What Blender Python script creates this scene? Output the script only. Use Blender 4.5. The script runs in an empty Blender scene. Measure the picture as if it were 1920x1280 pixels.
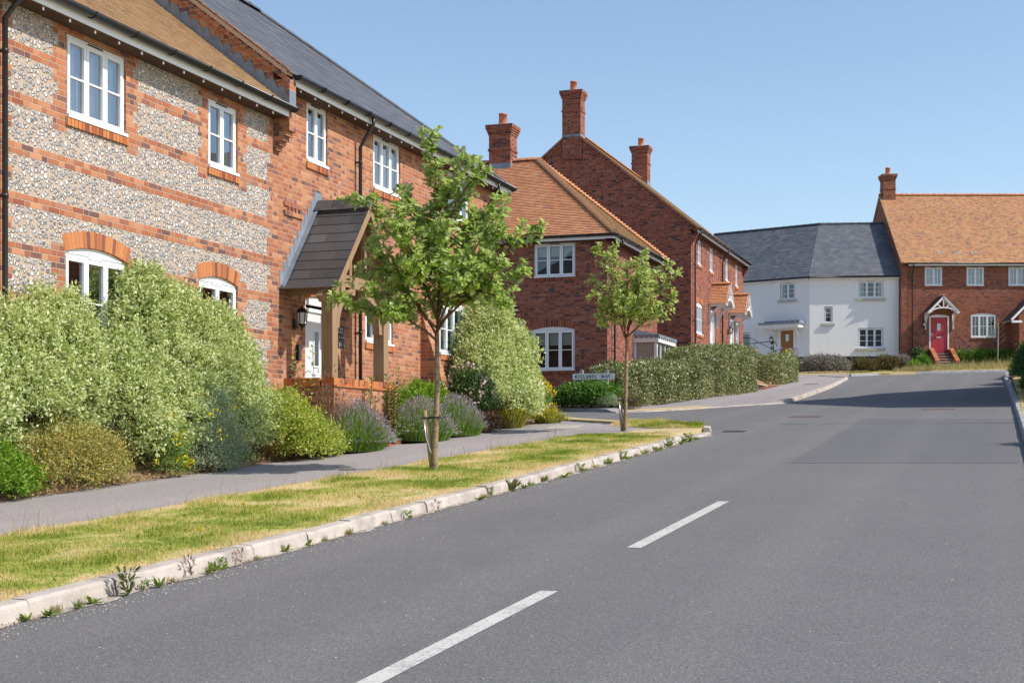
import bpy, bmesh, math, random
import numpy as np
from mathutils import Vector, Matrix

random.seed(7)
RNG = np.random.default_rng(11)
C = bpy.context.scene.collection
PI = math.pi

# ------------------------------------------------------------------ place
# s runs along the street (uphill), t across it (towards the right hand side)
EYE = 1.45
ANG = math.atan2(920., 2680.)
DX, DY = math.sin(ANG), math.cos(ANG)
NX, NY = DY, -DX
ROT = math.atan2(DY, DX)            # local x = s, local y = -t

def gz(s):
    return .0525 * s + .00015 * s * s if s < 100 else 6.75 + .02 * (s - 100)

def st(s, t, z):
    return Vector((s * DX + t * NX, s * DY + t * NY, z))

def st_of(x, y):
    return x * DX + y * DY, x * NX + y * NY

# ------------------------------------------------------------------ objects
def link(o, parent=None):
    C.objects.link(o)
    if parent is not None:
        o.parent = parent
    return o

def tag(o, label=None, cat=None, group=None, kind=None):
    if label: o['label'] = label
    if cat: o['category'] = cat
    if group: o['group'] = group
    if kind: o['kind'] = kind
    return o

OFF = {}
def thing(name, label, cat, loc, rz=0., group=None, off=(0, 0, 0)):
    o = bpy.data.objects.new(name, None)
    o.empty_display_size = .3
    link(o)
    o.location = loc
    o.rotation_euler = (0, 0, rz)
    OFF[o.name] = Vector(off)
    return tag(o, label, cat, group)

class MB:
    """collects faces for one mesh"""
    def __init__(self):
        self.v = []; self.f = []; self.uv = []; self.m = []; self.mats = []; self.sm = []
    def mi(self, mat):
        if mat not in self.mats:
            self.mats.append(mat)
        return self.mats.index(mat)
    def face(self, pts, mat, uv=None, smooth=False):
        pts = [Vector(p) for p in pts]
        b = len(self.v)
        self.v += pts
        self.f.append(tuple(range(b, b + len(pts))))
        self.m.append(self.mi(mat)); self.sm.append(smooth)
        if uv is None:
            n = (pts[1] - pts[0]).cross(pts[2] - pts[0])
            if n.length < 1e-12 and len(pts) > 3:
                n = (pts[2] - pts[0]).cross(pts[3] - pts[0])
            ax, ay, az = abs(n.x), abs(n.y), abs(n.z)
            if az > ax and az > ay: uv = [(p.x, p.y) for p in pts]
            elif ax > ay: uv = [(p.y, p.z) for p in pts]
            else: uv = [(p.x, p.z) for p in pts]
        self.uv += list(uv)
    def hexa(self, b, t, mat):
        """b, t: four bottom and four top points, counter-clockwise from above"""
        self.face(b[::-1], mat); self.face(t, mat)
        n = len(b)
        for i in range(n):
            j = (i + 1) % n
            self.face([b[i], b[j], t[j], t[i]], mat)
    def box(self, x0, x1, y0, y1, z0, z1, mat):
        self.hexa([(x0, y0, z0), (x1, y0, z0), (x1, y1, z0), (x0, y1, z0)],
                  [(x0, y0, z1), (x1, y0, z1), (x1, y1, z1), (x0, y1, z1)], mat)
    def bar(self, a, b, w, h, mat, up=(0, 0, 1)):
        """square bar from a to b; w sideways, h along up"""
        a, b = Vector(a), Vector(b)
        d = (b - a).normalized()
        up = Vector(up)
        s = d.cross(up)
        if s.length < 1e-6: s = d.cross(Vector((1, 0, 0)))
        s.normalize()
        u = s.cross(d).normalized()
        s *= w / 2; u *= h / 2
        q = [a - s - u, a + s - u, a + s + u, a - s + u]
        r = [p + (b - a) for p in q]
        self.hexa(q, r, mat)
    def tube(self, pts, rad, mat, n=8, caps=True, closed=False, half=None):
        pts = [Vector(p) for p in pts]
        if not isinstance(rad, (list, tuple)): rad = [rad] * len(pts)
        rings = []
        prev = None
        for i, p in enumerate(pts):
            a = pts[max(i - 1, 0)]; b = pts[min(i + 1, len(pts) - 1)]
            d = (b - a).normalized()
            if prev is None:
                ref = Vector((0, 0, 1)) if abs(d.z) < .9 else Vector((1, 0, 0))
                x = d.cross(ref).normalized()
            else:
                x = (prev - d * prev.dot(d)).normalized()
            prev = x
            y = d.cross(x)
            rings.append([p + (x * math.cos(2 * PI * k / n) + y * math.sin(2 * PI * k / n)) * rad[i] for k in range(n)])
        for i in range(len(rings) - 1):
            for k in range(n):
                j = (k + 1) % n
                L = i * .3
                self.face([rings[i][k], rings[i][j], rings[i + 1][j], rings[i + 1][k]], mat,
                          [(k / n, L), ((k + 1) / n, L), ((k + 1) / n, L + .3), (k / n, L + .3)], smooth=True)
        if caps:
            self.face(rings[0][::-1], mat); self.face(rings[-1], mat)
    def prism(self, poly, axis, mat):
        """poly: planar 3D polygon, extruded by vector axis"""
        poly = [Vector(p) for p in poly]; axis = Vector(axis)
        n = Vector((0, 0, 0))
        for i in range(len(poly)):
            n += poly[i].cross(poly[(i + 1) % len(poly)])
        if n.dot(axis) > 0: poly = poly[::-1]
        q = [p + axis for p in poly]
        self.face(poly, mat); self.face(q[::-1], mat)
        for i in range(len(poly)):
            j = (i + 1) % len(poly)
            self.face([poly[j], poly[i], q[i], q[j]], mat)
    def build(self, name, parent=None, label=None):
        me = bpy.data.meshes.new(name)
        off = OFF.get(parent.name, Vector()) if parent is not None else Vector()
        if parent is not None and parent.name not in OFF and parent.parent is not None:
            off = OFF.get(parent.parent.name, Vector())
            if parent.parent.name not in OFF and parent.parent.parent is not None:
                off = OFF.get(parent.parent.parent.name, Vector())
        me.from_pydata([tuple(p + off) for p in self.v], [], self.f)
        me.polygons.foreach_set('material_index', self.m)
        me.polygons.foreach_set('use_smooth', self.sm)
        ul = me.uv_layers.new(name='UVMap')
        ul.data.foreach_set('uv', [c for u in self.uv for c in u])
        for m in self.mats: me.materials.append(m)
        me.update()
        if any(self.sm):
            bm = bmesh.new(); bm.from_mesh(me)
            bmesh.ops.remove_doubles(bm, verts=bm.verts, dist=1e-5)
            bm.to_mesh(me); bm.free()
        o = bpy.data.objects.new(name, me)
        link(o, parent)
        if label: o['label'] = label
        return o

class Fr:
    """a vertical wall plane from P to Q (plan points); outward is right of P->Q"""
    def __init__(self, P, Q):
        self.P = Vector((P[0], P[1])); q = Vector((Q[0], Q[1]))
        self.L = (q - self.P).length
        self.e = (q - self.P).normalized()
        self.o = Vector((self.e.y, -self.e.x))
    def p(self, u, w, z):
        a = self.P + self.e * u + self.o * w
        return Vector((a.x, a.y, z))
    def box(self, mb, u0, u1, w0, w1, z0, z1, mat):
        # looking from outside: u to the right, w towards the viewer
        b = [self.p(u0, w1, z0), self.p(u1, w1, z0), self.p(u1, w0, z0), self.p(u0, w0, z0)]
        t = [self.p(u0, w1, z1), self.p(u1, w1, z1), self.p(u1, w0, z1), self.p(u0, w0, z1)]
        mb.hexa(b, t, mat)

def np_mesh(name, verts, faces, mats, midx=None, parent=None, smooth=False):
    """verts (V,3), faces (F,k)"""
    me = bpy.data.meshes.new(name)
    verts = np.asarray(verts, np.float32); faces = np.asarray(faces, np.int32)
    nf, k = faces.shape
    me.vertices.add(len(verts)); me.vertices.foreach_set('co', verts.ravel())
    me.loops.add(nf * k); me.loops.foreach_set('vertex_index', faces.ravel())
    me.polygons.add(nf)
    me.polygons.foreach_set('loop_start', np.arange(0, nf * k, k, dtype=np.int32))
    if midx is not None: me.polygons.foreach_set('material_index', np.asarray(midx, np.int32))
    if smooth: me.polygons.foreach_set('use_smooth', np.ones(nf, bool))
    for m in (mats if isinstance(mats, (list, tuple)) else [mats]): me.materials.append(m)
    me.update(calc_edges=True)
    me.validate()
    o = bpy.data.objects.new(name, me)
    return link(o, parent)

# ------------------------------------------------------------------ materials
class NT:
    def __init__(self, name):
        self.mat = bpy.data.materials.new(name); self.mat.use_nodes = True
        self.nt = self.mat.node_tree; self.nt.nodes.clear()
        self.out = self.n('ShaderNodeOutputMaterial')
    def n(self, t, **kw):
        x = self.nt.nodes.new(t)
        for k, v in kw.items(): setattr(x, k, v)
        return x
    def set(self, sock, v):
        if isinstance(v, bpy.types.NodeSocket): self.nt.links.new(v, sock)
        elif isinstance(v, (tuple, list)):
            sock.default_value = (*v, 1) if len(v) == 3 and sock.type == 'RGBA' else v
        else: sock.default_value = v
    def m(self, op, a, b=None, c=None, clamp=False):
        x = self.n('ShaderNodeMath', operation=op, use_clamp=clamp)
        self.set(x.inputs[0], a)
        if b is not None: self.set(x.inputs[1], b)
        if c is not None: self.set(x.inputs[2], c)
        return x.outputs[0]
    def mix(self, f, a, b, blend='MIX'):
        x = self.n('ShaderNodeMix', data_type='RGBA', blend_type=blend)
        self.set(x.inputs[0], f); self.set(x.inputs[6], a); self.set(x.inputs[7], b)
        return x.outputs[2]
    def noise(self, scale, detail=2., vec=None, rough=.5, dim='3D'):
        x = self.n('ShaderNodeTexNoise')
        x.inputs['Scale'].default_value = scale; x.inputs['Detail'].default_value = detail
        x.inputs['Roughness'].default_value = rough
        if vec is not None: self.set(x.inputs['Vector'], vec)
        return x.outputs[0]
    def ramp(self, f, stops, interp='LINEAR'):
        x = self.n('ShaderNodeValToRGB')
        cr = x.color_ramp; cr.interpolation = interp
        while len(cr.elements) < len(stops): cr.elements.new(.5)
        for e, (p, c) in zip(cr.elements, stops):
            e.position = p
            e.color = (*c, 1) if not isinstance(c, float) else (c, c, c, 1)
        self.set(x.inputs[0], f)
        return x.outputs[0]
    def maprange(self, f, a, b, c=0., d=1., smooth=False):
        x = self.n('ShaderNodeMapRange')
        if smooth: x.interpolation_type = 'SMOOTHSTEP'
        self.set(x.inputs[0], f)
        for i, v in enumerate((a, b, c, d)): x.inputs[i + 1].default_value = v
        return x.outputs[0]
    def comb(self, x, y, z=0.):
        c = self.n('ShaderNodeCombineXYZ')
        for i, v in enumerate((x, y, z)): self.set(c.inputs[i], v)
        return c.outputs[0]
    def uv(self):
        t = self.n('ShaderNodeTexCoord'); s = self.n('ShaderNodeSeparateXYZ')
        self.nt.links.new(t.outputs['UV'], s.inputs[0])
        return t.outputs['UV'], s.outputs[0], s.outputs[1]
    def obj(self):
        return self.n('ShaderNodeTexCoord').outputs['Object']
    def white(self, vec):
        w = self.n('ShaderNodeTexWhiteNoise', noise_dimensions='3D'); self.set(w.inputs['Vector'], vec)
        return w.outputs['Value'], w.outputs['Color']
    def island(self):
        return self.n('ShaderNodeNewGeometry').outputs['Random Per Island']
    def bump(self, h, dist, strength=1.):
        b = self.n('ShaderNodeBump'); b.inputs['Distance'].default_value = dist
        b.inputs['Strength'].default_value = strength
        self.set(b.inputs['Height'], h)
        return b.outputs[0]
    def bsdf(self, color, rough=.8, normal=None, metal=0., spec=.5, emis=None):
        b = self.n('ShaderNodeBsdfPrincipled')
        self.set(b.inputs['Base Color'], color); self.set(b.inputs['Roughness'], rough)
        b.inputs['Metallic'].default_value = metal; b.inputs['Specular IOR Level'].default_value = spec
        if normal is not None: self.set(b.inputs['Normal'], normal)
        self.nt.links.new(b.outputs[0], self.out.inputs[0])
        return b

def plain(name, col, rough=.6, var=.12, scale=6., spec=.4, metal=0., bumpd=0.):
    k = NT(name)
    f = k.noise(scale, 4., k.obj(), .6)
    lo = tuple(c * (1 - var) for c in col); hi = tuple(min(1, c * (1 + var)) for c in col)
    c = k.ramp(f, [(.3, lo), (.7, hi)])
    k.bsdf(c, rough, k.bump(f, bumpd) if bumpd else None, metal, spec)
    return k.mat

def brick(name, stops, mortar, weather=.25, efflo=0.):
    k = NT(name)
    uvv, u, v = k.uv()
    # slightly wavering courses
    wob = k.noise(6., 2., uvv)
    v2 = k.m('ADD', v, k.m('MULTIPLY', k.m('SUBTRACT', wob, .5), .004))
    vr = k.m('DIVIDE', v2, .075)
    row = k.m('FLOOR', vr); fv = k.m('SUBTRACT', vr, row)
    par = k.m('FLOORED_MODULO', row, 2.)
    jit, _ = k.white(k.comb(row, 3.7, 1.))
    u1 = k.m('ADD', k.m('DIVIDE', u, .3375), k.m('ADD', k.m('MULTIPLY', par, .5), k.m('MULTIPLY', jit, .06)))
    cell = k.m('FLOOR', u1); fu = k.m('SUBTRACT', u1, cell)
    hdr = k.m('GREATER_THAN', fu, .6667)
    d1 = k.m('MINIMUM', fu, k.m('SUBTRACT', 1., fu))
    d2 = k.m('ABSOLUTE', k.m('SUBTRACT', fu, .6667))
    du = k.m('MULTIPLY', k.m('MINIMUM', d1, d2), .3375)
    dv = k.m('MULTIPLY', k.m('MINIMUM', fv, k.m('SUBTRACT', 1., fv)), .075)
    dm = k.m('MINIMUM', du, dv)
    edge = k.m('ADD', dm, k.m('MULTIPLY', k.m('SUBTRACT', k.noise(90., 2., uvv), .5), .004))
    mask = k.maprange(edge, .0035, .0065)
    idv = k.comb(k.m('ADD', k.m('MULTIPLY', cell, 2.), hdr), row, 0.)
    r, rc = k.white(idv)
    col = k.ramp(r, stops)
    fine = k.noise(45., 4., uvv, .7)
    col = k.mix(k.m('MULTIPLY', k.maprange(fine, .35, .75), .35), col, k.mix(1., col, (.55, .5, .5), 'MULTIPLY'))
    smear = k.noise(14., 3., uvv, .6)
    col = k.mix(k.maprange(smear, .55, .8, 0., .35), col, tuple(min(1, c * 1.7) for c in stops[len(stops) // 2][1]))
    big = k.noise(.7, 3., uvv)
    mcol = k.mix(k.noise(30., 2., uvv), tuple(c * .8 for c in mortar), tuple(min(1, c * 1.15) for c in mortar))
    full = k.mix(mask, mcol, col)
    full = k.mix(k.maprange(big, .35, .7, 0., weather), full, k.mix(1., full, (.72, .7, .7), 'MULTIPLY'))
    if efflo:
        e = k.maprange(k.noise(1.1, 4., uvv, .65), .6, .75, 0., efflo)
        full = k.mix(e, full, (.6, .55, .55))
    h = k.m('ADD', k.m('MULTIPLY', mask, 1.), k.m('MULTIPLY', fine, .35))
    k.bsdf(full, .9, k.bump(h, .006), spec=.2)
    return k.mat

def unit_brick(name, stops):
    k = NT(name)
    f = k.noise(40., 4., k.obj(), .65)
    c = k.ramp(k.island(), stops)
    c = k.mix(k.maprange(f, .4, .8, 0., .4), c, k.mix(1., c, (.5, .45, .45), 'MULTIPLY'))
    k.bsdf(c, .9, k.bump(f, .003), spec=.2)
    return k.mat

def flint(name):
    k = NT(name)
    uvv, u, v = k.uv()
    dist = k.n('ShaderNodeMix', data_type='VECTOR')
    wv = k.n('ShaderNodeTexNoise'); wv.inputs['Scale'].default_value = 13.; wv.inputs['Detail'].default_value = 2.
    k.nt.links.new(uvv, wv.inputs['Vector'])
    ad = k.n('ShaderNodeVectorMath', operation='MULTIPLY_ADD')
    k.nt.links.new(wv.outputs['Color'], ad.inputs[0]); ad.inputs[1].default_value = (.055, .055, 0)
    sc = k.n('ShaderNodeVectorMath', operation='MULTIPLY'); k.nt.links.new(uvv, sc.inputs[0]); sc.inputs[1].default_value = (1., 1.12, 1.)
    k.nt.links.new(sc.outputs[0], ad.inputs[2])
    vo = k.n('ShaderNodeTexVoronoi', voronoi_dimensions='2D', feature='F1'); vo.inputs['Scale'].default_value = 13.5
    vo.inputs['Randomness'].default_value = .95
    k.nt.links.new(ad.outputs[0], vo.inputs['Vector'])
    ve = k.n('ShaderNodeTexVoronoi', voronoi_dimensions='2D', feature='DISTANCE_TO_EDGE'); ve.inputs['Scale'].default_value = 13.5
    ve.inputs['Randomness'].default_value = .95
    k.nt.links.new(ad.outputs[0], ve.inputs['Vector'])
    r, rc = k.white(vo.outputs['Position'])
    s2 = k.n('ShaderNodeSeparateColor'); k.nt.links.new(rc, s2.inputs[0])
    grain = k.noise(70., 4., uvv, .7)
    lump = k.m('MULTIPLY', k.m('SUBTRACT', k.noise(24., 2., uvv), .5), .26)
    e = k.m('SUBTRACT', k.m('ADD', .36, k.m('MULTIPLY', s2.outputs[1], .24)), k.m('ADD', vo.outputs['Distance'], lump))
    e = k.m('MINIMUM', e, k.m('SUBTRACT', ve.outputs['Distance'], .035))
    e = k.m('ADD', e, k.m('MULTIPLY', k.m('SUBTRACT', grain, .5), .05))
    stone = k.maprange(e, .0, .04)
    core = k.maprange(k.m('ADD', e, k.m('MULTIPLY', k.m('SUBTRACT', k.noise(34., 3., uvv), .5), .3)), .16, .22)
    rim = k.ramp(r, [(0., (.66, .64, .61)), (.35, (.44, .435, .43)), (.65, (.72, .7, .65)), (.85, (.36, .34, .32)), (1., (.52, .45, .38))])
    inner = k.ramp(s2.outputs[0], [(0., (.1, .105, .12)), (.2, (.26, .27, .3)), (.45, (.5, .5, .52)), (.72, (.74, .72, .69)), (.88, (.62, .55, .47)), (1., (.34, .35, .38))])
    sc2 = k.mix(core, rim, inner)
    sc2 = k.mix(k.maprange(grain, .4, .8, 0., .45), sc2, k.mix(1., sc2, (.6, .6, .62), 'MULTIPLY'))
    mort = k.ramp(k.noise(22., 4., uvv, .7), [(.3, (.38, .295, .228)), (.7, (.51, .405, .318))])
    full = k.mix(stone, mort, sc2)
    h = k.m('ADD', k.m('MULTIPLY', k.maprange(e, -.02, .16, smooth=True), 1.), k.m('MULTIPLY', grain, .15))
    ro = k.n('ShaderNodeMix', data_type='FLOAT'); k.set(ro.inputs[0], k.m('MULTIPLY', stone, core)); ro.inputs[2].default_value = .9; ro.inputs[3].default_value = .35
    k.bsdf(full, ro.outputs[0], k.bump(h, .035), spec=.4)
    return k.mat

def tiles(name, stops, w, g, joint=.35, patch=None, spec=.25, rough=.85):
    """roof covering; u along the eave, v up the slope, courses of gauge g, units w wide"""
    k = NT(name)
    uvv, u, v = k.uv()
    row = k.m('FLOOR', k.m('DIVIDE', v, g))
    par = k.m('FLOORED_MODULO', row, 2.)
    j, _ = k.white(k.comb(row, 9.1, 2.))
    u1 = k.m('ADD', k.m('DIVIDE', u, w), k.m('ADD', k.m('MULTIPLY', par, .5), k.m('MULTIPLY', j, .12)))
    cell = k.m('FLOOR', u1); fu = k.m('SUBTRACT', u1, cell)
    de = k.m('MULTIPLY', k.m('MINIMUM', fu, k.m('SUBTRACT', 1., fu)), w)
    r, rc = k.white(k.comb(cell, row, 5.))
    col = k.ramp(r, stops)
    fine = k.noise(30., 4., uvv, .7)
    col = k.mix(k.maprange(fine, .4, .8, 0., .4), col, k.mix(1., col, (.6, .58, .58), 'MULTIPLY'))
    if patch:
        pn = k.maprange(k.noise(patch[1], 5., uvv, .7), patch[2], patch[3], 0., patch[4])
        col = k.mix(pn, col, patch[0])
    fv = k.m('SUBTRACT', k.m('DIVIDE', v, g), row)
    jm = k.maprange(de, .0015, .004, 1. - joint, 1.)
    full = k.mix(jm, (.02, .018, .016), col)
    k.bsdf(full, rough, k.bump(k.m('ADD', jm, k.m('ADD', k.m('MULTIPLY', fine, .4), k.m('MULTIPLY', r, .8))), .005), spec=spec)
    return k.mat

def leafmat(name, stops, trans=.35, rough=.5, tcol=1.25, spec=.35, under=None, tb=.55):
    k = NT(name)
    r = k.island()
    c = k.ramp(r, stops)
    n = k.noise(1.7, 2., k.obj())
    c = k.mix(k.maprange(n, .35, .7, 0., .35), c, k.mix(1., c, (.75, .85, .7), 'MULTIPLY'))
    if under:                                                    # pale felted underside of the leaf
        c = k.mix(k.m('MULTIPLY', k.n('ShaderNodeNewGeometry').outputs['Backfacing'], .5), c, under)
    b = k.bsdf(c, rough, spec=spec)
    t = k.n('ShaderNodeBsdfTranslucent')
    k.set(t.inputs[0], k.mix(1., c, (1., tcol * .9, tb), 'MULTIPLY'))
    mx = k.n('ShaderNodeMixShader'); mx.inputs[0].default_value = trans
    k.nt.links.new(b.outputs[0], mx.inputs[1]); k.nt.links.new(t.outputs[0], mx.inputs[2])
    k.nt.links.new(mx.outputs[0], k.out.inputs[0])
    return k.mat

ORG = [(0., (.355, .122, .062)), (.16, (.47, .195, .098)), (.32, (.54, .27, .15)), (.48, (.375, .128, .066)), (.6, (.45, .185, .096)), (.72, (.28, .092, .058)), (.82, (.4, .19, .13)), (.9, (.225, .105, .09)), (.96, (.14, .088, .085)), (1., (.32, .118, .075))]
RED = [(0., (.27, .07, .045)), (.25, (.32, .095, .055)), (.5, (.24, .062, .043)), (.7, (.33, .115, .07)), (.82, (.2, .06, .045)), (.9, (.12, .055, .052)), (.96, (.06, .042, .05)), (1., (.2, .06, .045))]
M = {}
M['brick'] = brick('orange_brick', ORG, (.5, .37, .25), .12)
M['brick_pale'] = brick('orange_brick_stained', ORG, (.5, .37, .26), .1, .55)
M['brick_red'] = brick('red_brick', RED, (.3, .2, .14), .3)
M['brick_rose'] = brick('rose_red_brick', [(0., (.3, .085, .05)), (.18, (.36, .125, .08)), (.36, (.25, .062, .042)), (.52, (.4, .165, .11)), (.66, (.29, .085, .05)), (.78, (.2, .062, .046)), (.87, (.12, .055, .055)), (.94, (.06, .042, .052)), (1., (.33, .11, .065))], (.32, .215, .155), .25)
M['brick_far'] = brick('brown_red_brick', [(0., (.26, .078, .045)), (.3, (.32, .11, .06)), (.55, (.24, .07, .042)), (.75, (.36, .14, .08)), (.9, (.14, .06, .05)), (1., (.08, .05, .05))], (.34, .24, .18), .3)
M['unit'] = unit_brick('rubbed_brick', [(0., (.46, .14, .05)), (.3, (.55, .23, .09)), (.6, (.48, .165, .06)), (.85, (.32, .1, .055)), (1., (.15, .08, .07))])
M['unit_red'] = unit_brick('rubbed_red_brick', [(0., (.27, .075, .038)), (.4, (.31, .095, .05)), (.7, (.2, .06, .04)), (1., (.08, .045, .045))])
M['mortar'] = plain('mortar', (.5, .37, .25), .95, .2, 30.)
M['flint'] = flint('knapped_flint')
M['tile_brown'] = tiles('brown_clay_tile', [(0., (.32, .2, .1)), (.35, (.4, .26, .14)), (.7, (.27, .165, .09)), (1., (.44, .3, .16))], .165, .1, .5, ((.45, .36, .15), 2.2, .5, .75, .5))
M['tile_orange'] = tiles('orange_clay_tile', [(0., (.5, .21, .1)), (.3, (.58, .27, .13)), (.5, (.44, .18, .095)), (.75, (.6, .31, .16)), (.92, (.4, .19, .12)), (1., (.55, .24, .11))], .165, .1, .5, ((.58, .42, .16), 1.4, .66, .85, .3))
M['tile_gold'] = tiles('lichened_clay_tile', [(0., (.5, .23, .115)), (.3, (.57, .3, .15)), (.5, (.37, .18, .11)), (.75, (.58, .34, .18)), (.9, (.27, .15, .12)), (1., (.52, .26, .13))], .165, .1, .35, ((.6, .42, .13), 1.5, .5, .75, .45))
M['slate'] = tiles('blue_grey_slate', [(0., (.1, .107, .125)), (.4, (.13, .138, .155)), (.7, (.085, .092, .11)), (1., (.155, .16, .175))], .3, .2, .5, None, .4, .6)
M['slate_porch'] = tiles('dark_brown_slate', [(0., (.062, .06, .063)), (.4, (.085, .082, .084)), (.7, (.05, .049, .052)), (1., (.11, .107, .107))], .3, .222, .75, ((.5, .48, .45), 13., .7, .75, .8), .4, .55)
M['ridge'] = plain('clay_ridge', (.56, .25, .12), .85, .25, 5., .25)
M['ridge_slate'] = plain('dark_ridge', (.075, .08, .092), .7, .2, 5., .3)
M['lead'] = plain('lead', (.2, .23, .27), .5, .25, 4., .5)
M['white'] = plain('white_plastic', (.8, .81, .82), .35, .03, 3., .5)
M['paint'] = plain('white_paint', (.78, .78, .77), .5, .05, 3., .4)
M['black'] = plain('black_plastic', (.018, .019, .021), .35, .2, 4., .5)
M['iron'] = plain('black_iron', (.012, .012, .014), .45, .2, 9., .5)
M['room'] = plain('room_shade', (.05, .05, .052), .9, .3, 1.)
M['pot'] = plain('terracotta', (.48, .17, .09), .8, .15, 8., .25)
M['stone'] = plain('sill_stone', (.46, .43, .39), .85, .15, 9., .3)
def rendermat():
    k = NT('white_render')
    o = k.obj()
    mp = k.n('ShaderNodeMapping'); k.nt.links.new(o, mp.inputs[0]); mp.inputs['Scale'].default_value = (3.2, 3.2, .22)
    streak = k.noise(1., 5., mp.outputs[0], .7); blot = k.noise(.7, 4., o, .6)
    c = k.mix(k.maprange(streak, .52, .75, 0., .22), (.8, .795, .78), (.58, .58, .55))
    c = k.mix(k.maprange(blot, .45, .75, 0., .12), c, (.62, .61, .57))
    k.bsdf(c, .9, k.bump(k.noise(60., 3., o), .003), spec=.2)
    return k.mat
M['render'] = rendermat()
M['plinth'] = plain('black_plinth', (.014, .015, .022), .6, .3, 5., .4)
M['door_white'] = plain('door_pale_grey', (.68, .7, .72), .4, .03, 2., .5)
M['door_red'] = plain('door_red', (.42, .025, .035), .4, .06, 2., .5)
M['steel'] = plain('brushed_steel', (.5, .5, .5), .35, .1, 12., .5, 1.)
M['blind'] = plain('blind_fabric', (.78, .73, .65), .9, .08, 3.)
M['curtain'] = plain('net_curtain', (.7, .71, .72), .95, .06, 3.)
M['slate_sign'] = plain('slate_plaque', (.035, .045, .06), .5, .2, 10., .4)
M['blue_pot'] = plain('glazed_blue', (.02, .09, .4), .25, .1, 5., .5)

def wood(name, a, b, rough=.7):
    k = NT(name)
    mp = k.n('ShaderNodeMapping'); k.nt.links.new(k.obj(), mp.inputs[0]); mp.inputs['Scale'].default_value = (30, 30, 1.6)
    f = k.noise(1., 6., mp.outputs[0], .65)
    g = k.noise(1.5, 3., k.obj())
    c = k.mix(k.maprange(g, .35, .7, 0., .35), k.ramp(f, [(.3, a), (.7, b)]), (.3, .22, .15))
    k.bsdf(c, rough, k.bump(f, .002), spec=.3)
    return k.mat
M['oak'] = wood('weathered_oak', (.21, .12, .06), (.37, .245, .135))
M['oak_door'] = wood('oak_door', (.26, .1, .026), (.35, .15, .045), .5)
M['stake'] = wood('stake_timber', (.26, .19, .1), (.4, .31, .18))
M['post_grey'] = wood('grey_timber', (.26, .24, .22), (.4, .38, .35))

def glassmat(name='window_glass', base=.22):
    k = NT(name)
    f = k.n('ShaderNodeFresnel'); f.inputs[0].default_value = 1.5
    fac = k.m('ADD', k.m('MULTIPLY', f.outputs[0], 1.35), base, clamp=True)
    g = k.n('ShaderNodeBsdfGlossy'); g.inputs['Roughness'].default_value = .015
    g.inputs['Color'].default_value = (.92, .96, 1, 1)
    k.set(g.inputs['Normal'], k.bump(k.noise(1.6, 1., k.obj()), .006, .5))
    t = k.n('ShaderNodeBsdfTransparent'); t.inputs[0].default_value = (.8, .86, .86, 1)
    mx = k.n('ShaderNodeMixShader'); k.set(mx.inputs[0], fac)
    k.nt.links.new(t.outputs[0], mx.inputs[1]); k.nt.links.new(g.outputs[0], mx.inputs[2])
    k.nt.links.new(mx.outputs[0], k.out.inputs[0])
    return k.mat
M['glass'] = glassmat()
M['glass_dark'] = glassmat('shaded_window_glass', .05)  # same glazing, reflection cut so windows off the sunny side look darker

def asphalt(name, a, b, speck=(.34, .33, .31), dens=.72):
    k = NT(name)
    o = k.obj()
    big = k.noise(.35, 4., o, .6); mid = k.noise(2.3, 4., o, .65); fine = k.noise(75., 3., o, .75)
    c = k.ramp(fine, [(.3, tuple(x * .42 for x in a)), (.45, tuple(x * .85 for x in a)), (.58, a), (.72, tuple(x * 1.35 for x in b))])
    c = k.mix(k.maprange(big, .3, .75, 0., .5), c, k.mix(1., c, (.8, .8, .81), 'MULTIPLY'))
    c = k.mix(k.maprange(mid, .5, .8, 0., .3), c, k.mix(1., c, (1.25, 1.22, 1.18), 'MULTIPLY'))
    vo = k.n('ShaderNodeTexVoronoi', feature='F1'); vo.inputs['Scale'].default_value = 55.
    k.nt.links.new(o, vo.inputs['Vector'])
    r, _ = k.white(vo.outputs['Position'])
    sp = k.m('MULTIPLY', k.m('GREATER_THAN', r, dens), k.m('LESS_THAN', vo.outputs['Distance'], .34))
    c = k.mix(k.m('MULTIPLY', sp, .38), c, speck)
    vd = k.n('ShaderNodeTexVoronoi', feature='F1'); vd.inputs['Scale'].default_value = 95.
    k.nt.links.new(o, vd.inputs['Vector'])
    r2, _ = k.white(vd.outputs['Position'])
    c = k.mix(k.maprange(r2, .0, 1., 0., .55), c, k.mix(1., c, (.5, .5, .5), 'MULTIPLY'))
    # slightly polished wheel tracks along the street
    sp_ = k.n('ShaderNodeSeparateXYZ'); k.nt.links.new(o, sp_.inputs[0])
    t_ = k.m('ADD', k.m('MULTIPLY', sp_.outputs[0], NX), k.m('MULTIPLY', sp_.outputs[1], NY))
    tr_ = k.m('SINE', k.m('ADD', k.m('MULTIPLY', t_, 3.6), k.m('MULTIPLY', k.noise(.25, 2., o), 2.)))
    c = k.mix(k.maprange(tr_, .2, 1., 0., .3), c, k.mix(1., c, (1.28, 1.26, 1.24), 'MULTIPLY'))
    # a few oily or dusty stains
    st_ = k.maprange(k.noise(.9, 5., o, .7), .62, .74, 0., .4)
    c = k.mix(st_, c, tuple(x * .6 for x in a))
    k.bsdf(c, .85, k.bump(k.m('ADD', fine, k.m('MULTIPLY', sp, .5)), .004), spec=.3)
    return k.mat
M['asphalt'] = asphalt('asphalt', (.19, .184, .181), (.258, .25, .244), (.42, .41, .4), .83)
M['asphalt_patch'] = asphalt('patched_asphalt', (.162, .159, .161), (.222, .217, .217), dens=.85)
M['path'] = asphalt('footpath_asphalt', (.385, .35, .342), (.48, .44, .428), (.55, .52, .5), .87)
M['tactile'] = plain('buff_paving', (.47, .37, .2), .9, .2, 14., .2)
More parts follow.
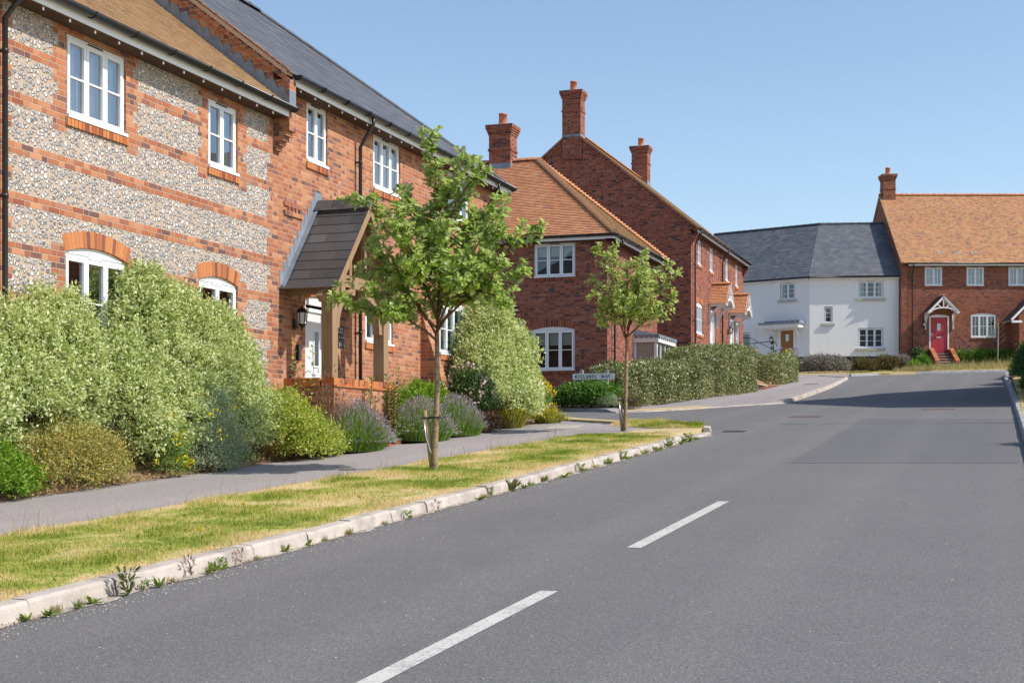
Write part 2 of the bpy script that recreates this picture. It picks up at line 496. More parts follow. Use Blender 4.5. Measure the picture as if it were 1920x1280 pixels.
M['gravel'] = plain('pale_grit', (.4, .36, .31), .95, .35, 40., .2)

def kerbmat():
    k = NT('pale_kerb_stone')
    o = k.obj()
    f = k.noise(5., 5., o, .7); g = k.noise(60., 3., o, .7); s_ = k.noise(1.7, 4., o, .7)
    c = k.ramp(f, [(.3, (.4, .345, .295)), (.7, (.54, .48, .425))])
    c = k.mix(k.maprange(s_, .5, .68, 0., .7), c, (.22, .19, .165))
    c = k.mix(k.maprange(g, .55, .8, 0., .35), c, (.3, .27, .24))
    k.bsdf(c, .9, k.bump(g, .004), spec=.2)
    return k.mat
M['kerb'] = kerbmat()
M['kerb_grey'] = plain('grey_kerb_stone', (.36, .36, .36), .9, .25, 7., .2)

def paintmat():
    k = NT('road_paint')
    o = k.obj()
    f = k.noise(38., 4., o, .75); g = k.noise(3., 3., o)
    wear = k.maprange(k.m('ADD', f, k.m('MULTIPLY', k.m('SUBTRACT', g, .5), .35)), .48, .66, 0., .85)
    c = k.mix(wear, (.55, .53, .49), (.24, .23, .22))
    k.bsdf(c, .8, k.bump(f, .003), spec=.3)
    return k.mat
M['line'] = paintmat()

def grassmat(name, blades=False):
    k = NT(name)
    o = k.obj()
    a = k.noise(.85, 3., o, .6); b = k.noise(3.2, 4., o, .65); e = k.noise(12., 3., o, .6)
    x = k.m('ADD', .65, k.m('ADD', k.m('MULTIPLY', k.m('SUBTRACT', a, .5), 1.5), k.m('ADD', k.m('MULTIPLY', k.m('SUBTRACT', b, .5), .75), k.m('MULTIPLY', k.m('SUBTRACT', e, .5), .35))))
    # the strips beside kerb and path dry out first
    sp = k.n('ShaderNodeSeparateXYZ'); k.nt.links.new(o, sp.inputs[0])
    t = k.m('ADD', k.m('MULTIPLY', sp.outputs[0], NX), k.m('MULTIPLY', sp.outputs[1], NY))
    edge = k.maprange(k.m('ABSOLUTE', k.m('ADD', t, 6.95)), .8, 1.25, 0., .26, smooth=True)
    x = k.m('ADD', x, edge)
    if blades: x = k.m('ADD', x, k.m('MULTIPLY', k.m('SUBTRACT', k.island(), .5), .3))
    c = k.ramp(x, [(.42, (.15, .22, .025)), (.56, (.31, .37, .045)), (.7, (.48, .46, .11)), (.85, (.68, .55, .28))] if blades else
               [(.42, (.16, .2, .035)), (.56, (.28, .31, .06)), (.7, (.46, .4, .16)), (.85, (.6, .46, .26))])
    bs = k.bsdf(c, .8, spec=.15)
    if blades:
        tr = k.n('ShaderNodeBsdfTranslucent'); k.set(tr.inputs[0], c)
        mx = k.n('ShaderNodeMixShader'); mx.inputs[0].default_value = .35
        k.nt.links.new(bs.outputs[0], mx.inputs[1]); k.nt.links.new(tr.outputs[0], mx.inputs[2])
        k.nt.links.new(mx.outputs[0], k.out.inputs[0])
    return k.mat
M['turf'] = grassmat('dry_turf')
M['blades'] = grassmat('grass_blades', True)
M['soffit'] = plain('shadow_brown_soffit', (.09, .05, .035), .8, .2, 6., .2)  # dark wood brown that also carries the shadow under the eaves
M['soil'] = plain('leafy_soil', (.26, .17, .1), .95, .5, 14., .1, bumpd=.02)
M['earth'] = plain('rough_grassland', (.2, .17, .07), .95, .4, 2., .1)
def barkmat():
    k = NT('smooth_bark')
    mp = k.n('ShaderNodeMapping'); k.nt.links.new(k.obj(), mp.inputs[0]); mp.inputs['Scale'].default_value = (8, 8, 22)
    f = k.noise(1., 5., mp.outputs[0], .7)
    c = k.ramp(f, [(.3, (.15, .105, .06)), (.55, (.29, .215, .13)), (.75, (.38, .3, .2))])
    k.bsdf(c, .85, k.bump(f, .006), spec=.2)
    return k.mat
M['bark'] = barkmat()
M['twig'] = plain('twig_bark', (.13, .08, .05), .9, .25, 20., .2)

G = {}
G['vari'] = leafmat('variegated_leaf', [(0., (.16, .25, .06)), (.2, (.42, .5, .18)), (.45, (.63, .68, .35)), (.8, (.82, .82, .54)), (.93, (.64, .62, .24)), (1., (.14, .24, .05))], .4, tcol=1.18, tb=.62)
G['tree'] = leafmat('whitebeam_leaf', [(0., (.17, .27, .035)), (.4, (.3, .42, .065)), (.75, (.44, .53, .12)), (.92, (.58, .63, .26)), (1., (.66, .68, .4))], .5, .33, under=(.52, .56, .4))
G['tree2'] = leafmat('light_whitebeam_leaf', [(0., (.21, .29, .045)), (.4, (.36, .44, .08)), (.75, (.52, .56, .17)), (1., (.68, .67, .4))], .5, .35, under=(.58, .6, .42))
G['corymb'] = leafmat('cream_flower_head', [(0., (.42, .4, .24)), (1., (.6, .56, .38))], .3)
G['hedge'] = leafmat('olive_hedge_leaf', [(0., (.06, .09, .025)), (.35, (.14, .175, .06)), (.6, (.34, .37, .17)), (.85, (.6, .59, .38)), (1., (.28, .23, .11))], .28, .36)
G['lime'] = leafmat('lime_leaf', [(0., (.22, .3, .035)), (.5, (.42, .46, .07)), (1., (.62, .6, .2))], .38)
G['green'] = leafmat('fresh_green_leaf', [(0., (.07, .16, .025)), (.5, (.12, .24, .035)), (1., (.19, .32, .06))], .38)
G['dark'] = leafmat('dark_green_leaf', [(0., (.045, .09, .025)), (.5, (.08, .14, .04)), (1., (.14, .2, .06))], .3)
G['bright'] = leafmat('bright_green_leaf', [(0., (.13, .24, .02)), (.5, (.2, .33, .03)), (1., (.28, .4, .05))], .4)
G['bronze'] = leafmat('bronze_seed_head', [(0., (.2, .23, .075)), (.3, (.28, .3, .1)), (.55, (.52, .4, .11)), (.8, (.58, .46, .11)), (1., (.34, .22, .1))], .28)
G['grey'] = leafmat('grey_green_leaf', [(0., (.25, .31, .2)), (.5, (.36, .42, .28)), (1., (.46, .5, .36))], .3)
G['lav'] = leafmat('lavender_leaf', [(0., (.11, .2, .03)), (.5, (.19, .31, .048)), (1., (.32, .41, .13))], .4)
G['lavfl'] = leafmat('lavender_flower', [(0., (.27, .21, .28)), (.5, (.36, .3, .36)), (1., (.44, .39, .4))], .3)
G['pink'] = leafmat('pink_petal', [(0., (.62, .4, .44)), (1., (.75, .58, .6))], .35)
G['yellow'] = leafmat('yellow_petal', [(0., (.72, .52, .01)), (1., (.82, .66, .02))], .3)
G['ygreen'] = leafmat('yellow_green_leaf', [(0., (.2, .25, .05)), (.4, (.33, .34, .07)), (.8, (.5, .42, .1)), (1., (.42, .3, .14))], .35)
G['straw'] = leafmat('straw_stem', [(0., (.4, .32, .15)), (.5, (.52, .43, .23)), (1., (.25, .25, .08))], .3)
G['russet'] = leafmat('russet_stem', [(0., (.22, .11, .07)), (1., (.34, .2, .13))], .25)
G['mauve'] = leafmat('mauve_grey_leaf', [(0., (.16, .13, .13)), (.4, (.28, .24, .25)), (.8, (.4, .35, .37)), (1., (.15, .17, .08))], .25)
G['brownleaf'] = leafmat('brown_green_leaf', [(0., (.08, .09, .03)), (.5, (.16, .13, .05)), (1., (.24, .15, .07))], .25)
# ------------------------------------------------------------------ building kit
def wall(mb, fr, u0, u1, z0, z1, holes=(), mat=None, matfn=None, bu=(), bz=(), rev=.12, room=True, uo=0.):
    us = sorted({u0, u1, *[h[0] for h in holes], *[h[1] for h in holes], *[b for b in bu if u0 < b < u1]})
    zs = sorted({z0, z1, *[h[2] for h in holes], *[h[3] for h in holes], *[b for b in bz if z0 < b < z1]})
    def q(a, b, c, d, m):
        mb.face([fr.p(a, 0, c), fr.p(b, 0, c), fr.p(b, 0, d), fr.p(a, 0, d)], m,
                [(a + uo, c), (b + uo, c), (b + uo, d), (a + uo, d)])
    for j in range(len(zs) - 1):
        run = None
        for i in range(len(us) - 1):
            a, b, c, d = us[i], us[i + 1], zs[j], zs[j + 1]
            cu, cz = (a + b) / 2, (c + d) / 2
            hole = any(h[0] < cu < h[1] and h[2] < cz < h[3] for h in holes)
            m = None if hole else (matfn(cu, cz) if matfn else mat)
            if run and run[2] is m: run[1] = b
            else:
                if run and run[2] is not None: q(run[0], run[1], c, d, run[2])
                run = [a, b, m]
        if run and run[2] is not None: q(run[0], run[1], zs[j], zs[j + 1], run[2])
    for h in holes:
        a, b, c, d = h[:4]
        m = mat or M['brick']
        for (p, r) in (((a, c), (a, d)), ((a, d), (b, d)), ((b, d), (b, c)), ((b, c), (a, c))):
            mb.face([fr.p(p[0], 0, p[1]), fr.p(r[0], 0, r[1]), fr.p(r[0], -rev, r[1]), fr.p(p[0], -rev, p[1])], m,
                    [(0, p[1] + p[0]), (0, r[1] + r[0]), (rev, r[1] + r[0]), (rev, p[1] + p[0])])
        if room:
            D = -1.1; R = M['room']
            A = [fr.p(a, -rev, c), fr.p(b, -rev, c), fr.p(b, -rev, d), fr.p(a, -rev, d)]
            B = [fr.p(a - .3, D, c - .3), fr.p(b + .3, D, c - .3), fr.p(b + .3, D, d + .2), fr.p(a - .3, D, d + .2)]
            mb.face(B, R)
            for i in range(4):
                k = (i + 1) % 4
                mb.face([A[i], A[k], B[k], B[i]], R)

def wall_poly(mb, fr, poly, mat):
    mb.face([fr.p(u, 0, z) for u, z in poly], mat, [(u, z) for u, z in poly])

def arch_pts(u0, u1, zs, rise, n=10):
    c = u1 - u0
    R = (c * c / 4 + rise * rise) / (2 * rise)
    zc = zs + rise - R; um = (u0 + u1) / 2
    a = math.asin(c / 2 / R)
    return [(um + R * math.sin(-a + 2 * a * i / n), zc + R * math.cos(-a + 2 * a * i / n)) for i in range(n + 1)], R, (um, zc), a

def window(root, fr, u0, u1, z0, z1, lights=3, bars=1, vbars=0, arch=0., rec=.035, dress='curtain', sill='brick',
           unit='unit', label=None, glass='glass'):
    """frame with casements; children: pane, sill, arch, dressing behind the glass"""
    W = M['white']
    f = MB()
    w0, w1 = -rec - .07, -rec
    ft = .045
    fr.box(f, u0, u0 + ft, w0, w1, z0, z1, W); fr.box(f, u1 - ft, u1, w0, w1, z0, z1, W)
    fr.box(f, u0 + ft, u1 - ft, w0, w1, z1 - ft, z1, W)
    fr.box(f, u0 + ft, u1 - ft, w0, w1, z0, z0 + ft, W)
    fr.box(f, u0 - .0, u1 + .0, w1, w1 + .07, z0 - .012, z0 + .03, W)          # projecting nose of the frame
    lw = (u1 - u0 - 2 * ft) / lights
    p = MB(); gl = M[glass]
    for i in range(lights):
        a = u0 + ft + i * lw; b = a + lw
        c, d = z0 + ft, z1 - ft
        s = .052; o = w1 + .014
        e = .004
        fr.box(f, a + e, a + s, w0 + .01, o, c + e, d - e, W); fr.box(f, b - s, b - e, w0 + .01, o, c + e, d - e, W)
        fr.box(f, a + s, b - s, w0 + .01, o, c + e, c + s, W); fr.box(f, a + s, b - s, w0 + .01, o, d - s, d - e, W)
        for k in range(bars):
            zz = c + s + (d - c - 2 * s) * (k + 1) / (bars + 1)
            fr.box(f, a + s, b - s, w1 - .03, o - .008, zz - .011, zz + .011, W)
        for k in range(vbars):
            uu = a + s + (lw - 2 * s) * (k + 1) / (vbars + 1)
            fr.box(f, uu - .009, uu + .009, w1 - .03, o - .009, c + s, d - s, W)
        p.face([fr.p(a + s, w1 - .02, c + s), fr.p(b - s, w1 - .02, c + s), fr.p(b - s, w1 - .02, d - s), fr.p(a + s, w1 - .02, d - s)], gl)
    # trickle vent
    fr.box(f, (u0 + u1) / 2 - .16, (u0 + u1) / 2 + .16, w1 + .001, w1 + .012, z1 - ft + .012, z1 - ft + .03, M['black'] if arch == 0 else W)
    if arch:
        pts, R, ce, al = arch_pts(u0, u1, z1, arch)
        poly = [fr.p(u, w1, z) for u, z in pts]
        f.prism(poly, fr.p(0, w0, 0) - fr.p(0, w1, 0), W)
        fr.box(f, u0, u1, w1, w1 + .012, z1 - .004, z1 + .014, W)
    fo = f.build('window', root, label)
    p.build('pane', fo)
    if sill == 'brick':
        s = MB(); n = max(3, round((u1 - u0 + .06) / .075)); bw = (u1 - u0 + .06) / n
        fr.box(s, u0 - .028, u1 + .028, -.1, .02, z0 - .118, z0 - .022, M['mortar'])
        for i in range(n):
            a = u0 - .03 + i * bw
            zt = z0 - .014
            b4 = [fr.p(a + .005, .034, z0 - .122), fr.p(a + bw - .005, .034, z0 - .122), fr.p(a + bw - .005, -.1, z0 - .122), fr.p(a + .005, -.1, z0 - .122)]
            t4 = [fr.p(a + .005, .034, zt - .012), fr.p(a + bw - .005, .034, zt - .012), fr.p(a + bw - .005, -.1, zt), fr.p(a + .005, -.1, zt)]
            s.hexa(b4, t4, M[unit])
        s.build('sill', fo)
    elif sill == 'stone':
        s = MB()
        fr.box(s, u0 - .13, u1 + .13, -.1, .1, z0 - .15, z0 - .014, M['stone'])
        s.build('sill', fo)
    if arch:
        s = MB()
        pts, R, (um, zc), al = arch_pts(u0 - .004, u1 + .004, z1, arch)
        n = max(5, round(2 * al * R / .078)); H = .215
        def P(r, a, w): return fr.p(um + r * math.sin(a), w, zc + r * math.cos(a))
        for i in range(n):
            a0 = -al + 2 * al * i / n; a1 = a0 + 2 * al / n; g = .0045 / R
            b4 = [P(R + .002, a0 + g, .006), P(R + .002, a1 - g, .006), P(R + .002, a1 - g, -.11), P(R + .002, a0 + g, -.11)]
            t4 = [P(R + H, a0 + g, .006), P(R + H, a1 - g, .006), P(R + H, a1 - g, -.11), P(R + H, a0 + g, -.11)]
            s.hexa(b4, t4, M[unit])
        for i in range(n):                                        # bedding between the bricks
            a0 = -al + 2 * al * i / n; a1 = a0 + 2 * al / n
            b4 = [P(R + .004, a0, .003), P(R + .004, a1, .003), P(R + .004, a1, -.105), P(R + .004, a0, -.105)]
            t4 = [P(R + H - .002, a0, .003), P(R + H - .002, a1, .003), P(R + H - .002, a1, -.105), P(R + H - .002, a0, -.105)]
            s.hexa(b4, t4, M['mortar'])
        s.build('arch', fo)
    if dress:
        s = MB()
        w = w1 - .13
        if dress == 'curtain':
            for (a, b) in ((u0 - .02, u0 + .24 * (u1 - u0)), (u1 - .2 * (u1 - u0), u1 + .02)):
                n = 10
                for i in range(n):
                    x0 = a + (b - a) * i / n; x1 = a + (b - a) * (i + 1) / n
                    q0 = .025 * math.sin(i * 2.1); q1 = .025 * math.sin((i + 1) * 2.1)
                    s.face([fr.p(x0, w + q0, z0 - .05), fr.p(x1, w + q1, z0 - .05), fr.p(x1, w + q1, z1 + .02), fr.p(x0, w + q0, z1 + .02)], M['curtain'])
            s.build('curtain', fo)
        elif dress == 'net':
            n = int((u1 - u0) / .04)
            for i in range(n):
                x0 = u0 + (u1 - u0) * i / n; x1 = u0 + (u1 - u0) * (i + 1) / n
                q0 = .02 * math.sin(i * 1.7); q1 = .02 * math.sin((i + 1) * 1.7)
                s.face([fr.p(x0, w + q0, z0 - .05), fr.p(x1, w + q1, z0 - .05), fr.p(x1, w + q1, z1 + .02), fr.p(x0, w + q0, z1 + .02)], M['curtain'])
            s.build('curtain', fo)
        elif dress == 'blind':
            for i in range(lights):
                a = u0 + ft + i * lw + .05; b = a + lw - .1
                zt = z1 - .06; zb = z0 + (z1 - z0) * .62
                k = 5
                for j in range(k):
                    c = zb + (zt - zb) * j / k; d = zb + (zt - zb) * (j + 1) / k
                    s.face([fr.p(a, w + .018, c), fr.p(b, w + .018, c), fr.p(b, w, d), fr.p(a, w, d)], M['blind'])
            s.build('blind', fo)
    return fo

def clip(poly, axis, val, keep_less):
    out = []
    n = len(poly)
    for i in range(n):
        p, q = poly[i], poly[(i + 1) % n]
        dp, dq = p[axis] - val, q[axis] - val
        if keep_less: dp, dq = -dp, -dq
        if dp >= 0: out.append(p)
        if (dp >= 0) != (dq >= 0):
            t = dp / (dp - dq)
            out.append(tuple(p[k] + (q[k] - p[k]) * t for k in range(2)))
    return out

def courses(mb, O, U, V, poly, mat, g=.1, step=.014, under=None, thick=.06, uo=0.):
    """real overlapping courses on a sloping plane; poly in (u, v), v up the slope"""
    O, U, V = Vector(O), Vector(U).normalized(), Vector(V).normalized()
    N = U.cross(V).normalized()
    vs = [p[1] for p in poly]
    k0, k1 = math.floor(min(vs) / g), math.ceil(max(vs) / g)
    for k in range(k0, k1):
        c = clip(clip(poly, 1, k * g, False), 1, (k + 1) * g, True)
        if len(c) < 3: continue
        pts = []
        for (u, v) in c:
            f = 1 - (v / g - k)
            pts.append(O + U * u + V * v + N * (step * f + .002))
        mb.face(pts, mat, [(u + uo, v - 1e-4 * ((v / g - k) > .99) + 1e-4 * ((v / g - k) < .01)) for u, v in c])
        lo = [p for p in c if abs(p[1] - k * g) < 1e-6]
        if len(lo) >= 2:
            a = min(lo, key=lambda p: p[0]); b = max(lo, key=lambda p: p[0])
            A = O + U * a[0] + V * a[1]; B = O + U * b[0] + V * b[1]
            q = [(a[0] + uo, k * g + .003), (b[0] + uo, k * g + .003), (b[0] + uo, k * g + .01), (a[0] + uo, k * g + .01)]
            nose = V * -(g * .16); t1 = N * (step + .002); t0 = N * (step * .45)      # the tail of the tile oversails the course below
            mb.face([A + nose + t0, B + nose + t0, B + nose + t1, A + nose + t1], mat, q)
            mb.face([A + nose + t1, B + nose + t1, B + t1, A + t1], mat, q)
            mb.face([A - N * .01, B - N * .01, B + nose + t0, A + nose + t0], mat, q)
    um = under or mat
    bot = [O + U * u + V * v - N * thick for u, v in poly]
    top = [O + U * u + V * v for u, v in poly]
    mb.face(bot[::-1], um)
    for i in range(len(poly)):
        j = (i + 1) % len(poly)
        mb.face([bot[i], bot[j], top[j], top[i]], um)

def ridge(mb, a, b, mat, rad=.12, seg=.32, n=7, flare=.012, drop=.05):
    a, b = Vector(a), Vector(b)
    L = (b - a).length; d = (b - a) / L
    s = d.cross(Vector((0, 0, 1))).normalized(); up = s.cross(d).normalized()
    k = max(1, round(L / seg)); seg = L / k
    for i in range(k):
        c0, c1 = a + d * (i * seg + .004), a + d * ((i + 1) * seg - .004)
        r0, r1 = rad + flare, rad
        R0, R1 = [], []
        for j in range(n + 1):
            th = PI * (.06 + .88 * j / n)
            R0.append(c0 + s * math.cos(th) * r0 + up * (math.sin(th) * r0 - drop))
            R1.append(c1 + s * math.cos(th) * r1 + up * (math.sin(th) * r1 - drop))
        for j in range(n):
            mb.face([R0[j], R0[j + 1], R1[j + 1], R1[j]], mat)
        mb.face(R0, mat); mb.face(R1[::-1], mat)

def gutter(mb, pts, mat=None, r=.07, step=.85):
    """half round gutter along 3D points, with brackets and end caps"""
    mat = mat or M['black']
    pts = [Vector(p) for p in pts]
    n = 8
    for a, b in zip(pts[:-1], pts[1:]):
        d = (b - a).normalized(); s = d.cross(Vector((0, 0, 1))).normalized()
        def ring(c, rr):
            return [c + s * math.cos(PI + PI * k / n) * rr + Vector((0, 0, 1)) * math.sin(PI + PI * k / n) * rr for k in range(n + 1)]
        A, B = ring(a, r), ring(b, r); A2, B2 = ring(a, r - .008), ring(b, r - .008)
        for k in range(n):
            mb.face([A[k], A[k + 1], B[k + 1], B[k]], mat, smooth=True)
            mb.face([A2[k + 1], A2[k], B2[k], B2[k + 1]], mat, smooth=True)
        mb.face(A, mat); mb.face(B[::-1], mat)
        mb.face([A[0], B[0], B2[0], A2[0]], mat); mb.face([A[n], A2[n], B2[n], B[n]], mat)
        L = (b - a).length; m = max(1, int(L / step))
        for i in range(m + 1):
            c = a + d * min(max(i * L / m, .02), L - .05)
            A3, B3 = ring(c, r + .012), ring(c + d * .035, r + .012)
            for k in range(n): mb.face([A3[k], A3[k + 1], B3[k + 1], B3[k]], mat)
            mb.face(A3 + [c - s * (r - .004) * -1, c + s * -(r - .004)][:0], mat)
            mb.face(B3[::-1], mat)

def downpipe(root, pts, clips=(), r=.034, label=None):
    m = MB()
    m.tube(pts, r, M['black'], 10)
    for (c, q) in clips:
        c = Vector(c); q = Vector(q)
        m.bar(c, q, .03, .03, M['black'])
        m.tube([c - Vector((0, 0, .025)), c + Vector((0, 0, .025))], r + .008, M['black'], 10)
    return m.build('downpipe', root, label)

def chimney(root, x0, x1, y0, y1, z0, z1, mat, lead=None, pots=1, band=.55, label=None, leadh=.3):
    m = MB()
    def ring(a, b, grow, mt=mat):
        m.box(x0 - grow, x1 + grow, y0 - grow, y1 + grow, a, b, mt)
    zc = z1 - .34
    ring(z0, zc - band, 0)
    ring(zc - band, zc - band + .075, .03)
    ring(zc - band + .075, zc, 0)
    ring(zc, zc + .07, .025); ring(zc + .07, zc + .14, .05); ring(zc + .14, zc + .21, .075); ring(zc + .21, z1, .1)
    o = m.build('chimney', root, label)
    h = MB()
    cx, cy = (x0 + x1) / 2, (y0 + y1) / 2
    h.hexa([(x0 - .06, y0 - .06, z1), (x1 + .06, y0 - .06, z1), (x1 + .06, y1 + .06, z1), (x0 - .06, y1 + .06, z1)],
           [(cx - .17, cy - .17, z1 + .07), (cx + .17, cy - .17, z1 + .07), (cx + .17, cy + .17, z1 + .07), (cx - .17, cy + .17, z1 + .07)], M['stone'])
    h.build('flaunching', o)
    p = MB()
    for i in range(pots):
        px = cx + (i - (pots - 1) / 2) * .36
        p.tube([(px, cy, z1 + .06), (px, cy, z1 + .1), (px, cy, z1 + .38), (px, cy, z1 + .381), (px, cy, z1 + .44), (px, cy, z1 + .441), (px, cy, z1 + .3)],
               [.155, .15, .135, .15, .15, .11, .11], M['pot'], 14)
    p.build('chimney_pot', o)
    if lead is not None:
        l = MB(); l.box(x0 - .008, x1 + .008, y0 - .008, y1 + .008, lead, lead + leadh, M['lead']); l.build('flashing', o)
    return o

def lantern(root, fr, u, z, h=.42, label=None):
    m = MB(); b = M['iron']
    c = .15
    def ring(zz, r, n=6): return [fr.p(u + r * math.cos(2 * PI * k / n), c + r * math.sin(2 * PI * k / n), zz) for k in range(n)]
    prof = [(.0, .012), (.06, .02), (.09, .05), (.11, .075), (.115, .075)]
    prof2 = [(.3, .088), (.31, .095), (.37, .06), (.385, .02), (.42, .014)]
    for pr in (prof, prof2):
        R = [ring(z + a * h / .42, r * h / .42) for a, r in pr]
        for A, B in zip(R[:-1], R[1:]):
            for k in range(6):
                m.face([A[k], B[k], B[(k + 1) % 6], A[(k + 1) % 6]], b)
        m.face(R[0], b); m.face(R[-1][::-1], b)
    A = ring(z + .112 * h / .42, .074 * h / .42); B = ring(z + .302 * h / .42, .087 * h / .42)
    for k in range(6): m.bar(A[k], B[k], .011, .011, b)
    m.bar(fr.p(u, 0, z + .1), fr.p(u, .08, z + .05), .03, .02, b)
    fr.box(m, u - .05, u + .05, 0.001, .02, z + .03, z + .2, b)
    o = m.build('wall_lantern', root, label)
    g = MB()
    A = ring(z + .115 * h / .42, .066 * h / .42); B = ring(z + .3 * h / .42, .078 * h / .42)
    for k in range(6): g.face([A[k], A[(k + 1) % 6], B[(k + 1) % 6], B[k]], M['paint'])
    g.build('lamp_glass', o)
    return o

def text(body, parent, loc, rot, size, mat, depth=.001):
    c = bpy.data.curves.new('lettering', 'FONT')
    c.body = body; c.size = size; c.extrude = depth
    c.materials.append(mat)
    tmp = bpy.data.objects.new('lettering_outline', c)
    link(tmp)
    bpy.context.view_layer.update()
    me = bpy.data.meshes.new_from_object(tmp.evaluated_get(bpy.context.evaluated_depsgraph_get()))
    bpy.data.objects.remove(tmp); bpy.data.curves.remove(c)
    o = bpy.data.objects.new('lettering', me)
    link(o, parent); o.location = loc; o.rotation_euler = rot
    return o
# ------------------------------------------------------------------ houses
T37 = math.tan(math.radians(37.5))
def slope_vec(fr, run, rise):
    l = math.hypot(run, rise)
    return Vector((-fr.o.x * run / l, -fr.o.y * run / l, rise / l)), l

def eaves(root, fr, u0, u1, z, over=.3, pegs=True, gut=True, ends=True):
    """white fascia + soffit and black half-round gutter below a roof edge whose top is at z"""
    m = MB()
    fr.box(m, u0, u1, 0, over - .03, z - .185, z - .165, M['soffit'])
    fr.box(m, u0, u1, over - .03, over - .008, z - .175, z - .06, M['white'])
    if pegs:
        k = int((u1 - u0) / .52)
        for i in range(k):
            u = u0 + .3 + i * .52
            fr.box(m, u, u + .022, over - .05, over - .034, z - .225, z - .19, M['white'])
    m.build('fascia', root)
    if gut:
        g = MB()
        gutter(g, [fr.p(u0 - .02, over + .062, z - .025), fr.p(u1 + .02, over + .062, z - .025)])
        g.build('gutter', root)

def rake(root, fr, pts, mat, drop=.1):
    """raking brick-on-edge verge with dentils, following pts (u, z) on a gable"""
    m = MB()
    for (a, b) in zip(pts[:-1], pts[1:]):
        A = fr.p(a[0], .022, a[1] - drop); B = fr.p(b[0], .022, b[1] - drop)
        m.bar(A, B, .044, .07, mat)
        A2 = fr.p(a[0], .034, a[1] - drop + .15); B2 = fr.p(b[0], .034, b[1] - drop + .15)
        m.bar(A2, B2, .068, .07, mat)
        d = (B - A); L = d.length; d.normalize()
        k = int(L / .215)
        for i in range(k):
            c = A + d * (i * .215 + .05) + Vector((0, 0, .075))
            m.bar(c, c + d * .1, .05, .075, mat)
    return m.build('verge_brickwork', root)

# ---- flint cottage ----------------------------------------------------------
def flint_house():
    zb = gz(15.)
    R = thing('flint_house', 'flint-faced house with orange brick bands, brown tiled roof and white casement windows', 'house',
              st(15, -11.16, zb), ROT, None, (-15, 0, EYE - zb))
    S0, S1 = 9.0, 20.6
    fr = Fr((S0, 0), (S1, 0))
    ff = [(15.22, 16.51, 4.12, 5.17), (18.61, 19.48, 4.11, 5.13)]
    gf = [(15.19, 16.55, 1.2, 2.41), (18.35, 19.48, 1.2, 2.40)]
    B0 = 1.05
    def fn(u, z):
        s = u + S0
        k = (z - B0) / .6; f = (k - math.floor(k)) * .6
        bl = int(math.floor((z - B0) / .15)) % 2
        if f < .15:
            return M['brick_pale'] if s < 15.9 and 2.2 < z < 3.7 else M['brick']
        if z > 5.25: return M['brick']
        if s < 14.17 and (s > 14.0 and .3 < f < .45): return M['brick']
        if s < 14.0: return M['brick']
        if s > 20.52 or (s > 20.4 and .15 < f < .45): return M['brick']
        for (a, b, c, d) in ff:
            j = .17 + (.11 if bl else 0)
            if c - .18 < z and (a - j < s < a or b < s < b + j): return M['brick']
            if z > d and a - j < s < b + j: return M['brick']
        for (a, b, c, d) in gf:
            j = .17 + (.11 if bl else 0)
            if z < d + .06 and (a - j < s < a or b < s < b + j): return M['brick']
            if z < c: return M['flint'] if not (a < s < b and c - .15 < z) else M['brick']
        return M['flint']
    bz = [B0 + .15 * k for k in range(-14, 32)]
    bu = [14., 14.17, 15.9, 20.4, 20.52]
    for (a, b, c, d) in ff + gf: bu += [a - .28, a - .17, b + .17, b + .28]
    holes = [(a - S0, b - S0, c, d) for a, b, c, d in ff] + [(gf[0][0] - S0, gf[0][1] - S0, 1.2, 2.515), (gf[1][0] - S0, gf[1][1] - S0, 1.2, 2.495)]
    w = MB()
    wall(w, fr, 0, S1 - S0, -1., 5.42, holes, None, fn, [b - S0 for b in bu], bz, uo=S0)
    for z in []: pass
    fl = Fr((S0, 8), (S0, 0))
    wall_poly(w, fl, [(0, -1.2), (8, -1.2), (8, 5.5), (4, 8.6), (0, 5.5)], M['brick'])
    wall_poly(w, Fr((S1, 8), (S0, 8)), [(0, -1.2), (S1 - S0, -1.2), (S1 - S0, 5.5), (0, 5.5)], M['brick'])
    w.build('wall', R)
    window(R, fr, ff[0][0] - S0, ff[0][1] - S0, 4.12, 5.17, 3, dress='net')
    window(R, fr, ff[1][0] - S0, ff[1][1] - S0, 4.11, 5.13, 2, dress='curtain')
    window(R, fr, gf[0][0] - S0, gf[0][1] - S0, 1.2, 2.41, 3, arch=.105, dress=None)
    window(R, fr, gf[1][0] - S0, gf[1][1] - S0, 1.2, 2.40, 2, arch=.095, dress=None)
    rf = MB()
    L = 4.3 / math.cos(math.radians(37.5))
    V, _ = slope_vec(fr, 1, T37)
    courses(rf, (S0 - .1, -.3, 5.42), (1, 0, 0), V, [(0, 0), (S1 - S0 + .09, 0), (S1 - S0 + .09, L), (0, L)], M['tile_brown'], .1, .013)
    V2, _ = slope_vec(Fr((S1, 8), (S0, 8)), 1, T37)
    courses(rf, (S1, 8.3, 5.42), (-1, 0, 0), V2, [(0, 0), (S1 - S0 + .1, 0), (S1 - S0 + .1, L), (0, L)], M['tile_brown'], .1, .013)
    ro = rf.build('roof', R)
    rg = MB(); ridge(rg, (S0 - .1, 4, 5.42 + 4.3 * T37 + .03), (S1, 4, 5.42 + 4.3 * T37 + .03), M['ridge']); rg.build('ridge_tiles', ro)
    eaves(R, fr, -.1, S1 - S0 + .06, 5.42)
    downpipe(R, [(13.93, -.36, 5.3), (13.93, -.36, 5.25), (13.93, -.09, 4.98), (13.93, -.09, 1.), (13.93, -.09, -.55)],
             [((13.93, -.09, 4.6), (13.93, 0, 4.6)), ((13.93, -.09, 2.9), (13.93, 0, 2.9))])
    return R
flint_house()

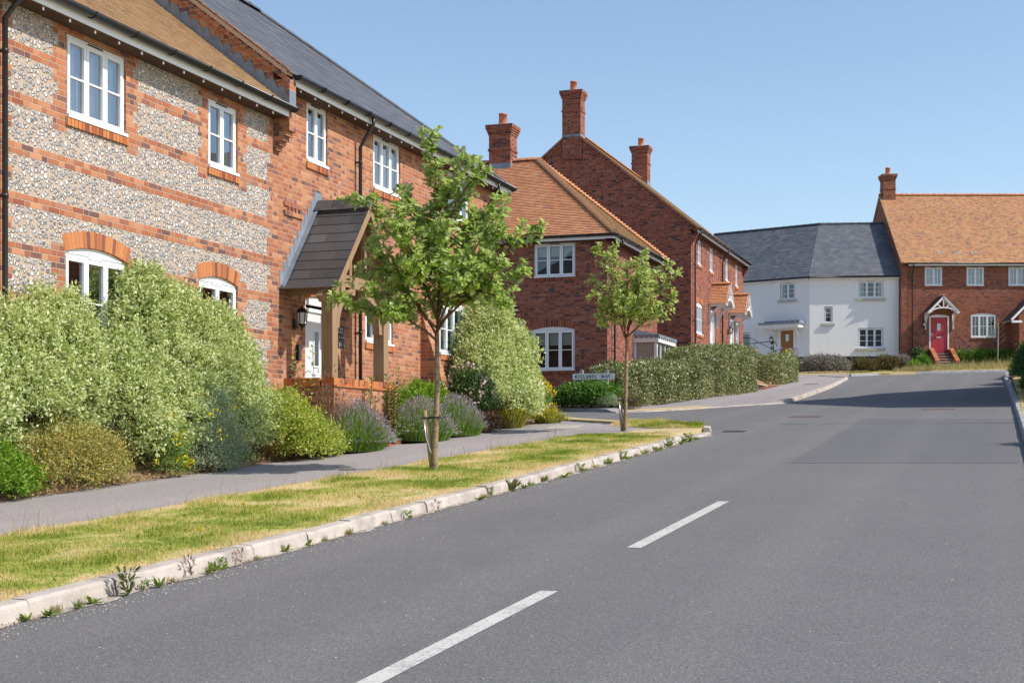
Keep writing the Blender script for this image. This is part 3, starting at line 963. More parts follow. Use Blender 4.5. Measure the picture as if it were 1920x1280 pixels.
# ---- brick house with slate roof ---------------------------------------------
def slate_house():
    S0, S1 = 20.6, 31.3
    zb = gz(26.)
    R = thing('brick_house', 'orange brick house with dark slate roof and oak porch, next to the flint house', 'house',
              st(26, -11.16, zb), ROT, None, (-26, 0, EYE - zb))
    fr = Fr((S0, 0), (S1, 0))
    X = lambda s: s - S0
    win = [(21.78, 22.58, 4.78, 5.80, 2, 0), (24.5, 25.77, 4.78, 5.80, 3, 0), (28.29, 29.58, 4.78, 5.80, 3, 0),
           (24.15, 25.41, 1.87, 2.93, 3, .1), (27.84, 29.58, 1.87, 2.95, 4, .12)]
    holes = [(X(a), X(b), c, d + r) for a, b, c, d, n, r in win] + [(X(21.74), X(22.76), .3, 2.51)]
    w = MB()
    wall(w, fr, 0, S1 - S0, -1., 6.05, holes, M['brick'], uo=S0)
    wall_poly(w, Fr((S1, 0), (S1, 8)), [(0, -1.), (8, -1.), (8, 6.05), (0, 6.05)], M['brick'])
    wall_poly(w, Fr((S1, 8), (S0, 8)), [(0, -1.), (S1 - S0, -1.), (S1 - S0, 6.05), (0, 6.05)], M['brick'])
    gl = Fr((S0, 8), (S0, 0))
    zr = lambda y: 5.97 + (y + .3) * T37 - .07
    wall_poly(w, gl, [(0, 4.6), (8, 4.6), (8, zr(0)), (4, zr(4)), (0, zr(0))], M['brick'])
    # raised brick motif above the porch
    fr.box(w, .36, 1.02, 0, .028, 3.75, 3.822, M['brick'])
    for i in range(4): fr.box(w, .5 + i * .13, .565 + i * .13, 0, .026, 3.822, 3.895, M['brick'])
    fr.box(w, .36, 1.0, 0, .024, 3.9, 3.97, M['brick'])
    w.build('wall', R)
    for (a, b, c, d, n, r) in win:
        window(R, fr, X(a), X(b), c, d, n, arch=r, dress='net' if c < 3 else ('curtain' if n == 2 else 'net'))
    # corbelled kneeler closing the lower eaves
    kn = MB()
    for k in range(5):
        fr.box(kn, 0.005, .225 - .004 * (4 - k), 0, .06 * (k + 1), 4.73 + .075 * k, 4.73 + .075 * (k + 1) - .004, M['brick'])
    fr.box(kn, 0.002, .225, 0, .3, 5.105, 5.86, M['brick'])
    kn.build('kneeler', R)
    rf = MB()
    L = 4.3 / math.cos(math.radians(37.5))
    V, _ = slope_vec(fr, 1, T37)
    W = S1 + .3 - (S0 - .07)
    courses(rf, (S0 - .07, -.3, 5.97), (1, 0, 0), V, [(0, 0), (W, 0), (W - 4.3, L), (0, L)], M['slate'], .2, .009, M['mortar'])
    fb = Fr((S1, 8), (S0, 8)); V2, _ = slope_vec(fb, 1, T37)
    courses(rf, (S1 + .3, 8.3, 5.97), (-1, 0, 0), V2, [(0, 0), (W, 0), (W, L), (4.3, L)], M['slate'], .2, .009, M['mortar'])
    fe = Fr((S1, 0), (S1, 8)); V3, _ = slope_vec(fe, 1, T37)
    courses(rf, (S1 + .3, -.3, 5.97), (0, 1, 0), V3, [(0, 0), (8.6, 0), (4.3, L)], M['slate'], .2, .009, M['mortar'])
    ro = rf.build('roof', R)
    rg = MB(); zt = 5.97 + 4.3 * T37 + .03
    ridge(rg, (S0 - .07, 4, zt), (S1 - 4., 4, zt), M['ridge_slate'], .1, .45)
    ridge(rg, (S1 + .28, -.28, 6.0), (S1 - 4., 4, zt), M['ridge_slate'], .085, .45, flare=.004)
    ridge(rg, (S1 + .28, 8.28, 6.0), (S1 - 4., 4, zt), M['ridge_slate'], .085, .45, flare=.004)
    rg.build('ridge_tiles', ro)
    rake(R, gl, [(8.3, zr(-.3) + .02), (4, zr(4) + .02)], M['brick'])
    fl = MB()
    za = lambda y: 5.42 + (y + .3) * T37 + .01
    y = -.28
    while y < 3.9:
        a, b = y, y + .235
        q = [(a - .01, za(a) - .03), (b, za(b) - .03), (b + .015, za(b) + .06), (a + .13, za(a) + .3), (a + .07, za(a) + .3), (a - .02, za(a) + .1)]
        fl.face([(S0 - .012 - .02 * (yy - a), yy, z) for yy, z in q], M['lead'])
        y += .2
    fl.box(S0 - .02, S0 + .2, -.312, -.301, 5.42, 5.68, M['lead'])
    fl.build('flashing', R)
    eaves(R, fr, .16, S1 - S0 + .3, 5.97)
    eaves(R, fe, -.3, 8.3, 5.97, pegs=False)
    downpipe(R, [(23.72, -.358, 5.9), (23.72, -.358, 5.78), (23.72, -.1, 5.38), (23.72, -.1, 3.), (23.72, -.1, -.3)],
             [((23.72, -.1, z), (23.72, 0, z)) for z in (5.1, 3.2, 2.0)])
    downpipe(R, [(30.55, -.358, 5.9), (30.55, -.358, 5.78), (30.55, -.1, 5.38), (30.55, -.1, 3.), (30.55, -.1, -.3)],
             [((30.55, -.1, z), (30.55, 0, z)) for z in (5.0, 3.2)])
    b = MB()
    b.prism([(26.8, 0, -.6), (26.8, -.66, -.6), (26.8, -.54, 1.0), (26.8, 0, 2.72)], (.3, 0, 0), M['brick'])
    b.build('buttress', R)
    # front door
    d = MB(); u0, u1 = X(21.74), X(22.76)
    fr.box(d, u0, u0 + .07, -.1, -.03, .3, 2.44, M['white']); fr.box(d, u1 - .07, u1, -.1, -.03, .3, 2.44, M['white'])
    fr.box(d, u0 + .07, u1 - .07, -.1, -.03, 2.36, 2.44, M['white']); fr.box(d, u0 + .07, u1 - .07, -.1, -.03, 2.24, 2.3, M['white'])
    fr.box(d, u0 + .075, u1 - .075, -.1, -.06, .32, 2.24, M['door_white'])
    fr.box(d, u0 + .4, u0 + .62, -.06, -.045, 1.3, 1.95, M['white'])
    pts, Rr, ce, al = arch_pts(u0, u1, 2.44, .075)
    d.prism([fr.p(u, -.03, z) for u, z in pts], fr.p(0, -.1, 0) - fr.p(0, -.03, 0), M['white'])
    do = d.build('door', R)
    p = MB(); p.face([fr.p(u0 + .43, -.043, 1.33), fr.p(u0 + .59, -.043, 1.33), fr.p(u0 + .59, -.043, 1.92), fr.p(u0 + .43, -.043, 1.92)], M['glass']); p.build('pane', do)
    p = MB(); fr.box(p, u0 + .85, u0 + .875, -.06, -.01, 1.25, 1.28, M['steel']); fr.box(p, u0 + .74, u0 + .88, -.015, -.003, 1.255, 1.275, M['steel']); p.build('handle', do)
    a = MB(); n = 14
    pts, Rr, (um, zc), al = arch_pts(u0 - .004, u1 + .004, 2.44, .075, n)
    for i in range(n):
        a0 = -al + 2 * al * i / n + .003; a1 = -al + 2 * al * (i + 1) / n - .003
        P = lambda r, t, w: fr.p(um + r * math.sin(t), w, zc + r * math.cos(t))
        a.hexa([P(Rr + .002, a0, .006), P(Rr + .002, a1, .006), P(Rr + .002, a1, -.11), P(Rr + .002, a0, -.11)],
               [P(Rr + .215, a0, .006), P(Rr + .215, a1, .006), P(Rr + .215, a1, -.11), P(Rr + .215, a0, -.11)], M['unit'])
    a.build('arch', do)
    lantern(R, fr, X(21.33), 1.86, .42)
    e = MB(); fr.box(e, X(21.40), X(21.50), .001, .05, 1.38, 1.64, M['iron']); fr.box(e, X(21.41), X(21.49), .05, .056, 1.39, 1.63, M['steel']); e.build('entry_panel', R)
    for (z0, z1, wd, ln) in ((1.945, 2.085, .34, ('land Court', 'lands Way')), (1.825, 1.935, .24, ('1 - 4 7',)), (1.69, 1.81, .22, ('2  4 - 6',))):
        pl = MB(); fr.box(pl, X(23.2) - wd, X(23.2), .001, .014, z0, z1, M['slate_sign'])
        po = pl.build('name_plaque', R)
        for i, t in enumerate(ln):
            hgt = .062 if len(ln) > 1 else .08
            c = fr.p(X(23.2) - wd + .03, .017, z1 - .03 - hgt * .7 - i * .06) + OFF[R.name]
            text(t, po, c, (PI / 2, 0, 0), hgt, M['white'])
    # oak porch on a dwarf wall
    PX0, PX1, PM = 20.84, 23.56, 22.2
    P = MB()
    for (x0, x1, y0, y1) in ((20.97, 21.19, -.69, 0), (20.97, 23.5, -.91, -.69), (23.28, 23.5, -.69, -.45)):
        P.box(x0, x1, y0, y1, -.7, .915, M['brick'])
    po = P.build('porch', R)
    cp = MB()
    def cap(x0, x1, y0, y1, along):
        cp.box(x0 - .03, x1 + .03, y0 - .03, y1 + .03 if y1 < -.01 else y1, .917, .942, M['unit'])
        L = (x1 - x0) if along == 'x' else (y1 - y0)
        n = round(L / .076)
        for i in range(n):
            a, b_ = i / n * L + .004, (i + 1) / n * L - .004
            if along == 'x': cp.box(x0 + a, x0 + b_, y0, y1, .944, 1.06, M['unit'])
            else: cp.box(x0, x1, y0 + a, y0 + b_, .944, 1.06, M['unit'])
        cp.box(x0 + .006, x1 - .006, y0 + .006, y1 - .002, .943, 1.05, M['mortar'])
    cap(20.97, 23.5, -.91, -.69, 'x'); cap(20.97, 21.19, -.655, 0, 'y')
    cp.build('coping', po)
    O = M['oak']
    for x in (21.08, 23.12):
        q = MB(); q.box(x, x + .2, -.83, -.63, 1.06, 2.44, O); q.build('post', po)
    for x in (21.1, 23.14):
        q = MB(); q.box(x, x + .16, -.98, -.002, 2.44, 2.6, O); q.build('wall_plate', po)
    q = MB(); q.box(21.16, 23.24, -.80, -.66, 2.6, 2.8, O); q.build('tie_beam', po)
    q = MB()
    sl = 1.56 / 1.36
    for sg in (-1, 1):
        for y in (-.73, -.98):
            dn = .2 if y > -.9 else .115
            a = Vector((PM + sg * 1.36, y, 2.53 - dn)); b_ = Vector((PM, y, 2.53 - dn + 1.36 * sl))
            q.bar(a, b_, .09 if y > -.9 else .05, .15, O)
    for x in (PM - .3, PM + .3): q.box(x - .045, x + .045, -.77, -.69, 2.8, 2.8 + (1.36 - .3) * sl - .34, O)
    q.bar((PM, -.98, 4.0), (PM, 0, 4.0), .05, .16, O)
    q.build('roof_truss', po)
    for sg, x in ((-1, 21.28), (1, 23.12)):
        q = MB(); n = 8
        inn, out = [], []
        for i in range(n + 1):
            t = PI / 2 * i / n
            cx, cz = x - sg * .74, 1.9
            inn.append((cx + sg * .62 * math.cos(t), -.80, cz + .62 * math.sin(t) * .95))
            out.append((cx + sg * .745 * math.cos(t) if i else x, -.80, cz + .745 * math.sin(t) * .95))
        for i in range(n):
            poly = [inn[i], inn[i + 1], out[i + 1], out[i]]
            q.prism(poly, (0, .13, 0), O)
        q.build('brace', po)
    q = MB()
    fl_ = Fr((PX0, 0), (PX0, -1.02)); V, l = slope_vec(fl_, 1.36, 1.56)
    courses(q, (PX0, -.004, 2.53), (0, -1, 0), V, [(0, 0), (1.02, 0), (1.02, l), (0, l)], M['slate_porch'], .222, .009, O, .035, uo=.3)
    fr_ = Fr((PX1, -1.02), (PX1, 0)); V, l = slope_vec(fr_, 1.36, 1.56)
    courses(q, (PX1, -1.024, 2.53), (0, 1, 0), V, [(0, 0), (1.02, 0), (1.02, l), (0, l)], M['slate_porch'], .222, .009, O, .035)
    for sg in (-1, 1):                                                        # angular ridge tiles
        for i in range(3):
            y0, y1 = -1.03 + i * .343, -1.03 + (i + 1) * .343 - .006
            a = Vector((PM, 0, 4.145)); b_ = Vector((PM + sg * .17, 0, 4.145 - .17 * sl))
            A = [a + Vector((0, y0, 0)), b_ + Vector((0, y0, 0)), b_ + Vector((0, y1, 0)), a + Vector((0, y1, 0))]
            if sg > 0: A = A[::-1]
            n = Vector((sg * .75, 0, .66)) * .028
            q.hexa([p - n for p in A][::-1], [p + n for p in A][::-1], M['slate_porch'])
    q.build('porch_roof', po)
    q = MB()
    for sg in (-1, 1):
        e0 = Vector((PM + sg * 1.36, 0, 2.52)); e1 = Vector((PM, 0, 4.15))
        n = 11
        for i in range(n):
            a = e0.lerp(e1, i / n); b_ = e0.lerp(e1, (i + 1) / n)
            h = .1
            q.face([(a.x, -.006, a.z), (b_.x, -.006, b_.z), (b_.x, -.006, b_.z + h + .05), (a.x - sg * -.02, -.006, b_.z + h + .05), (a.x + sg * .01, -.006, a.z + h)], M['lead'])
            q.face([(a.x, -.006, a.z + .02), (b_.x, -.006, b_.z + .02), (b_.x, -.1, b_.z + .03), (a.x, -.1, a.z + .03)], M['lead'])
    q.build('flashing', po)
    return R
slate_house()

# ---- red brick house with hipped tiled roof -----------------------------------
def hip_house():
    zb = gz(43.15)
    R = thing('brick_house', 'dark red brick house with hipped orange tiled roof behind the street name sign', 'house',
              st(43.15, -11.67, zb), ROT, None, (0, 0, EYE - zb))
    B = M['brick_rose']
    Wy, Lx = 9., 6.8
    ff = Fr((0, Wy), (0, 0)); fs = Fr((0, 0), (Lx, 0))
    Y = lambda y: Wy - y
    w = MB()
    h1 = [(Y(2.40), Y(1.04), 5.24, 6.3), (Y(2.47), Y(1.06), 2.29, 3.675)]
    wall(w, ff, 0, Wy, .2, 6.6, h1, B)
    h2 = [(4.35, 5.15, 5.24, 6.3), (3.45, 5.8, 1.9, 3.5)]
    wall(w, fs, 0, Lx, .2, 6.6, h2, B, uo=.1)
    wall_poly(w, Fr((Lx, 0), (Lx, Wy)), [(0, .2), (Wy, .2), (Wy, 6.6), (0, 6.6)], B)
    wall_poly(w, Fr((Lx, Wy), (0, Wy)), [(0, .2), (Lx, .2), (Lx, 6.6), (3.4, 9.6), (0, 6.6)], B)
    w.build('wall', R)
    window(R, ff, Y(2.40), Y(1.04), 5.24, 6.3, 3, dress='blind', glass='glass_dark', unit='unit_red')
    window(R, ff, Y(2.47), Y(1.06), 2.29, 3.575, 3, arch=.095, dress='blind', glass='glass_dark', unit='unit_red')
    window(R, fs, 4.35, 5.15, 5.24, 6.3, 2, dress='curtain', unit='unit_red')
    ez = 6.5; run = 3.7; rise = 3.17; L = math.hypot(run, rise)
    rf = MB(); T = M['tile_orange']
    V, _ = slope_vec(ff, run, rise)
    courses(rf, (-.3, Wy + .1, ez), (0, -1, 0), V, [(0, 0), (Wy + .4, 0), (Wy + .4 - run, L), (0, L)], T, .1, .022)
    V, _ = slope_vec(fs, run, rise)
    courses(rf, (-.3, -.3, ez), (1, 0, 0), V, [(0, 0), (7.4, 0), (3.7, L)], M['tile_brown'], .1, .022)
    fb = Fr((Lx, 0), (Lx, Wy)); V, _ = slope_vec(fb, run, rise)
    courses(rf, (Lx + .3, -.3, ez), (0, 1, 0), V, [(0, 0), (Wy + .4, 0), (Wy + .4, L), (run, L)], T, .1, .022)
    ro = rf.build('roof', R)
    rg = MB(); zt = ez + rise
    ridge(rg, (3.4, Wy + .1, zt + .03), (3.4, 3.38, zt + .03), M['ridge'], .12, .33)
    for (x, y) in ((-.3, -.3), (Lx + .3, -.3)):
        a = Vector((x, y, ez + .02)); b = Vector((3.4, 3.4, zt + .02))
        n = 46; d = (b - a); s = d.normalized().cross(Vector((0, 0, 1))).normalized(); up = s.cross(d.normalized())
        for i in range(n):                                               # bonnet tiles
            c0 = a + d * (i / n); c1 = a + d * ((i + 1.5) / n)
            R0 = [c0 + s * math.cos(t) * .13 + up * (math.sin(t) * .13 - .0) for t in [PI * k / 6 for k in range(7)]]
            R1 = [c1 + s * math.cos(t) * .06 + up * (math.sin(t) * .05 - .02) for t in [PI * k / 6 for k in range(7)]]
            for k in range(6): rg.face([R0[k], R0[k + 1], R1[k + 1], R1[k]], M['ridge'])
            rg.face(R0, M['mortar'])
    rg.build('ridge_tiles', ro)
    eaves(R, ff, -.1, Wy + .3, ez, pegs=False)
    eaves(R, fs, -.3, Lx + .3, ez, pegs=False)
    downpipe(R, [(.55, -.358, 6.43), (.55, -.358, 6.3), (.55, -.1, 5.95), (.55, -.1, 3.), (.55, -.1, .6)], [((.55, -.1, z), (.55, 0, z)) for z in (5.2, 2.9)])
    chimney(R, 3.05, 3.75, 4.25, 5.03, 9., 10.9, M['brick_rose'], lead=9.22, leadh=.36)
    # box bay on the side
    b = MB(); x0, x1, d = 3.35, 5.9, -.8
    W = M['paint']
    b.box(x0, x1, d, 0, .3, 2.05, W)
    for (a, c) in ((x0, x0 + .1), (x1 - .1, x1)):
        b.box(a, c, d, d + .1, 2.05, 3.35, W)
    b.box(x0, x0 + .09, -.1, 0, 2.05, 3.35, W); b.box(x1 - .09, x1, -.1, 0, 2.05, 3.35, W)
    for k in range(1, 4):
        xx = x0 + (x1 - x0) * k / 4; b.box(xx - .04, xx + .04, d + .01, d + .08, 2.05, 3.35, W)
    b.box(x0 + .02, x0 + .07, d + .1, -.1, 2.65, 2.69, W)
    b.box(x0 + .1, x1 - .1, d + .03, d + .06, 2.65, 2.69, W)
    b.box(x0 - .07, x1 + .07, d - .07, 0, 3.35, 3.56, W)
    bo = b.build('bay_window', R)
    p = MB()
    p.face([(x0 + .04, -.1, 2.05), (x0 + .04, d + .1, 2.05), (x0 + .04, d + .1, 3.35), (x0 + .04, -.1, 3.35)], M['glass_dark'])
    p.face([(x0 + .1, d + .045, 2.05), (x1 - .1, d + .045, 2.05), (x1 - .1, d + .045, 3.35), (x0 + .1, d + .045, 3.35)], M['glass_dark'])
    p.build('pane', bo)
    p = MB()
    p.face([(x0 + .12, -.1, 2.75), (x0 + .12, d + .12, 2.75), (x0 + .12, d + .12, 3.35), (x0 + .12, -.1, 3.35)], M['blind'])
    p.build('blind', bo)
    l = MB()
    l.hexa([(x0 - .09, 0, 3.562), (x0 - .09, d - .09, 3.562), (x1 + .09, d - .09, 3.562), (x1 + .09, 0, 3.562)],
           [(x0 - .05, 0, 3.8), (x0 - .05, d - .05, 3.62), (x1 + .05, d - .05, 3.62), (x1 + .05, 0, 3.8)], M['lead'])
    n = 9
    for i in range(n):                                                     # scalloped lead edge
        a = x0 - .09 + (x1 - x0 + .18) * i / n; c = x0 - .09 + (x1 - x0 + .18) * (i + 1) / n; m_ = (a + c) / 2
        l.prism([(a, d - .092, 3.6), (a, d - .092, 3.53), ((a + m_) / 2, d - .092, 3.49), (m_, d - .092, 3.475), ((m_ + c) / 2, d - .092, 3.49), (c, d - .092, 3.53), (c, d - .092, 3.6)], (0, -.01, 0), M['lead'])
    n = 5
    for i in range(n):
        a = d - .09 + (.8 + .05) * i / n; c = d - .09 + .85 * (i + 1) / n; m_ = (a + c) / 2
        l.prism([(x0 - .092, a, 3.6), (x0 - .092, a, 3.53), (x0 - .092, m_, 3.475), (x0 - .092, c, 3.53), (x0 - .092, c, 3.6)], (-.01, 0, 0), M['lead'])
    l.build('bay_roof', bo)
    q = MB()
    q.box(-.95, 0, 3.3, 5.3, 3.85, 4.2, M['lead']); q.box(-.85, 0, 3.4, 5.2, 3.5, 3.85, M['paint']); q.box(-.8, -.72, 3.45, 3.53, .4, 3.5, M['paint'])
    q.build('side_canopy', R)
    return R
hip_house()

def canopy(root, fr, uc, z, half, rise, proj, tile, gauge, oak=False, mat='paint', bracket=True, side=M['black']):
    """small gabled door canopy on brackets"""
    W = M[mat]
    m = MB()
    l = math.hypot(half, rise)
    for sg in (-1, 1):
        a = fr.p(uc + sg * half, 0, z); U = Vector((fr.o.x, fr.o.y, 0)) if sg < 0 else Vector((-fr.o.x, -fr.o.y, 0))
        O = a if sg < 0 else fr.p(uc + sg * half, proj, z)
        V = Vector((-sg * fr.e.x * half / l, -sg * fr.e.y * half / l, rise / l))
        courses(m, O, U, V, [(0, 0), (proj, 0), (proj, l), (0, l)], tile, gauge, .02, W, .03)
    o = m.build('door_canopy', root)
    r = MB(); ridge(r, fr.p(uc, 0, z + rise + .03), fr.p(uc, proj, z + rise + .03), M['ridge'], .09, .3, drop=.04); r.build('ridge_tiles', o)
    g = MB(); w = proj - .06
    for sg in (-1, 1):
        g.bar(fr.p(uc + sg * (half + .02), w, z - .1), fr.p(uc, w, z + rise - .07), .05, .13, W)
    n = 10                                                                 # curved collar and struts
    for i in range(n):
        t0, t1 = PI * i / n, PI * (i + 1) / n
        a = fr.p(uc - .8 * half * math.cos(t0), w, z - .06 + .3 * rise * math.sin(t0)); b = fr.p(uc - .8 * half * math.cos(t1), w, z - .06 + .3 * rise * math.sin(t1))
        g.bar(a, b, .05, .07, W)
    for du in (-.42, 0, .42):
        g.bar(fr.p(uc + du * .25 * half, w, z + .2 * rise), fr.p(uc + du * half, w, z + rise * (1 - abs(du)) - .1), .045, .05, W)
    g.build('gable_frame', o)
    for sg in (-1, 1):
        b = MB(); uu = uc + sg * (half - .08)
        b.bar(fr.p(uu, .02, z - .07), fr.p(uu, proj - .02, z - .07), .07, .09, W)
        fr.box(b, uu - .04, uu + .04, 0.002, .07, z - .95, z - .1, W)
        k = 8; prev = None
        for i in range(k + 1):
            t = PI / 2 * i / k
            c = fr.p(uu, .06 + (proj - .18) * (1 - math.cos(t)), z - .9 + .8 * math.sin(t))
            if prev is not None: b.bar(prev, c, .06, .1, W, up=(fr.o.x, fr.o.y, .3))
            prev = c
        b.build('bracket', o)
    return o

def door(root, fr, u0, u1, z0, z1, leaf, rec=.05, pane=(.36, .56, .62, .84), frame='white', arch=0., plate=True, handle=True, ft=.075):
    W = M[frame]; m = MB()
    fr.box(m, u0, u0 + ft, -rec - .07, .012, z0, z1, W); fr.box(m, u1 - ft, u1, -rec - .07, .012, z0, z1, W)
    fr.box(m, u0 + ft, u1 - ft, -rec - .07, .012, z1 - ft, z1, W)
    if arch:
        pts, R_, ce, al = arch_pts(u0, u1, z1, arch)
        m.prism([fr.p(u, .01, z) for u, z in pts], fr.p(0, -.1, 0) - fr.p(0, .01, 0), W)
    a, b = u0 + ft + .004, u1 - ft - .004
    k = 4
    for i in range(k):                                                     # boarded leaf
        x0 = a + (b - a) * i / k; x1 = a + (b - a) * (i + 1) / k - .006
        fr.box(m, x0, x1, -rec - .05, -rec, z0 + .02, z1 - ft - .005, M[leaf])
    fr.box(m, a, b, -rec - .055, -rec - .006, z0 + .02, z1 - ft - .005, M[leaf])
    o = m.build('door', root)
    if pane:
        p = MB(); x0, x1 = a + (b - a) * pane[0], a + (b - a) * pane[1]; c, d = z0 + (z1 - z0) * pane[2], z0 + (z1 - z0) * pane[3]
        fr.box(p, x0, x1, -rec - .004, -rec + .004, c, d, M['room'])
        p.face([fr.p(x0, -rec + .006, c), fr.p(x1, -rec + .006, c), fr.p(x1, -rec + .006, d), fr.p(x0, -rec + .006, d)], M['glass'])
        p.build('pane', o)
    if plate:
        p = MB(); um = (a + b) / 2; fr.box(p, um - .13, um + .13, -rec, -rec + .015, z0 + .86, z0 + .93, M['steel']); p.build('letter_plate', o)
    if handle:
        p = MB(); fr.box(p, a + .04, a + .07, -rec, -rec + .03, z0 + .98, z0 + 1.16, M['steel']); fr.box(p, a + .04, a + .17, -rec + .03, -rec + .045, z0 + 1.05, z0 + 1.07, M['steel']); p.build('handle', o)
    return o

# ---- gabled brick house with two chimneys -------------------------------------
def gable_house():
    zb = gz(57.4)
    R = thing('brick_house', 'tall red brick house with broad gable end, two chimneys and tiled door canopies', 'house',
              st(57.4, -12., zb), ROT, None, (0, 0, EYE - zb))
    B = M['brick_rose']
    Wy, Lx = 10.1, 12.4
    fg = Fr((0, Wy), (0, 0)); fs = Fr((0, 0), (Lx, 0))
    ez, zt = 8.75, 13.1
    k = (zt - ez) / 5.35
    zr = lambda y: ez + (y + .3) * k - .08
    w = MB()
    wall_poly(w, fg, [(0, 1.5), (Wy, 1.5), (Wy, zr(0)), (Wy / 2, zr(5.05)), (0, zr(0))], B)
    ws = [(1.3, 2.1), (3.9, 4.7), (7.6, 8.4), (10.2, 10.9)]
    holes = [(a, b, 7.42, 8.49) for a, b in ws] + [(1.1, 2.4, 4.53, 5.87), (3.95, 4.9, 3.4, 5.75), (8.75, 9.7, 3.4, 5.75), (10.3, 11.3, 3.5, 5.75)]
    wall(w, fs, 0, Lx, 1.5, zr(0) + .02, holes, B)
    wall_poly(w, Fr((Lx, 0), (Lx, Wy)), [(0, 1.5), (Wy, 1.5), (Wy, zr(0)), (Wy / 2, zr(5.05)), (0, zr(0))], B)
    wall_poly(w, Fr((Lx, Wy), (0, Wy)), [(0, 1.5), (Lx, 1.5), (Lx, zr(0)), (0, zr(0))], B)
    w.build('wall', R)
    for a, b in ws: window(R, fs, a, b, 7.42, 8.49, 2, dress='curtain')
    window(R, fs, 1.1, 2.4, 4.53, 5.77, 3, arch=.1, dress='net')
    window(R, fs, 10.3, 11.3, 3.5, 5.75, 2, bars=2, dress='curtain', sill=None)
    for x in (0.0, Lx - .22):
        kn = MB()
        for i in range(6): fs.box(kn, x + .002, x + .222, 0, .045 * (i + 1), 8.1 + .075 * i, 8.1 + .075 * (i + 1) - .004, B)
        kn.build('kneeler', R)
    rf = MB(); L = math.hypot(5.35, zt - ez)
    V, _ = slope_vec(fs, 5.35, zt - ez)
    courses(rf, (-.06, -.3, ez), (1, 0, 0), V, [(0, 0), (Lx + .12, 0), (Lx + .12, L), (0, L)], M['tile_brown'], .1, .02, M['mortar'])
    fb = Fr((Lx, Wy), (0, Wy)); V, _ = slope_vec(fb, 5.35, zt - ez)
    courses(rf, (Lx + .06, Wy + .3, ez), (-1, 0, 0), V, [(0, 0), (Lx + .12, 0), (Lx + .12, L), (0, L)], M['tile_orange'], .1, .015, M['mortar'])
    ro = rf.build('roof', R)
    rg = MB(); ridge(rg, (-.06, 5.05, zt + .03), (Lx + .06, 5.05, zt + .03), M['ridge'], .12, .33); rg.build('ridge_tiles', ro)
    rake(R, fg, [(Wy + .3, zr(-.3) - .02), (Wy / 2, zr(5.05) - .02), (-.3, zr(-.3) - .02)], B, .12)
    eaves(R, fs, .0, Lx, ez, pegs=False)
    c = chimney(R, -.1, .56, 4.65, 5.45, 11.85, 14.72, B, lead=12.78, leadh=.1)
    chimney(R, Lx - .66, Lx - .02, 4.65, 5.45, 12., 14.72, B, lead=12.75, leadh=.22)
    for x in (.35, 6.4):
        downpipe(R, [(x, -.358, 8.7), (x, -.358, 8.55), (x, -.1, 8.1), (x, -.1, 6.), (x, -.1, 2.4)], [((x, -.1, z), (x, 0, z)) for z in (7.3, 5.)])
    for (a, b) in ((3.95, 4.9), (8.75, 9.7)):
        door(R, fs, a, b, 3.4, 5.75, 'door_white', plate=False)
        canopy(R, fs, (a + b) / 2, 6.0, .85, .9, .85, M['tile_orange'], .1)
    lantern(R, fs, 8.2, 4.95, .45)
    return R
gable_house()

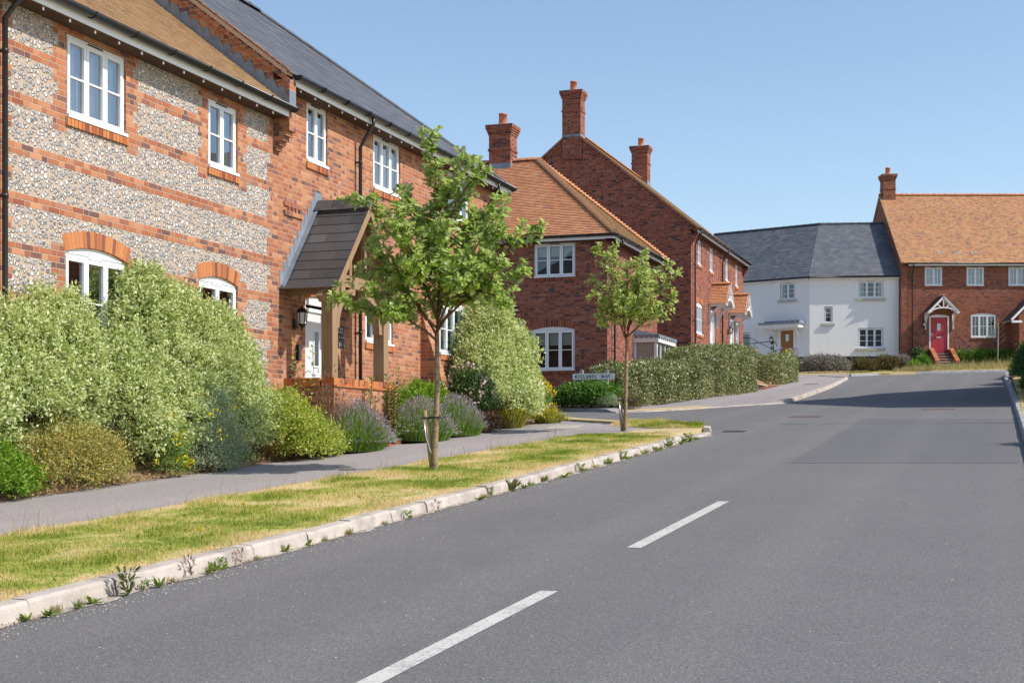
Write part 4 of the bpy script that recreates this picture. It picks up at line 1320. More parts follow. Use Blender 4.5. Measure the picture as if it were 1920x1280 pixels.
# ---- white rendered house ------------------------------------------------------
KX, KY = 17.07, 82.
def white_house():
    zb = 5.5
    R = thing('rendered_house', 'white rendered house with cranked front, dark slate roof and oak door', 'house',
              (KX, KY, zb), 0, None, (0, 0, EYE - zb))
    a = Vector((-6.4, 4.8)); b = Vector((5.0, -.45))
    fl = Fr(a, (0, 0)); fr = Fr((0, 0), b)
    W, Pl = M['render'], M['plinth']
    q = lambda d: fl.L - d                                                    # distance from the corner
    fn = lambda u, z: Pl if z < 4.95 else W
    w = MB()
    hl = [(q(1.83), q(.9), 8.3, 9.26), (q(1.9), q(.93), 4.45, 6.58), (q(4.5), q(3.75), 4.6, 6.5)]
    hr = [(2.75, 4.15, 8.28, 9.24), (2.75, 4.15, 5.42, 6.56), (.82, 1.3, 6.86, 7.8)]
    wall(w, fl, 0, fl.L, 3.6, 9.55, hl, None, fn, (), (4.95,))
    wall(w, fr, 0, fr.L, 3.6, 9.55, hr, None, fn, (), (4.95,))
    w.box(-6.4, 5., 4.9, 8.5, 3.6, 9.5, W)
    w.build('wall', R)
    window(R, fl, q(1.83), q(.9), 8.3, 9.26, 2, 2, sill='stone', dress='curtain', rec=.06, glass='glass_dark')
    window(R, fl, q(4.5), q(3.75), 4.6, 6.5, 1, 2, sill=None, dress=None, rec=.06, glass='glass_dark')
    window(R, fr, 2.75, 4.15, 8.28, 9.24, 3, 2, sill='stone', dress='curtain', rec=.06, glass='glass_dark')
    window(R, fr, 2.75, 4.15, 5.42, 6.56, 3, 2, sill='stone', dress=None, rec=.06, glass='glass_dark')
    window(R, fr, .82, 1.3, 6.86, 7.8, 1, 2, sill='stone', dress=None, rec=.06, glass='glass_dark')
    door(R, fl, q(1.9), q(.93), 4.45, 6.58, 'oak_door', rec=.06, pane=(.38, .6, .68, .86), plate=False)
    c = MB()
    fl.box(c, q(2.75), q(.35), 0, .75, 6.62, 6.84, M['paint']); fl.box(c, q(2.55), q(.5), 0, .6, 6.55, 6.62, M['paint'])
    co = c.build('door_canopy', R)
    c = MB(); fl.box(c, q(2.85), q(.25), 0, .85, 6.842, 6.93, M['lead']); fl.box(c, q(2.5), q(.3), 0, .7, 6.932, 7.03, M['lead'])
    for i in range(8): fl.box(c, q(2.8) + i * .32, q(2.8) + i * .32 + .04, .0, .86, 6.932, 6.96, M['lead'])
    c.build('lead_roof', co)
    for d in (2.15, .68):
        b_ = MB(); uu = q(d)
        fl.box(b_, uu - .04, uu + .04, .002, .07, 5.75, 6.55, M['paint'])
        prev = None
        for i in range(7):
            t = PI / 2 * i / 6
            p = fl.p(uu, .06 + .5 * (1 - math.cos(t)), 5.8 + .75 * math.sin(t))
            if prev is not None: b_.bar(prev, p, .06, .09, M['paint'], up=(fl.o.x, fl.o.y, .3))
            prev = p
        b_.build('bracket', co)
    lantern(R, fl, q(2.35), 5.72, .5)
    p = MB(); fl.box(p, q(2.45), q(2.25), .001, .02, 5.42, 5.62, M['slate_sign']); po = p.build('number_plaque', R)
    cpos = fl.p(q(2.45) + .07, .024, 5.46) + OFF[R.name]
    text('7', po, cpos, (PI / 2, 0, math.atan2(fl.e.y, fl.e.x)), .16, M['white'])
    # cranked slate roof
    ez, run, rise = 9.55, 3.6, 3.5
    L = math.hypot(run, rise)
    rf = MB(); S = M['slate']
    bis = (fl.o + fr.o).normalized()
    kc = 1 / bis.dot(fr.o)
    Vr, _ = slope_vec(fr, run, rise); Vl, _ = slope_vec(fl, run, rise)
    ov = .22
    K0 = -bis * (-ov * kc)                                                   # eaves corner
    sh = run * kc * (bis.dot(fr.e))                                          # shift of the kink along the eaves
    E0 = Vector((K0.x, K0.y, ez))
    ur = -(-bis * run * kc).dot(fr.e) * -1
    kr = (-bis * run * kc).dot(fr.e); kl = (-bis * run * kc).dot(fl.e)
    courses(rf, E0, Vector((fr.e.x, fr.e.y, 0)), Vr, [(0, 0), (fr.L + .15, 0), (fr.L + .15, L), (kr, L)], S, .22, .008)
    courses(rf, E0 - Vector((fl.e.x, fl.e.y, 0)) * (fl.L + .1), Vector((fl.e.x, fl.e.y, 0)), Vl,
            [(0, 0), (fl.L + .1, 0), (fl.L + .1 + kl, L), (0, L)], S, .22, .008)
    ro = rf.build('roof', R)
    RK = E0 + Vector((-bis.x * run * kc, -bis.y * run * kc, rise))
    rg = MB()
    ridge(rg, RK, RK + Vector((fr.e.x, fr.e.y, 0)) * (fr.L - kr + .1), M['ridge_slate'], .11, .45)
    ridge(rg, RK, RK - Vector((fl.e.x, fl.e.y, 0)) * (fl.L + kl + .1), M['ridge_slate'], .11, .45)
    rg.build('ridge_tiles', ro)
    g = MB()
    e1 = E0 + Vector((fr.e.x, fr.e.y, 0)) * (fr.L + .05); e2 = E0 - Vector((fl.e.x, fl.e.y, 0)) * (fl.L + .1)
    dz = Vector((bis.x * .05, bis.y * .05, -.06))
    gutter(g, [e2 + dz, E0 + dz, e1 + dz]); g.build('gutter', R)
    f = MB(); fr.box(f, 0, fr.L, 0, .2, ez - .2, ez - .06, M['white']); fl.box(f, 0, fl.L, 0, .2, ez - .2, ez - .06, M['white']); f.build('fascia', R)
    return R
white_house()

# ---- brick house with red door ---------------------------------------------------
FX, FY = 22.1, 81.2
def red_door_house():
    zb = 5.5
    R = thing('brick_house', 'brown brick house with red front door, white gabled canopy and golden tiled roof', 'house',
              (FX, FY, zb), 0, None, (0, 0, EYE - zb))
    B = M['brick_far']
    Lx, Wy = 12., 9.2
    fr = Fr((0, 0), (Lx, 0)); fg = Fr((0, Wy), (0, 0))
    ez, zt = 10.2, 14.85
    k = (zt - ez) / 4.9
    zr = lambda y: ez + (y + .3) * k - .07
    ff = [(1.35, 2.35), (3.72, 4.72), (6.1, 7.1)]
    holes = [(a, b, 8.92, 9.98) for a, b in ff] + [(3.96, 5.4, 5.98, 7.36), (1.6, 2.72, 5.1, 7.27)]
    w = MB()
    wall(w, fr, 0, Lx, 3.8, zr(0) + .02, holes, B)
    for f_ in (fg, Fr((Lx, 0), (Lx, Wy))):
        wall_poly(w, f_, [(0, 3.8), (Wy, 3.8), (Wy, zr(0)), (Wy / 2, zr(4.6)), (0, zr(0))], B)
    wall_poly(w, Fr((Lx, Wy), (0, Wy)), [(0, 3.8), (Lx, 3.8), (Lx, zr(0)), (0, zr(0))], B)
    # parapet pier at the party wall
    fr.box(w, .0, .36, .001, .05, 3.8, 10., B)
    w.build('wall', R)
    for a, b in ff: window(R, fr, a, b, 8.92, 9.98, 2, 1, 1, dress='net', unit='unit_red', glass='glass_dark')
    window(R, fr, 3.96, 5.4, 5.98, 7.28, 3, 1, 1, arch=.08, dress=None, unit='unit_red', glass='glass_dark')
    door(R, fr, 1.6, 2.72, 5.1, 7.2, 'door_red', pane=(.4, .6, .6, .8), arch=.08)
    canopy(R, fr, 2.15, 7.4, .86, .86, .95, M['slate_porch'], .2)
    lantern(R, fr, 1.3, 6.5, .42)
    p = MB(); fr.box(p, 1.22, 1.4, .001, .02, 6.2, 6.36, M['slate_sign']); p.build('number_plaque', R)
    rf = MB(); L = math.hypot(4.9, zt - ez)
    V, _ = slope_vec(fr, 4.9, zt - ez)
    courses(rf, (-.08, -.3, ez), (1, 0, 0), V, [(0, 0), (Lx + .1, 0), (Lx + .1, L), (0, L)], M['tile_gold'], .1, .02, M['mortar'])
    fb = Fr((Lx, Wy), (0, Wy)); V, _ = slope_vec(fb, 4.9, zt - ez)
    courses(rf, (Lx + .02, Wy + .3, ez), (-1, 0, 0), V, [(0, 0), (Lx + .1, 0), (Lx + .1, L), (0, L)], M['tile_gold'], .1, .02, M['mortar'])
    ro = rf.build('roof', R)
    rg = MB(); ridge(rg, (-.08, 4.6, zt + .03), (Lx, 4.6, zt + .03), M['ridge'], .12, .33); rg.build('ridge_tiles', ro)
    v = MB()
    for x in (3.0, 3.95, 4.9):
        v.box(x - .85, x - .4, -.3 + .6, -.3 + .75, ez + .62 * k, ez + .62 * k + .09, M['stone'])
    v.build('roof_vent', ro)
    eaves(R, fr, .36, Lx, ez, pegs=False)
    downpipe(R, [(.62, -.358, 10.1), (.62, -.358, 10.), (.62, -.1, 9.6), (.62, -.1, 7.), (.62, -.1, 4.2)], [((.62, -.1, z), (.62, 0, z)) for z in (8.5, 6.2)])
    chimney(R, .1, .82, 4.2, 5., 13.6, 16.05, B, lead=14.2, leadh=.3)
    # projecting porch at the right
    wg = MB()
    x0, x1, y = 6.15, 9.25, -1.6
    wl = Fr((x0, 0), (x0, y)); wf = Fr((x0, y), (x1, y)); wr = Fr((x1, y), (x1, 0))
    wall_poly(wg, wl, [(0, 3.8), (1.6, 3.8), (1.6, 7.2), (0, 7.2)], B)
    wall_poly(wg, wr, [(0, 3.8), (1.6, 3.8), (1.6, 7.2), (0, 7.2)], B)
    wall_poly(wg, wf, [(0, 3.8), (3.1, 3.8), (3.1, 7.1), (1.55, 8.65), (0, 7.1)], B)
    wo = wg.build('porch_wing', R)
    r = MB(); half = 1.55 + .5; l = math.hypot(half, half)
    courses(r, (x0 - .5, 0, 6.82), (0, -1, 0), Vector((.7071, 0, .7071)), [(0, 0), (1.8, 0), (1.8, l), (0, l)], M['slate_porch'], .2, .01, M['paint'])
    courses(r, (x1 + .5, y - .2, 6.82), (0, 1, 0), Vector((-.7071, 0, .7071)), [(0, 0), (1.8, 0), (1.8, l), (0, l)], M['slate_porch'], .2, .01, M['paint'])
    r.box(x0 - .45, x0 + .1, y - .18, y + .02, 6.68, 6.8, M['paint'])
    r.bar((x0 - .5, y - .2, 6.83), (x0 + 1.55, y - .2, 8.88), .04, .12, M['paint'])
    r.build('porch_roof', wo)
    # steps between sloping brick cheeks
    s = MB()
    for i in range(5):
        s.box(1.74, 2.6, -.35 - .3 * i, -.001 if i == 0 else -.35 - .3 * (i - 1), 3.9, 5.06 - .17 * i, M['unit_red'])
        s.box(1.745, 2.595, -.37 - .3 * i, -.35 - .3 * i, 5.02 - .17 * i, 5.06 - .17 * i, M['stone'])
    so = s.build('steps', R)
    for x in (1.5, 2.62):
        c = MB()
        c.prism([(x, -.001, 3.9), (x, -1.6, 3.9), (x, -1.6, 4.55), (x, -.4, 5.3), (x, -.001, 5.3)], (.22, 0, 0), B)
        for i in range(18):
            t0, t1 = i / 18, (i + 1) / 18 - .008
            a = Vector((x - .01, -.42 - 1.18 * t0, 5.303 - .75 * t0)); b2 = Vector((x - .01, -.42 - 1.18 * t1, 5.303 - .75 * t1))
            c.hexa([b2, b2 + Vector((.24, 0, 0)), a + Vector((.24, 0, 0)), a], [p + Vector((0, 0, .05)) for p in (b2, b2 + Vector((.24, 0, 0)), a + Vector((.24, 0, 0)), a)], M['unit'])
        c.build('cheek_wall', so)
    return R
red_door_house()

# ---- house across the road, beyond the right edge: it throws the shadow on the road ----
def opposite_house():
    zb = gz(48.)
    R = thing('brick_house', 'brick house with tiled roof on the right side of the road, shading the carriageway', 'house',
              st(48, 2.48, zb), ROT, None, (-48, 0, 0))
    w = MB()
    prof = [(41.7, -.6), (61., -.2), (61., 2.7), (53.7, 6.9), (50.6, 7.4), (46.1, 9.1), (41.7, 5.)]
    w.prism([(s, 0, z) for s, z in prof], (0, -7, 0), M['brick_red'])
    w.build('wall', R)
    r = MB()
    for a, b in zip(prof[2:-1], prof[3:]):
        A, B = Vector((a[0], .12, a[1])), Vector((b[0], .12, b[1]))
        U = (A - B).normalized(); n = Vector((-U.z, 0, U.x)); n = n if n.z > 0 else -n
        P = [A + n * .004, B + n * .004, B + n * .004 + Vector((0, -7.3, 0)), A + n * .004 + Vector((0, -7.3, 0))]
        r.hexa(P, [p + n * .08 for p in P], M['slate'])
    r.build('roof', R)
opposite_house()
# ------------------------------------------------------------------ ground, road, paths
def sheet(name, pts, dz, mat, kind='structure', skirt=.2, step=1.2, label=None, cat=None):
    """flat-ish surface following the street; pts in (s, t); dz number or f(s, t)"""
    f = dz if callable(dz) else (lambda s, t: dz)
    bm = bmesh.new()
    vs = [bm.verts.new((s, t, 0)) for s, t in pts]
    bm.faces.new(vs)
    bmesh.ops.triangulate(bm, faces=bm.faces[:])
    lo = min(p[0] for p in pts); hi = max(p[0] for p in pts)
    s = math.floor(lo / step) * step
    while s < hi:
        bmesh.ops.bisect_plane(bm, geom=bm.verts[:] + bm.edges[:] + bm.faces[:], plane_co=(s, 0, 0), plane_no=(1, 0, 0))
        s += step
    if callable(dz):
        lo = min(p[1] for p in pts); hi = max(p[1] for p in pts)
        s = math.floor(lo / .4) * .4
        while s < hi:
            bmesh.ops.bisect_plane(bm, geom=bm.verts[:] + bm.edges[:] + bm.faces[:], plane_co=(0, s, 0), plane_no=(0, 1, 0))
            s += .4
    if skirt:
        be = [e for e in bm.edges if len(e.link_faces) == 1]
        r = bmesh.ops.extrude_edge_only(bm, edges=be)
        low = {v for v in r['geom'] if isinstance(v, bmesh.types.BMVert)}
    else: low = set()
    for v in bm.verts:
        s, t = v.co.x, v.co.y
        v.co = st(s, t, gz(s) + f(s, t) - (skirt if v in low else 0))
    bm.normal_update()
    up = sum(fc.normal.z * fc.calc_area() for fc in bm.faces)
    if up < 0: bmesh.ops.reverse_faces(bm, faces=bm.faces[:])
    me = bpy.data.meshes.new(name); bm.to_mesh(me); bm.free()
    me.materials.append(mat)
    o = bpy.data.objects.new(name, me); link(o)
    return tag(o, label, cat, None, kind)

def arc(c, r, a0, a1, n=8):
    return [(c[0] + r * math.cos(a0 + (a1 - a0) * i / n), c[1] + r * math.sin(a0 + (a1 - a0) * i / n)) for i in range(n + 1)]

sheet('ground', [(-40, -90), (220, -90), (220, 90), (-40, 90)], -.06, M['earth'], skirt=0, step=4)
sheet('road', [(-20, -5.6), (-20, .4), (83, .5), (83, -30), (20, -60), (20, -5.6)], 0., M['asphalt'], skirt=0, step=1.)
sheet('road_patch', [(21.0, .22), (20.8, -2.95), (26, -3.0), (31, -3.12), (35.0, -3.22), (34.7, .22)], .004, M['asphalt_patch'], skirt=.012, step=1.)
KL = -5.55
# near side of the junction: corner line between road and footway
corner = [(28.2, KL), (29.6, -5.72), (31.1, -6.26), (32.4, -7.3), (33.75, -8.72), (35.0, -10.0), (36.56, -11.3), (37.6, -13.), (38.2, -16.), (38.4, -40.)]
inner = [(27.4, KL - .13), (28.3, KL - .16), (29.5, -5.86), (30.85, -6.38)]
sheet('footpath', [(-20, -8.1), (14, -8.12), (24, -7.95), (27.0, -7.75), (28.0, -7.0), (28.0, KL - .15)] + [(28.3, KL - .02), (29.0, -5.68)] + [(29.0, -6.9), (30.2, -8.1), (31.7, -8.3), (33.0, -8.0), (33.75, -8.72), (35., -10.), (36.56, -11.3), (37.6, -13.), (38.2, -16.), (38.4, -40.), (32., -40), (31.9, -10.1), (29.3, -10.2), (20, -10.34), (13, -10.42), (-20, -10.5)],
      lambda s, t: .1 - (.085 if (27.2 < s and t > -6.3 - max(0, s - 29)) else 0) - (.06 if s > 33.2 else 0), M['path'])
sheet('lawn', [(-20, KL - .14), (26.2, KL - .14), (27.2, KL - .3), (27.6, -6.3), (27.2, -7.55), (26.6, -7.82), (24, -7.95), (14, -8.12), (-20, -8.1)], .104, M['turf'])
sheet('lawn', [(29.0, -5.78), (30.2, -6.0), (31.1, -6.45), (32.1, -7.25), (32.8, -8.0), (31.7, -8.3), (30.2, -8.1), (29.2, -6.9)], .104, M['turf'])
sheet('tactile_paving', [(26.9, -6.0), (28.9, -5.8), (28.95, -6.55), (28.3, -7.1), (27.4, -7.0)], .108, M['tactile'], skirt=.1)
sheet('tactile_paving', [(33.3, -8.25), (33.72, -8.75), (35.0, -10.05), (36.5, -11.25), (36.2, -11.5), (34.6, -10.3), (33.1, -8.65)], .052, M['tactile'], skirt=.05)
def bed_dz(s, t): return .1 + max(0., min(.35, (-10.4 - t) * .35))
sheet('garden_bed', [(-20, -10.5), (13, -10.42), (20, -10.34), (29.3, -10.2), (31.9, -10.1), (31.9, -22), (-20, -22)], bed_dz, M['soil'])
# far side of the junction
far = [(38.4 + 3.6, -40), (41.6, -18.), (41.2, -14.), (40.7, -12.5), (40.0, -11.2), (39.35, -10.4), (39.9, -9.55), (41.3, -8.6), (42.6, -8.1), (44.2, -7.1), (45.4, -6.42), (50., -6.46), (60, -6.7), (72.6, -7.25), (75.5, -8.9), (77.6, -7.6), (79.5, -5.6), (81.35, .3)]
def inset(pts, d):
    out = []
    for i, p in enumerate(pts):
        a = Vector(pts[max(i - 1, 0)]); b = Vector(pts[min(i + 1, len(pts) - 1)]); e = (b - a).normalized()
        out.append((p[0] + e.y * d, p[1] - e.x * d))
    return out
sheet('pavement', inset(far, .11) + [(82.5, 12), (84, 30), (130, 30), (130, -40)], lambda s, t: .1 - (.07 if (s < 44.8 and t > -10.6) else 0), M['path'])
sheet('tactile_paving', [(39.5, -10.35), (40.0, -9.6), (41.3, -8.7), (42.5, -8.2), (43.4, -8.9), (42.0, -9.6), (40.9, -10.6)], .036, M['tactile'], skirt=.05)
sheet('garden_bed', [(40.9, -12.6), (41.3, -11.9), (42.6, -11.2), (44., -10.6), (47, -9.75), (52, -9.1), (56.4, -8.95), (56.4, -40), (41.9, -40)], lambda s, t: .1 + max(0, min(.6, (-9.8 - t) * .3)) * max(0, min(1, (s - 44) / 5)), M['soil'])
sheet('brick_paving', [(56.6, -8.9), (60.5, -8.95), (60.5, -12), (56.6, -12)], .12, M['unit'])
sheet('garden_bed', [(60.7, -9.0), (70, -9.3), (72.5, -10.), (74, -30), (60.7, -30)], lambda s, t: .12 + max(0, min(1.0, (-9.5 - t) * .5)), M['soil'])
EL = [st_of(17.07 + x, 82 + y) for x, y in ((-3.6, -3.6), (-2.6, -4.9), (.5, -5.2), (3.2, -5.4), (4.6, -5.2), (5., -3.), (5.2, -.2), (-.2, -.2))]
sheet('lawn', EL, .13, M['turf'])
FG = [st_of(22.1 + x, 81.2 + y) for x, y in ((-1.4, -3.95), (1, -3.98), (4.5, -4.05), (9.2, -4.1), (9.4, 1), (-.05, 1), (-.1, -2.))]
def fdz(s, t):
    x = s * DX + t * NX; y = s * DY + t * NY
    return .16 + max(0., min(.14, (y - 77.6) * .04))
sheet('rough_grass_bank', FG, fdz, M['turf'])
sheet('lawn', [(-20, .48), (79, .45), (79, 16), (-20, 16)], .12, M['turf'])

# kerbs: individual stones, slightly uneven, in one run
def kerb(name, pts, w, h, mat, side_=1, stone=.9, drop=None):
    """pts along the road edge; the stone lies on `side` of it"""
    P = [Vector((s, t)) for s, t in pts]
    cum = [0]
    for a, b in zip(P[:-1], P[1:]): cum.append(cum[-1] + (b - a).length)
    def at(d):
        for i in range(len(P) - 1):
            if d <= cum[i + 1] or i == len(P) - 2:
                return P[i] + (P[i + 1] - P[i]) * ((d - cum[i]) / max(1e-6, cum[i + 1] - cum[i]))
    m = MB(); n = max(1, round(cum[-1] / stone))
    rr = random.Random(3)
    for i in range(n):
        d0, d1 = cum[-1] * i / n + .007, cum[-1] * (i + 1) / n - .007
        a, b = at(d0), at(d1)
        e = (b - a).normalized(); nn = Vector((-e.y, e.x)) * -1
        j = rr.uniform(-.007, .007); k = rr.uniform(-.006, .006)
        ht = h
        if drop:
            for (x0, x1, hh) in drop:
                if x0 < (a.x + b.x) / 2 < x1: ht = hh
        prof = [(.0 + k, -.1), (.0 + k, .01), (.016 + k, max(.012, ht - .022 + j)), (.034 + k, ht + j), (w, ht + .004 + j), (w, -.1)]
        A = [st(*(a + nn * x), gz(a.x) + z) for x, z in prof]
        B = [st(*(b + nn * x), gz(b.x) + z) for x, z in prof]
        for q in range(len(prof)):
            r = (q + 1) % len(prof)
            m.face([A[q], B[q], B[r], A[r]], mat)
        m.face(A[::-1], mat); m.face(B, mat)
    o = m.build(name)
    bm = bmesh.new(); bm.from_mesh(o.data); bmesh.ops.remove_doubles(bm, verts=bm.verts, dist=1e-5)
    bmesh.ops.recalc_face_normals(bm, faces=bm.faces); bm.to_mesh(o.data); bm.free()
    return tag(o, kind='structure')
kerb('kerb', [(-18, KL)] + [(s, KL - .02 * math.sin(s)) for s in range(-10, 28, 3)] + [(28.2, KL), (29.4, -5.68), (30.6, -6.05)], .15, .11, M['kerb'], 1, drop=[(26.5, 29.2, .03), (29.6, 31, .07)])
kerb('kerb', far[10:14] + [far[14]], .15, .12, M['kerb'], 1, drop=[(40, 45.3, .03)])
kerb('kerb', far[5:11], .15, .03, M['kerb'], 1)
kerb('kerb', [(78, .15), (71.8, .0), (60, .17), (40, .3), (30, .33), (20, .36), (-18, .36)], .15, .12, M['kerb_grey'], 1)
kerb('kerb', [far[15], far[16], far[17], (82.2, 9)], .14, .12, M['kerb_grey'], 1)

def dash(s0, s1):
    m = MB(); n = 8
    for i in range(n):
        a = s0 + (s1 - s0) * i / n; b = s0 + (s1 - s0) * (i + 1) / n
        f = lambda s, t: st(s, t, gz(s) + .004)
        m.face([f(a, -2.865), f(b, -2.865), f(b, -2.745), f(a, -2.745)][::-1], M['line'])
    return tag(m.build('road_marking'), kind='structure')
dash(4.95, 8.92); dash(11.18, 15.1); dash(-1.2, 2.75)

def cover(name, s, t, a, b, label, cat, mat, slots=True, weeds=False):
    m = MB(); z = lambda x: gz(x) + .006
    m.hexa([st(s - a, t + b, z(s - a) - .02), st(s - a, t - b, z(s - a) - .02), st(s + a, t - b, z(s + a) - .02), st(s + a, t + b, z(s + a) - .02)][::-1],
           [st(s - a, t + b, z(s - a)), st(s - a, t - b, z(s - a)), st(s + a, t - b, z(s + a)), st(s + a, t + b, z(s + a))][::-1], mat)
    if slots:
        for i in range(6):
            tt = t - b * .8 + i * b * .32
            m.hexa([st(s - a * .8, tt + .02, z(s - a) + .001), st(s - a * .8, tt, z(s - a) + .001), st(s + a * .8, tt, z(s + a) + .001), st(s + a * .8, tt + .02, z(s + a) + .001)][::-1],
                   [st(s - a * .8, tt + .02, z(s - a) + .005), st(s - a * .8, tt, z(s - a) + .005), st(s + a * .8, tt, z(s + a) + .005), st(s + a * .8, tt + .02, z(s + a) + .005)][::-1], M['iron'])
    return tag(m.build(name), label, cat)
M['rust'] = plain('rusty_iron', (.17, .1, .085), .8, .3, 12., .3)
cover('manhole_cover', 36.35, -4.68, .35, .4, 'rusty rectangular manhole cover in the asphalt at the side road mouth', 'manhole cover', M['rust'])
cover('manhole_cover', 40.3, -1.65, .3, .45, 'faint rusty manhole cover at the edge of the big shadow on the road', 'manhole cover', M['rust'])
cover('drain_grate', 29.6, -5.28, .22, .22, 'dark drain grate edged with weeds by the kerb end of the grass verge', 'drain', M['iron'])
m_ = cover('access_cover', 62.8, -7.85, .3, .3, 'small rusty access cover set in the far pavement', 'cover', M['rust'])
m_.location.z = .1
cv = MB()
a_ = [(28.9, -9.2), (29.0, -8.5), (30.6, -8.75), (30.5, -9.5)]
cv.face([st(s, t, gz(s) + .106) for s, t in a_][::-1], M['gravel'])
tag(cv.build('service_cover'), 'pale rectangular service cover set flush in the near footpath', 'cover')
# ------------------------------------------------------------------ plants
def unit(v): return v / np.maximum(np.linalg.norm(v, axis=1, keepdims=True), 1e-9)

def leaves(P, D, N, L, W, fold=.15, hexl=False):
    """leaf blades as folded quads (or longer oval leaves of two quads)"""
    D = unit(D); B = unit(np.cross(D, N)); N = np.cross(B, D)
    L = np.asarray(L).reshape(-1, 1) * np.ones((len(P), 1)); W = np.asarray(W).reshape(-1, 1) * np.ones((len(P), 1))
    n = len(P); i = np.arange(n)
    if not hexl:
        v = np.stack([P, P + D * L * .5 + B * W / 2 + N * W * fold, P + D * L, P + D * L * .5 - B * W / 2 + N * W * fold], 1).reshape(-1, 3)
        f = np.stack([4 * i, 4 * i + 1, 4 * i + 2, 4 * i + 3], 1)
    else:
        droop = -N * L * .12
        v = np.stack([P, P + D * L + droop,
                      P + D * L * .3 + B * W * .45 + N * W * fold, P + D * L * .72 + B * W * .42 + N * W * fold + droop * .5,
                      P + D * L * .3 - B * W * .45 + N * W * fold, P + D * L * .72 - B * W * .42 + N * W * fold + droop * .5], 1).reshape(-1, 3)
        f = np.concatenate([np.stack([6 * i, 6 * i + 1, 6 * i + 5, 6 * i + 4], 1), np.stack([6 * i, 6 * i + 2, 6 * i + 3, 6 * i + 1], 1)])
    return v, f

def cat_geo(parts):
    V, Fc, o = [], [], 0
    for v, f in parts:
        V.append(v); Fc.append(f + o); o += len(v)
    return np.concatenate(V), np.concatenate(Fc)

def rand_dir(n, zmin=-1.):
    z = RNG.uniform(zmin, 1, n); a = RNG.uniform(0, 2 * PI, n); r = np.sqrt(1 - z * z)
    return np.stack([r * np.cos(a), r * np.sin(a), z], 1)

def bush_points(lobes, nclump, per, spread, zmin=-.25, shell=(.78, 1.04)):
    lob = np.array(lobes, float)
    area = (lob[:, 3] * lob[:, 4] + lob[:, 4] * lob[:, 5] + lob[:, 3] * lob[:, 5]); pr = area / area.sum()
    k = RNG.choice(len(lob), nclump, p=pr)
    d = rand_dir(nclump, zmin)
    bump = 1 + .1 * np.sin(d[:, 0] * 5 + k * 1.7) * np.cos(d[:, 1] * 6 + d[:, 2] * 4 + k)
    r = RNG.uniform(shell[0], shell[1], nclump) * bump
    c = lob[k, :3] + d * lob[k, 3:6] * r[:, None]
    out = unit(d / lob[k, 3:6])
    keep = c[:, 2] > .03
    for j in range(len(lob)):                                          # drop what lies deep inside another lobe
        q = np.linalg.norm((c - lob[j, :3]) / lob[j, 3:6], axis=1)
        keep &= ~((q < .7) & (k != j))
    c, out = c[keep], out[keep]
    n = len(c)
    p = np.repeat(c, per, 0) + RNG.normal(0, 1, (n * per, 3)) * spread + np.repeat(out, per, 0) * RNG.uniform(-.6, 1.2, (n * per, 1)) * spread
    o = np.repeat(out, per, 0)
    ok = p[:, 2] > .0
    return p[ok], o[ok], c, out

def shrub_mesh(parent, name, lobes, nclump, per, spread, L, W, mat, up=.35, outw=.6, rnd=.8, hexl=False, zmin=-.25, shell=(.78, 1.04), fill=.2, shoots=0):
    p, o, c, co = bush_points(lobes, nclump, per, spread, zmin, shell)
    n = len(p)
    D = o * outw + rand_dir(n) * rnd + np.array([0, 0, up])
    Nn = rand_dir(n) + o * .7 + np.array([0, 0, .6])
    parts = [leaves(p, D, Nn, L * RNG.uniform(.6, 1.25, n), W * RNG.uniform(.7, 1.2, n), hexl=hexl)]
    if fill:                                                            # inner foliage so that one cannot see through
        p2, o2, _, _ = bush_points(lobes, int(nclump * fill), per, spread * 1.3, zmin, (.35, .75))
        m = len(p2)
        parts.append(leaves(p2, o2 + rand_dir(m), rand_dir(m) + o2, L * 1.5, W * 1.8, hexl=hexl))
    if shoots:                                                          # loose shoots breaking the outline
        c, co = c[:, :], co
        k = RNG.permutation(len(c))[:shoots]
        m = 14
        ax = unit(co[k] * .8 + rand_dir(len(k)) * .55 + np.array([0, 0, .55]))
        q = np.linspace(.02, 1, m)
        ln = RNG.uniform(.1, .3, len(k))
        p3 = (c[k][:, None, :] + ax[:, None, :] * (ln[:, None] * q[None, :])[:, :, None]).reshape(-1, 3)
        d3 = np.repeat(ax, m, 0) * .7 + rand_dir(len(p3)) * .8
        parts.append(leaves(p3, d3, rand_dir(len(p3)) + np.array([0, 0, .6]), L * RNG.uniform(.6, 1.1, len(p3)), W, hexl=hexl))
    v, f = cat_geo(parts)
    return np_mesh(name, v, f, mat, None, parent)

def stems(parent, name, base, tips, r0, r1, mat, bend=.15):
    m = MB()
    for b, t in zip(base, tips):
        b, t = Vector(b), Vector(t)
        mid = b.lerp(t, .5) + Vector((random.uniform(-1, 1), random.uniform(-1, 1), .3)) * bend * (t - b).length
        m.tube([b, mid, t], [r0, (r0 + r1) / 2, r1], mat, 5)
    return m.build(name, parent)

def plant_root(name, label, cat, s, t, dz, group=None):
    return thing(name, label, cat, st(s, t, gz(s) + dz), ROT, group)

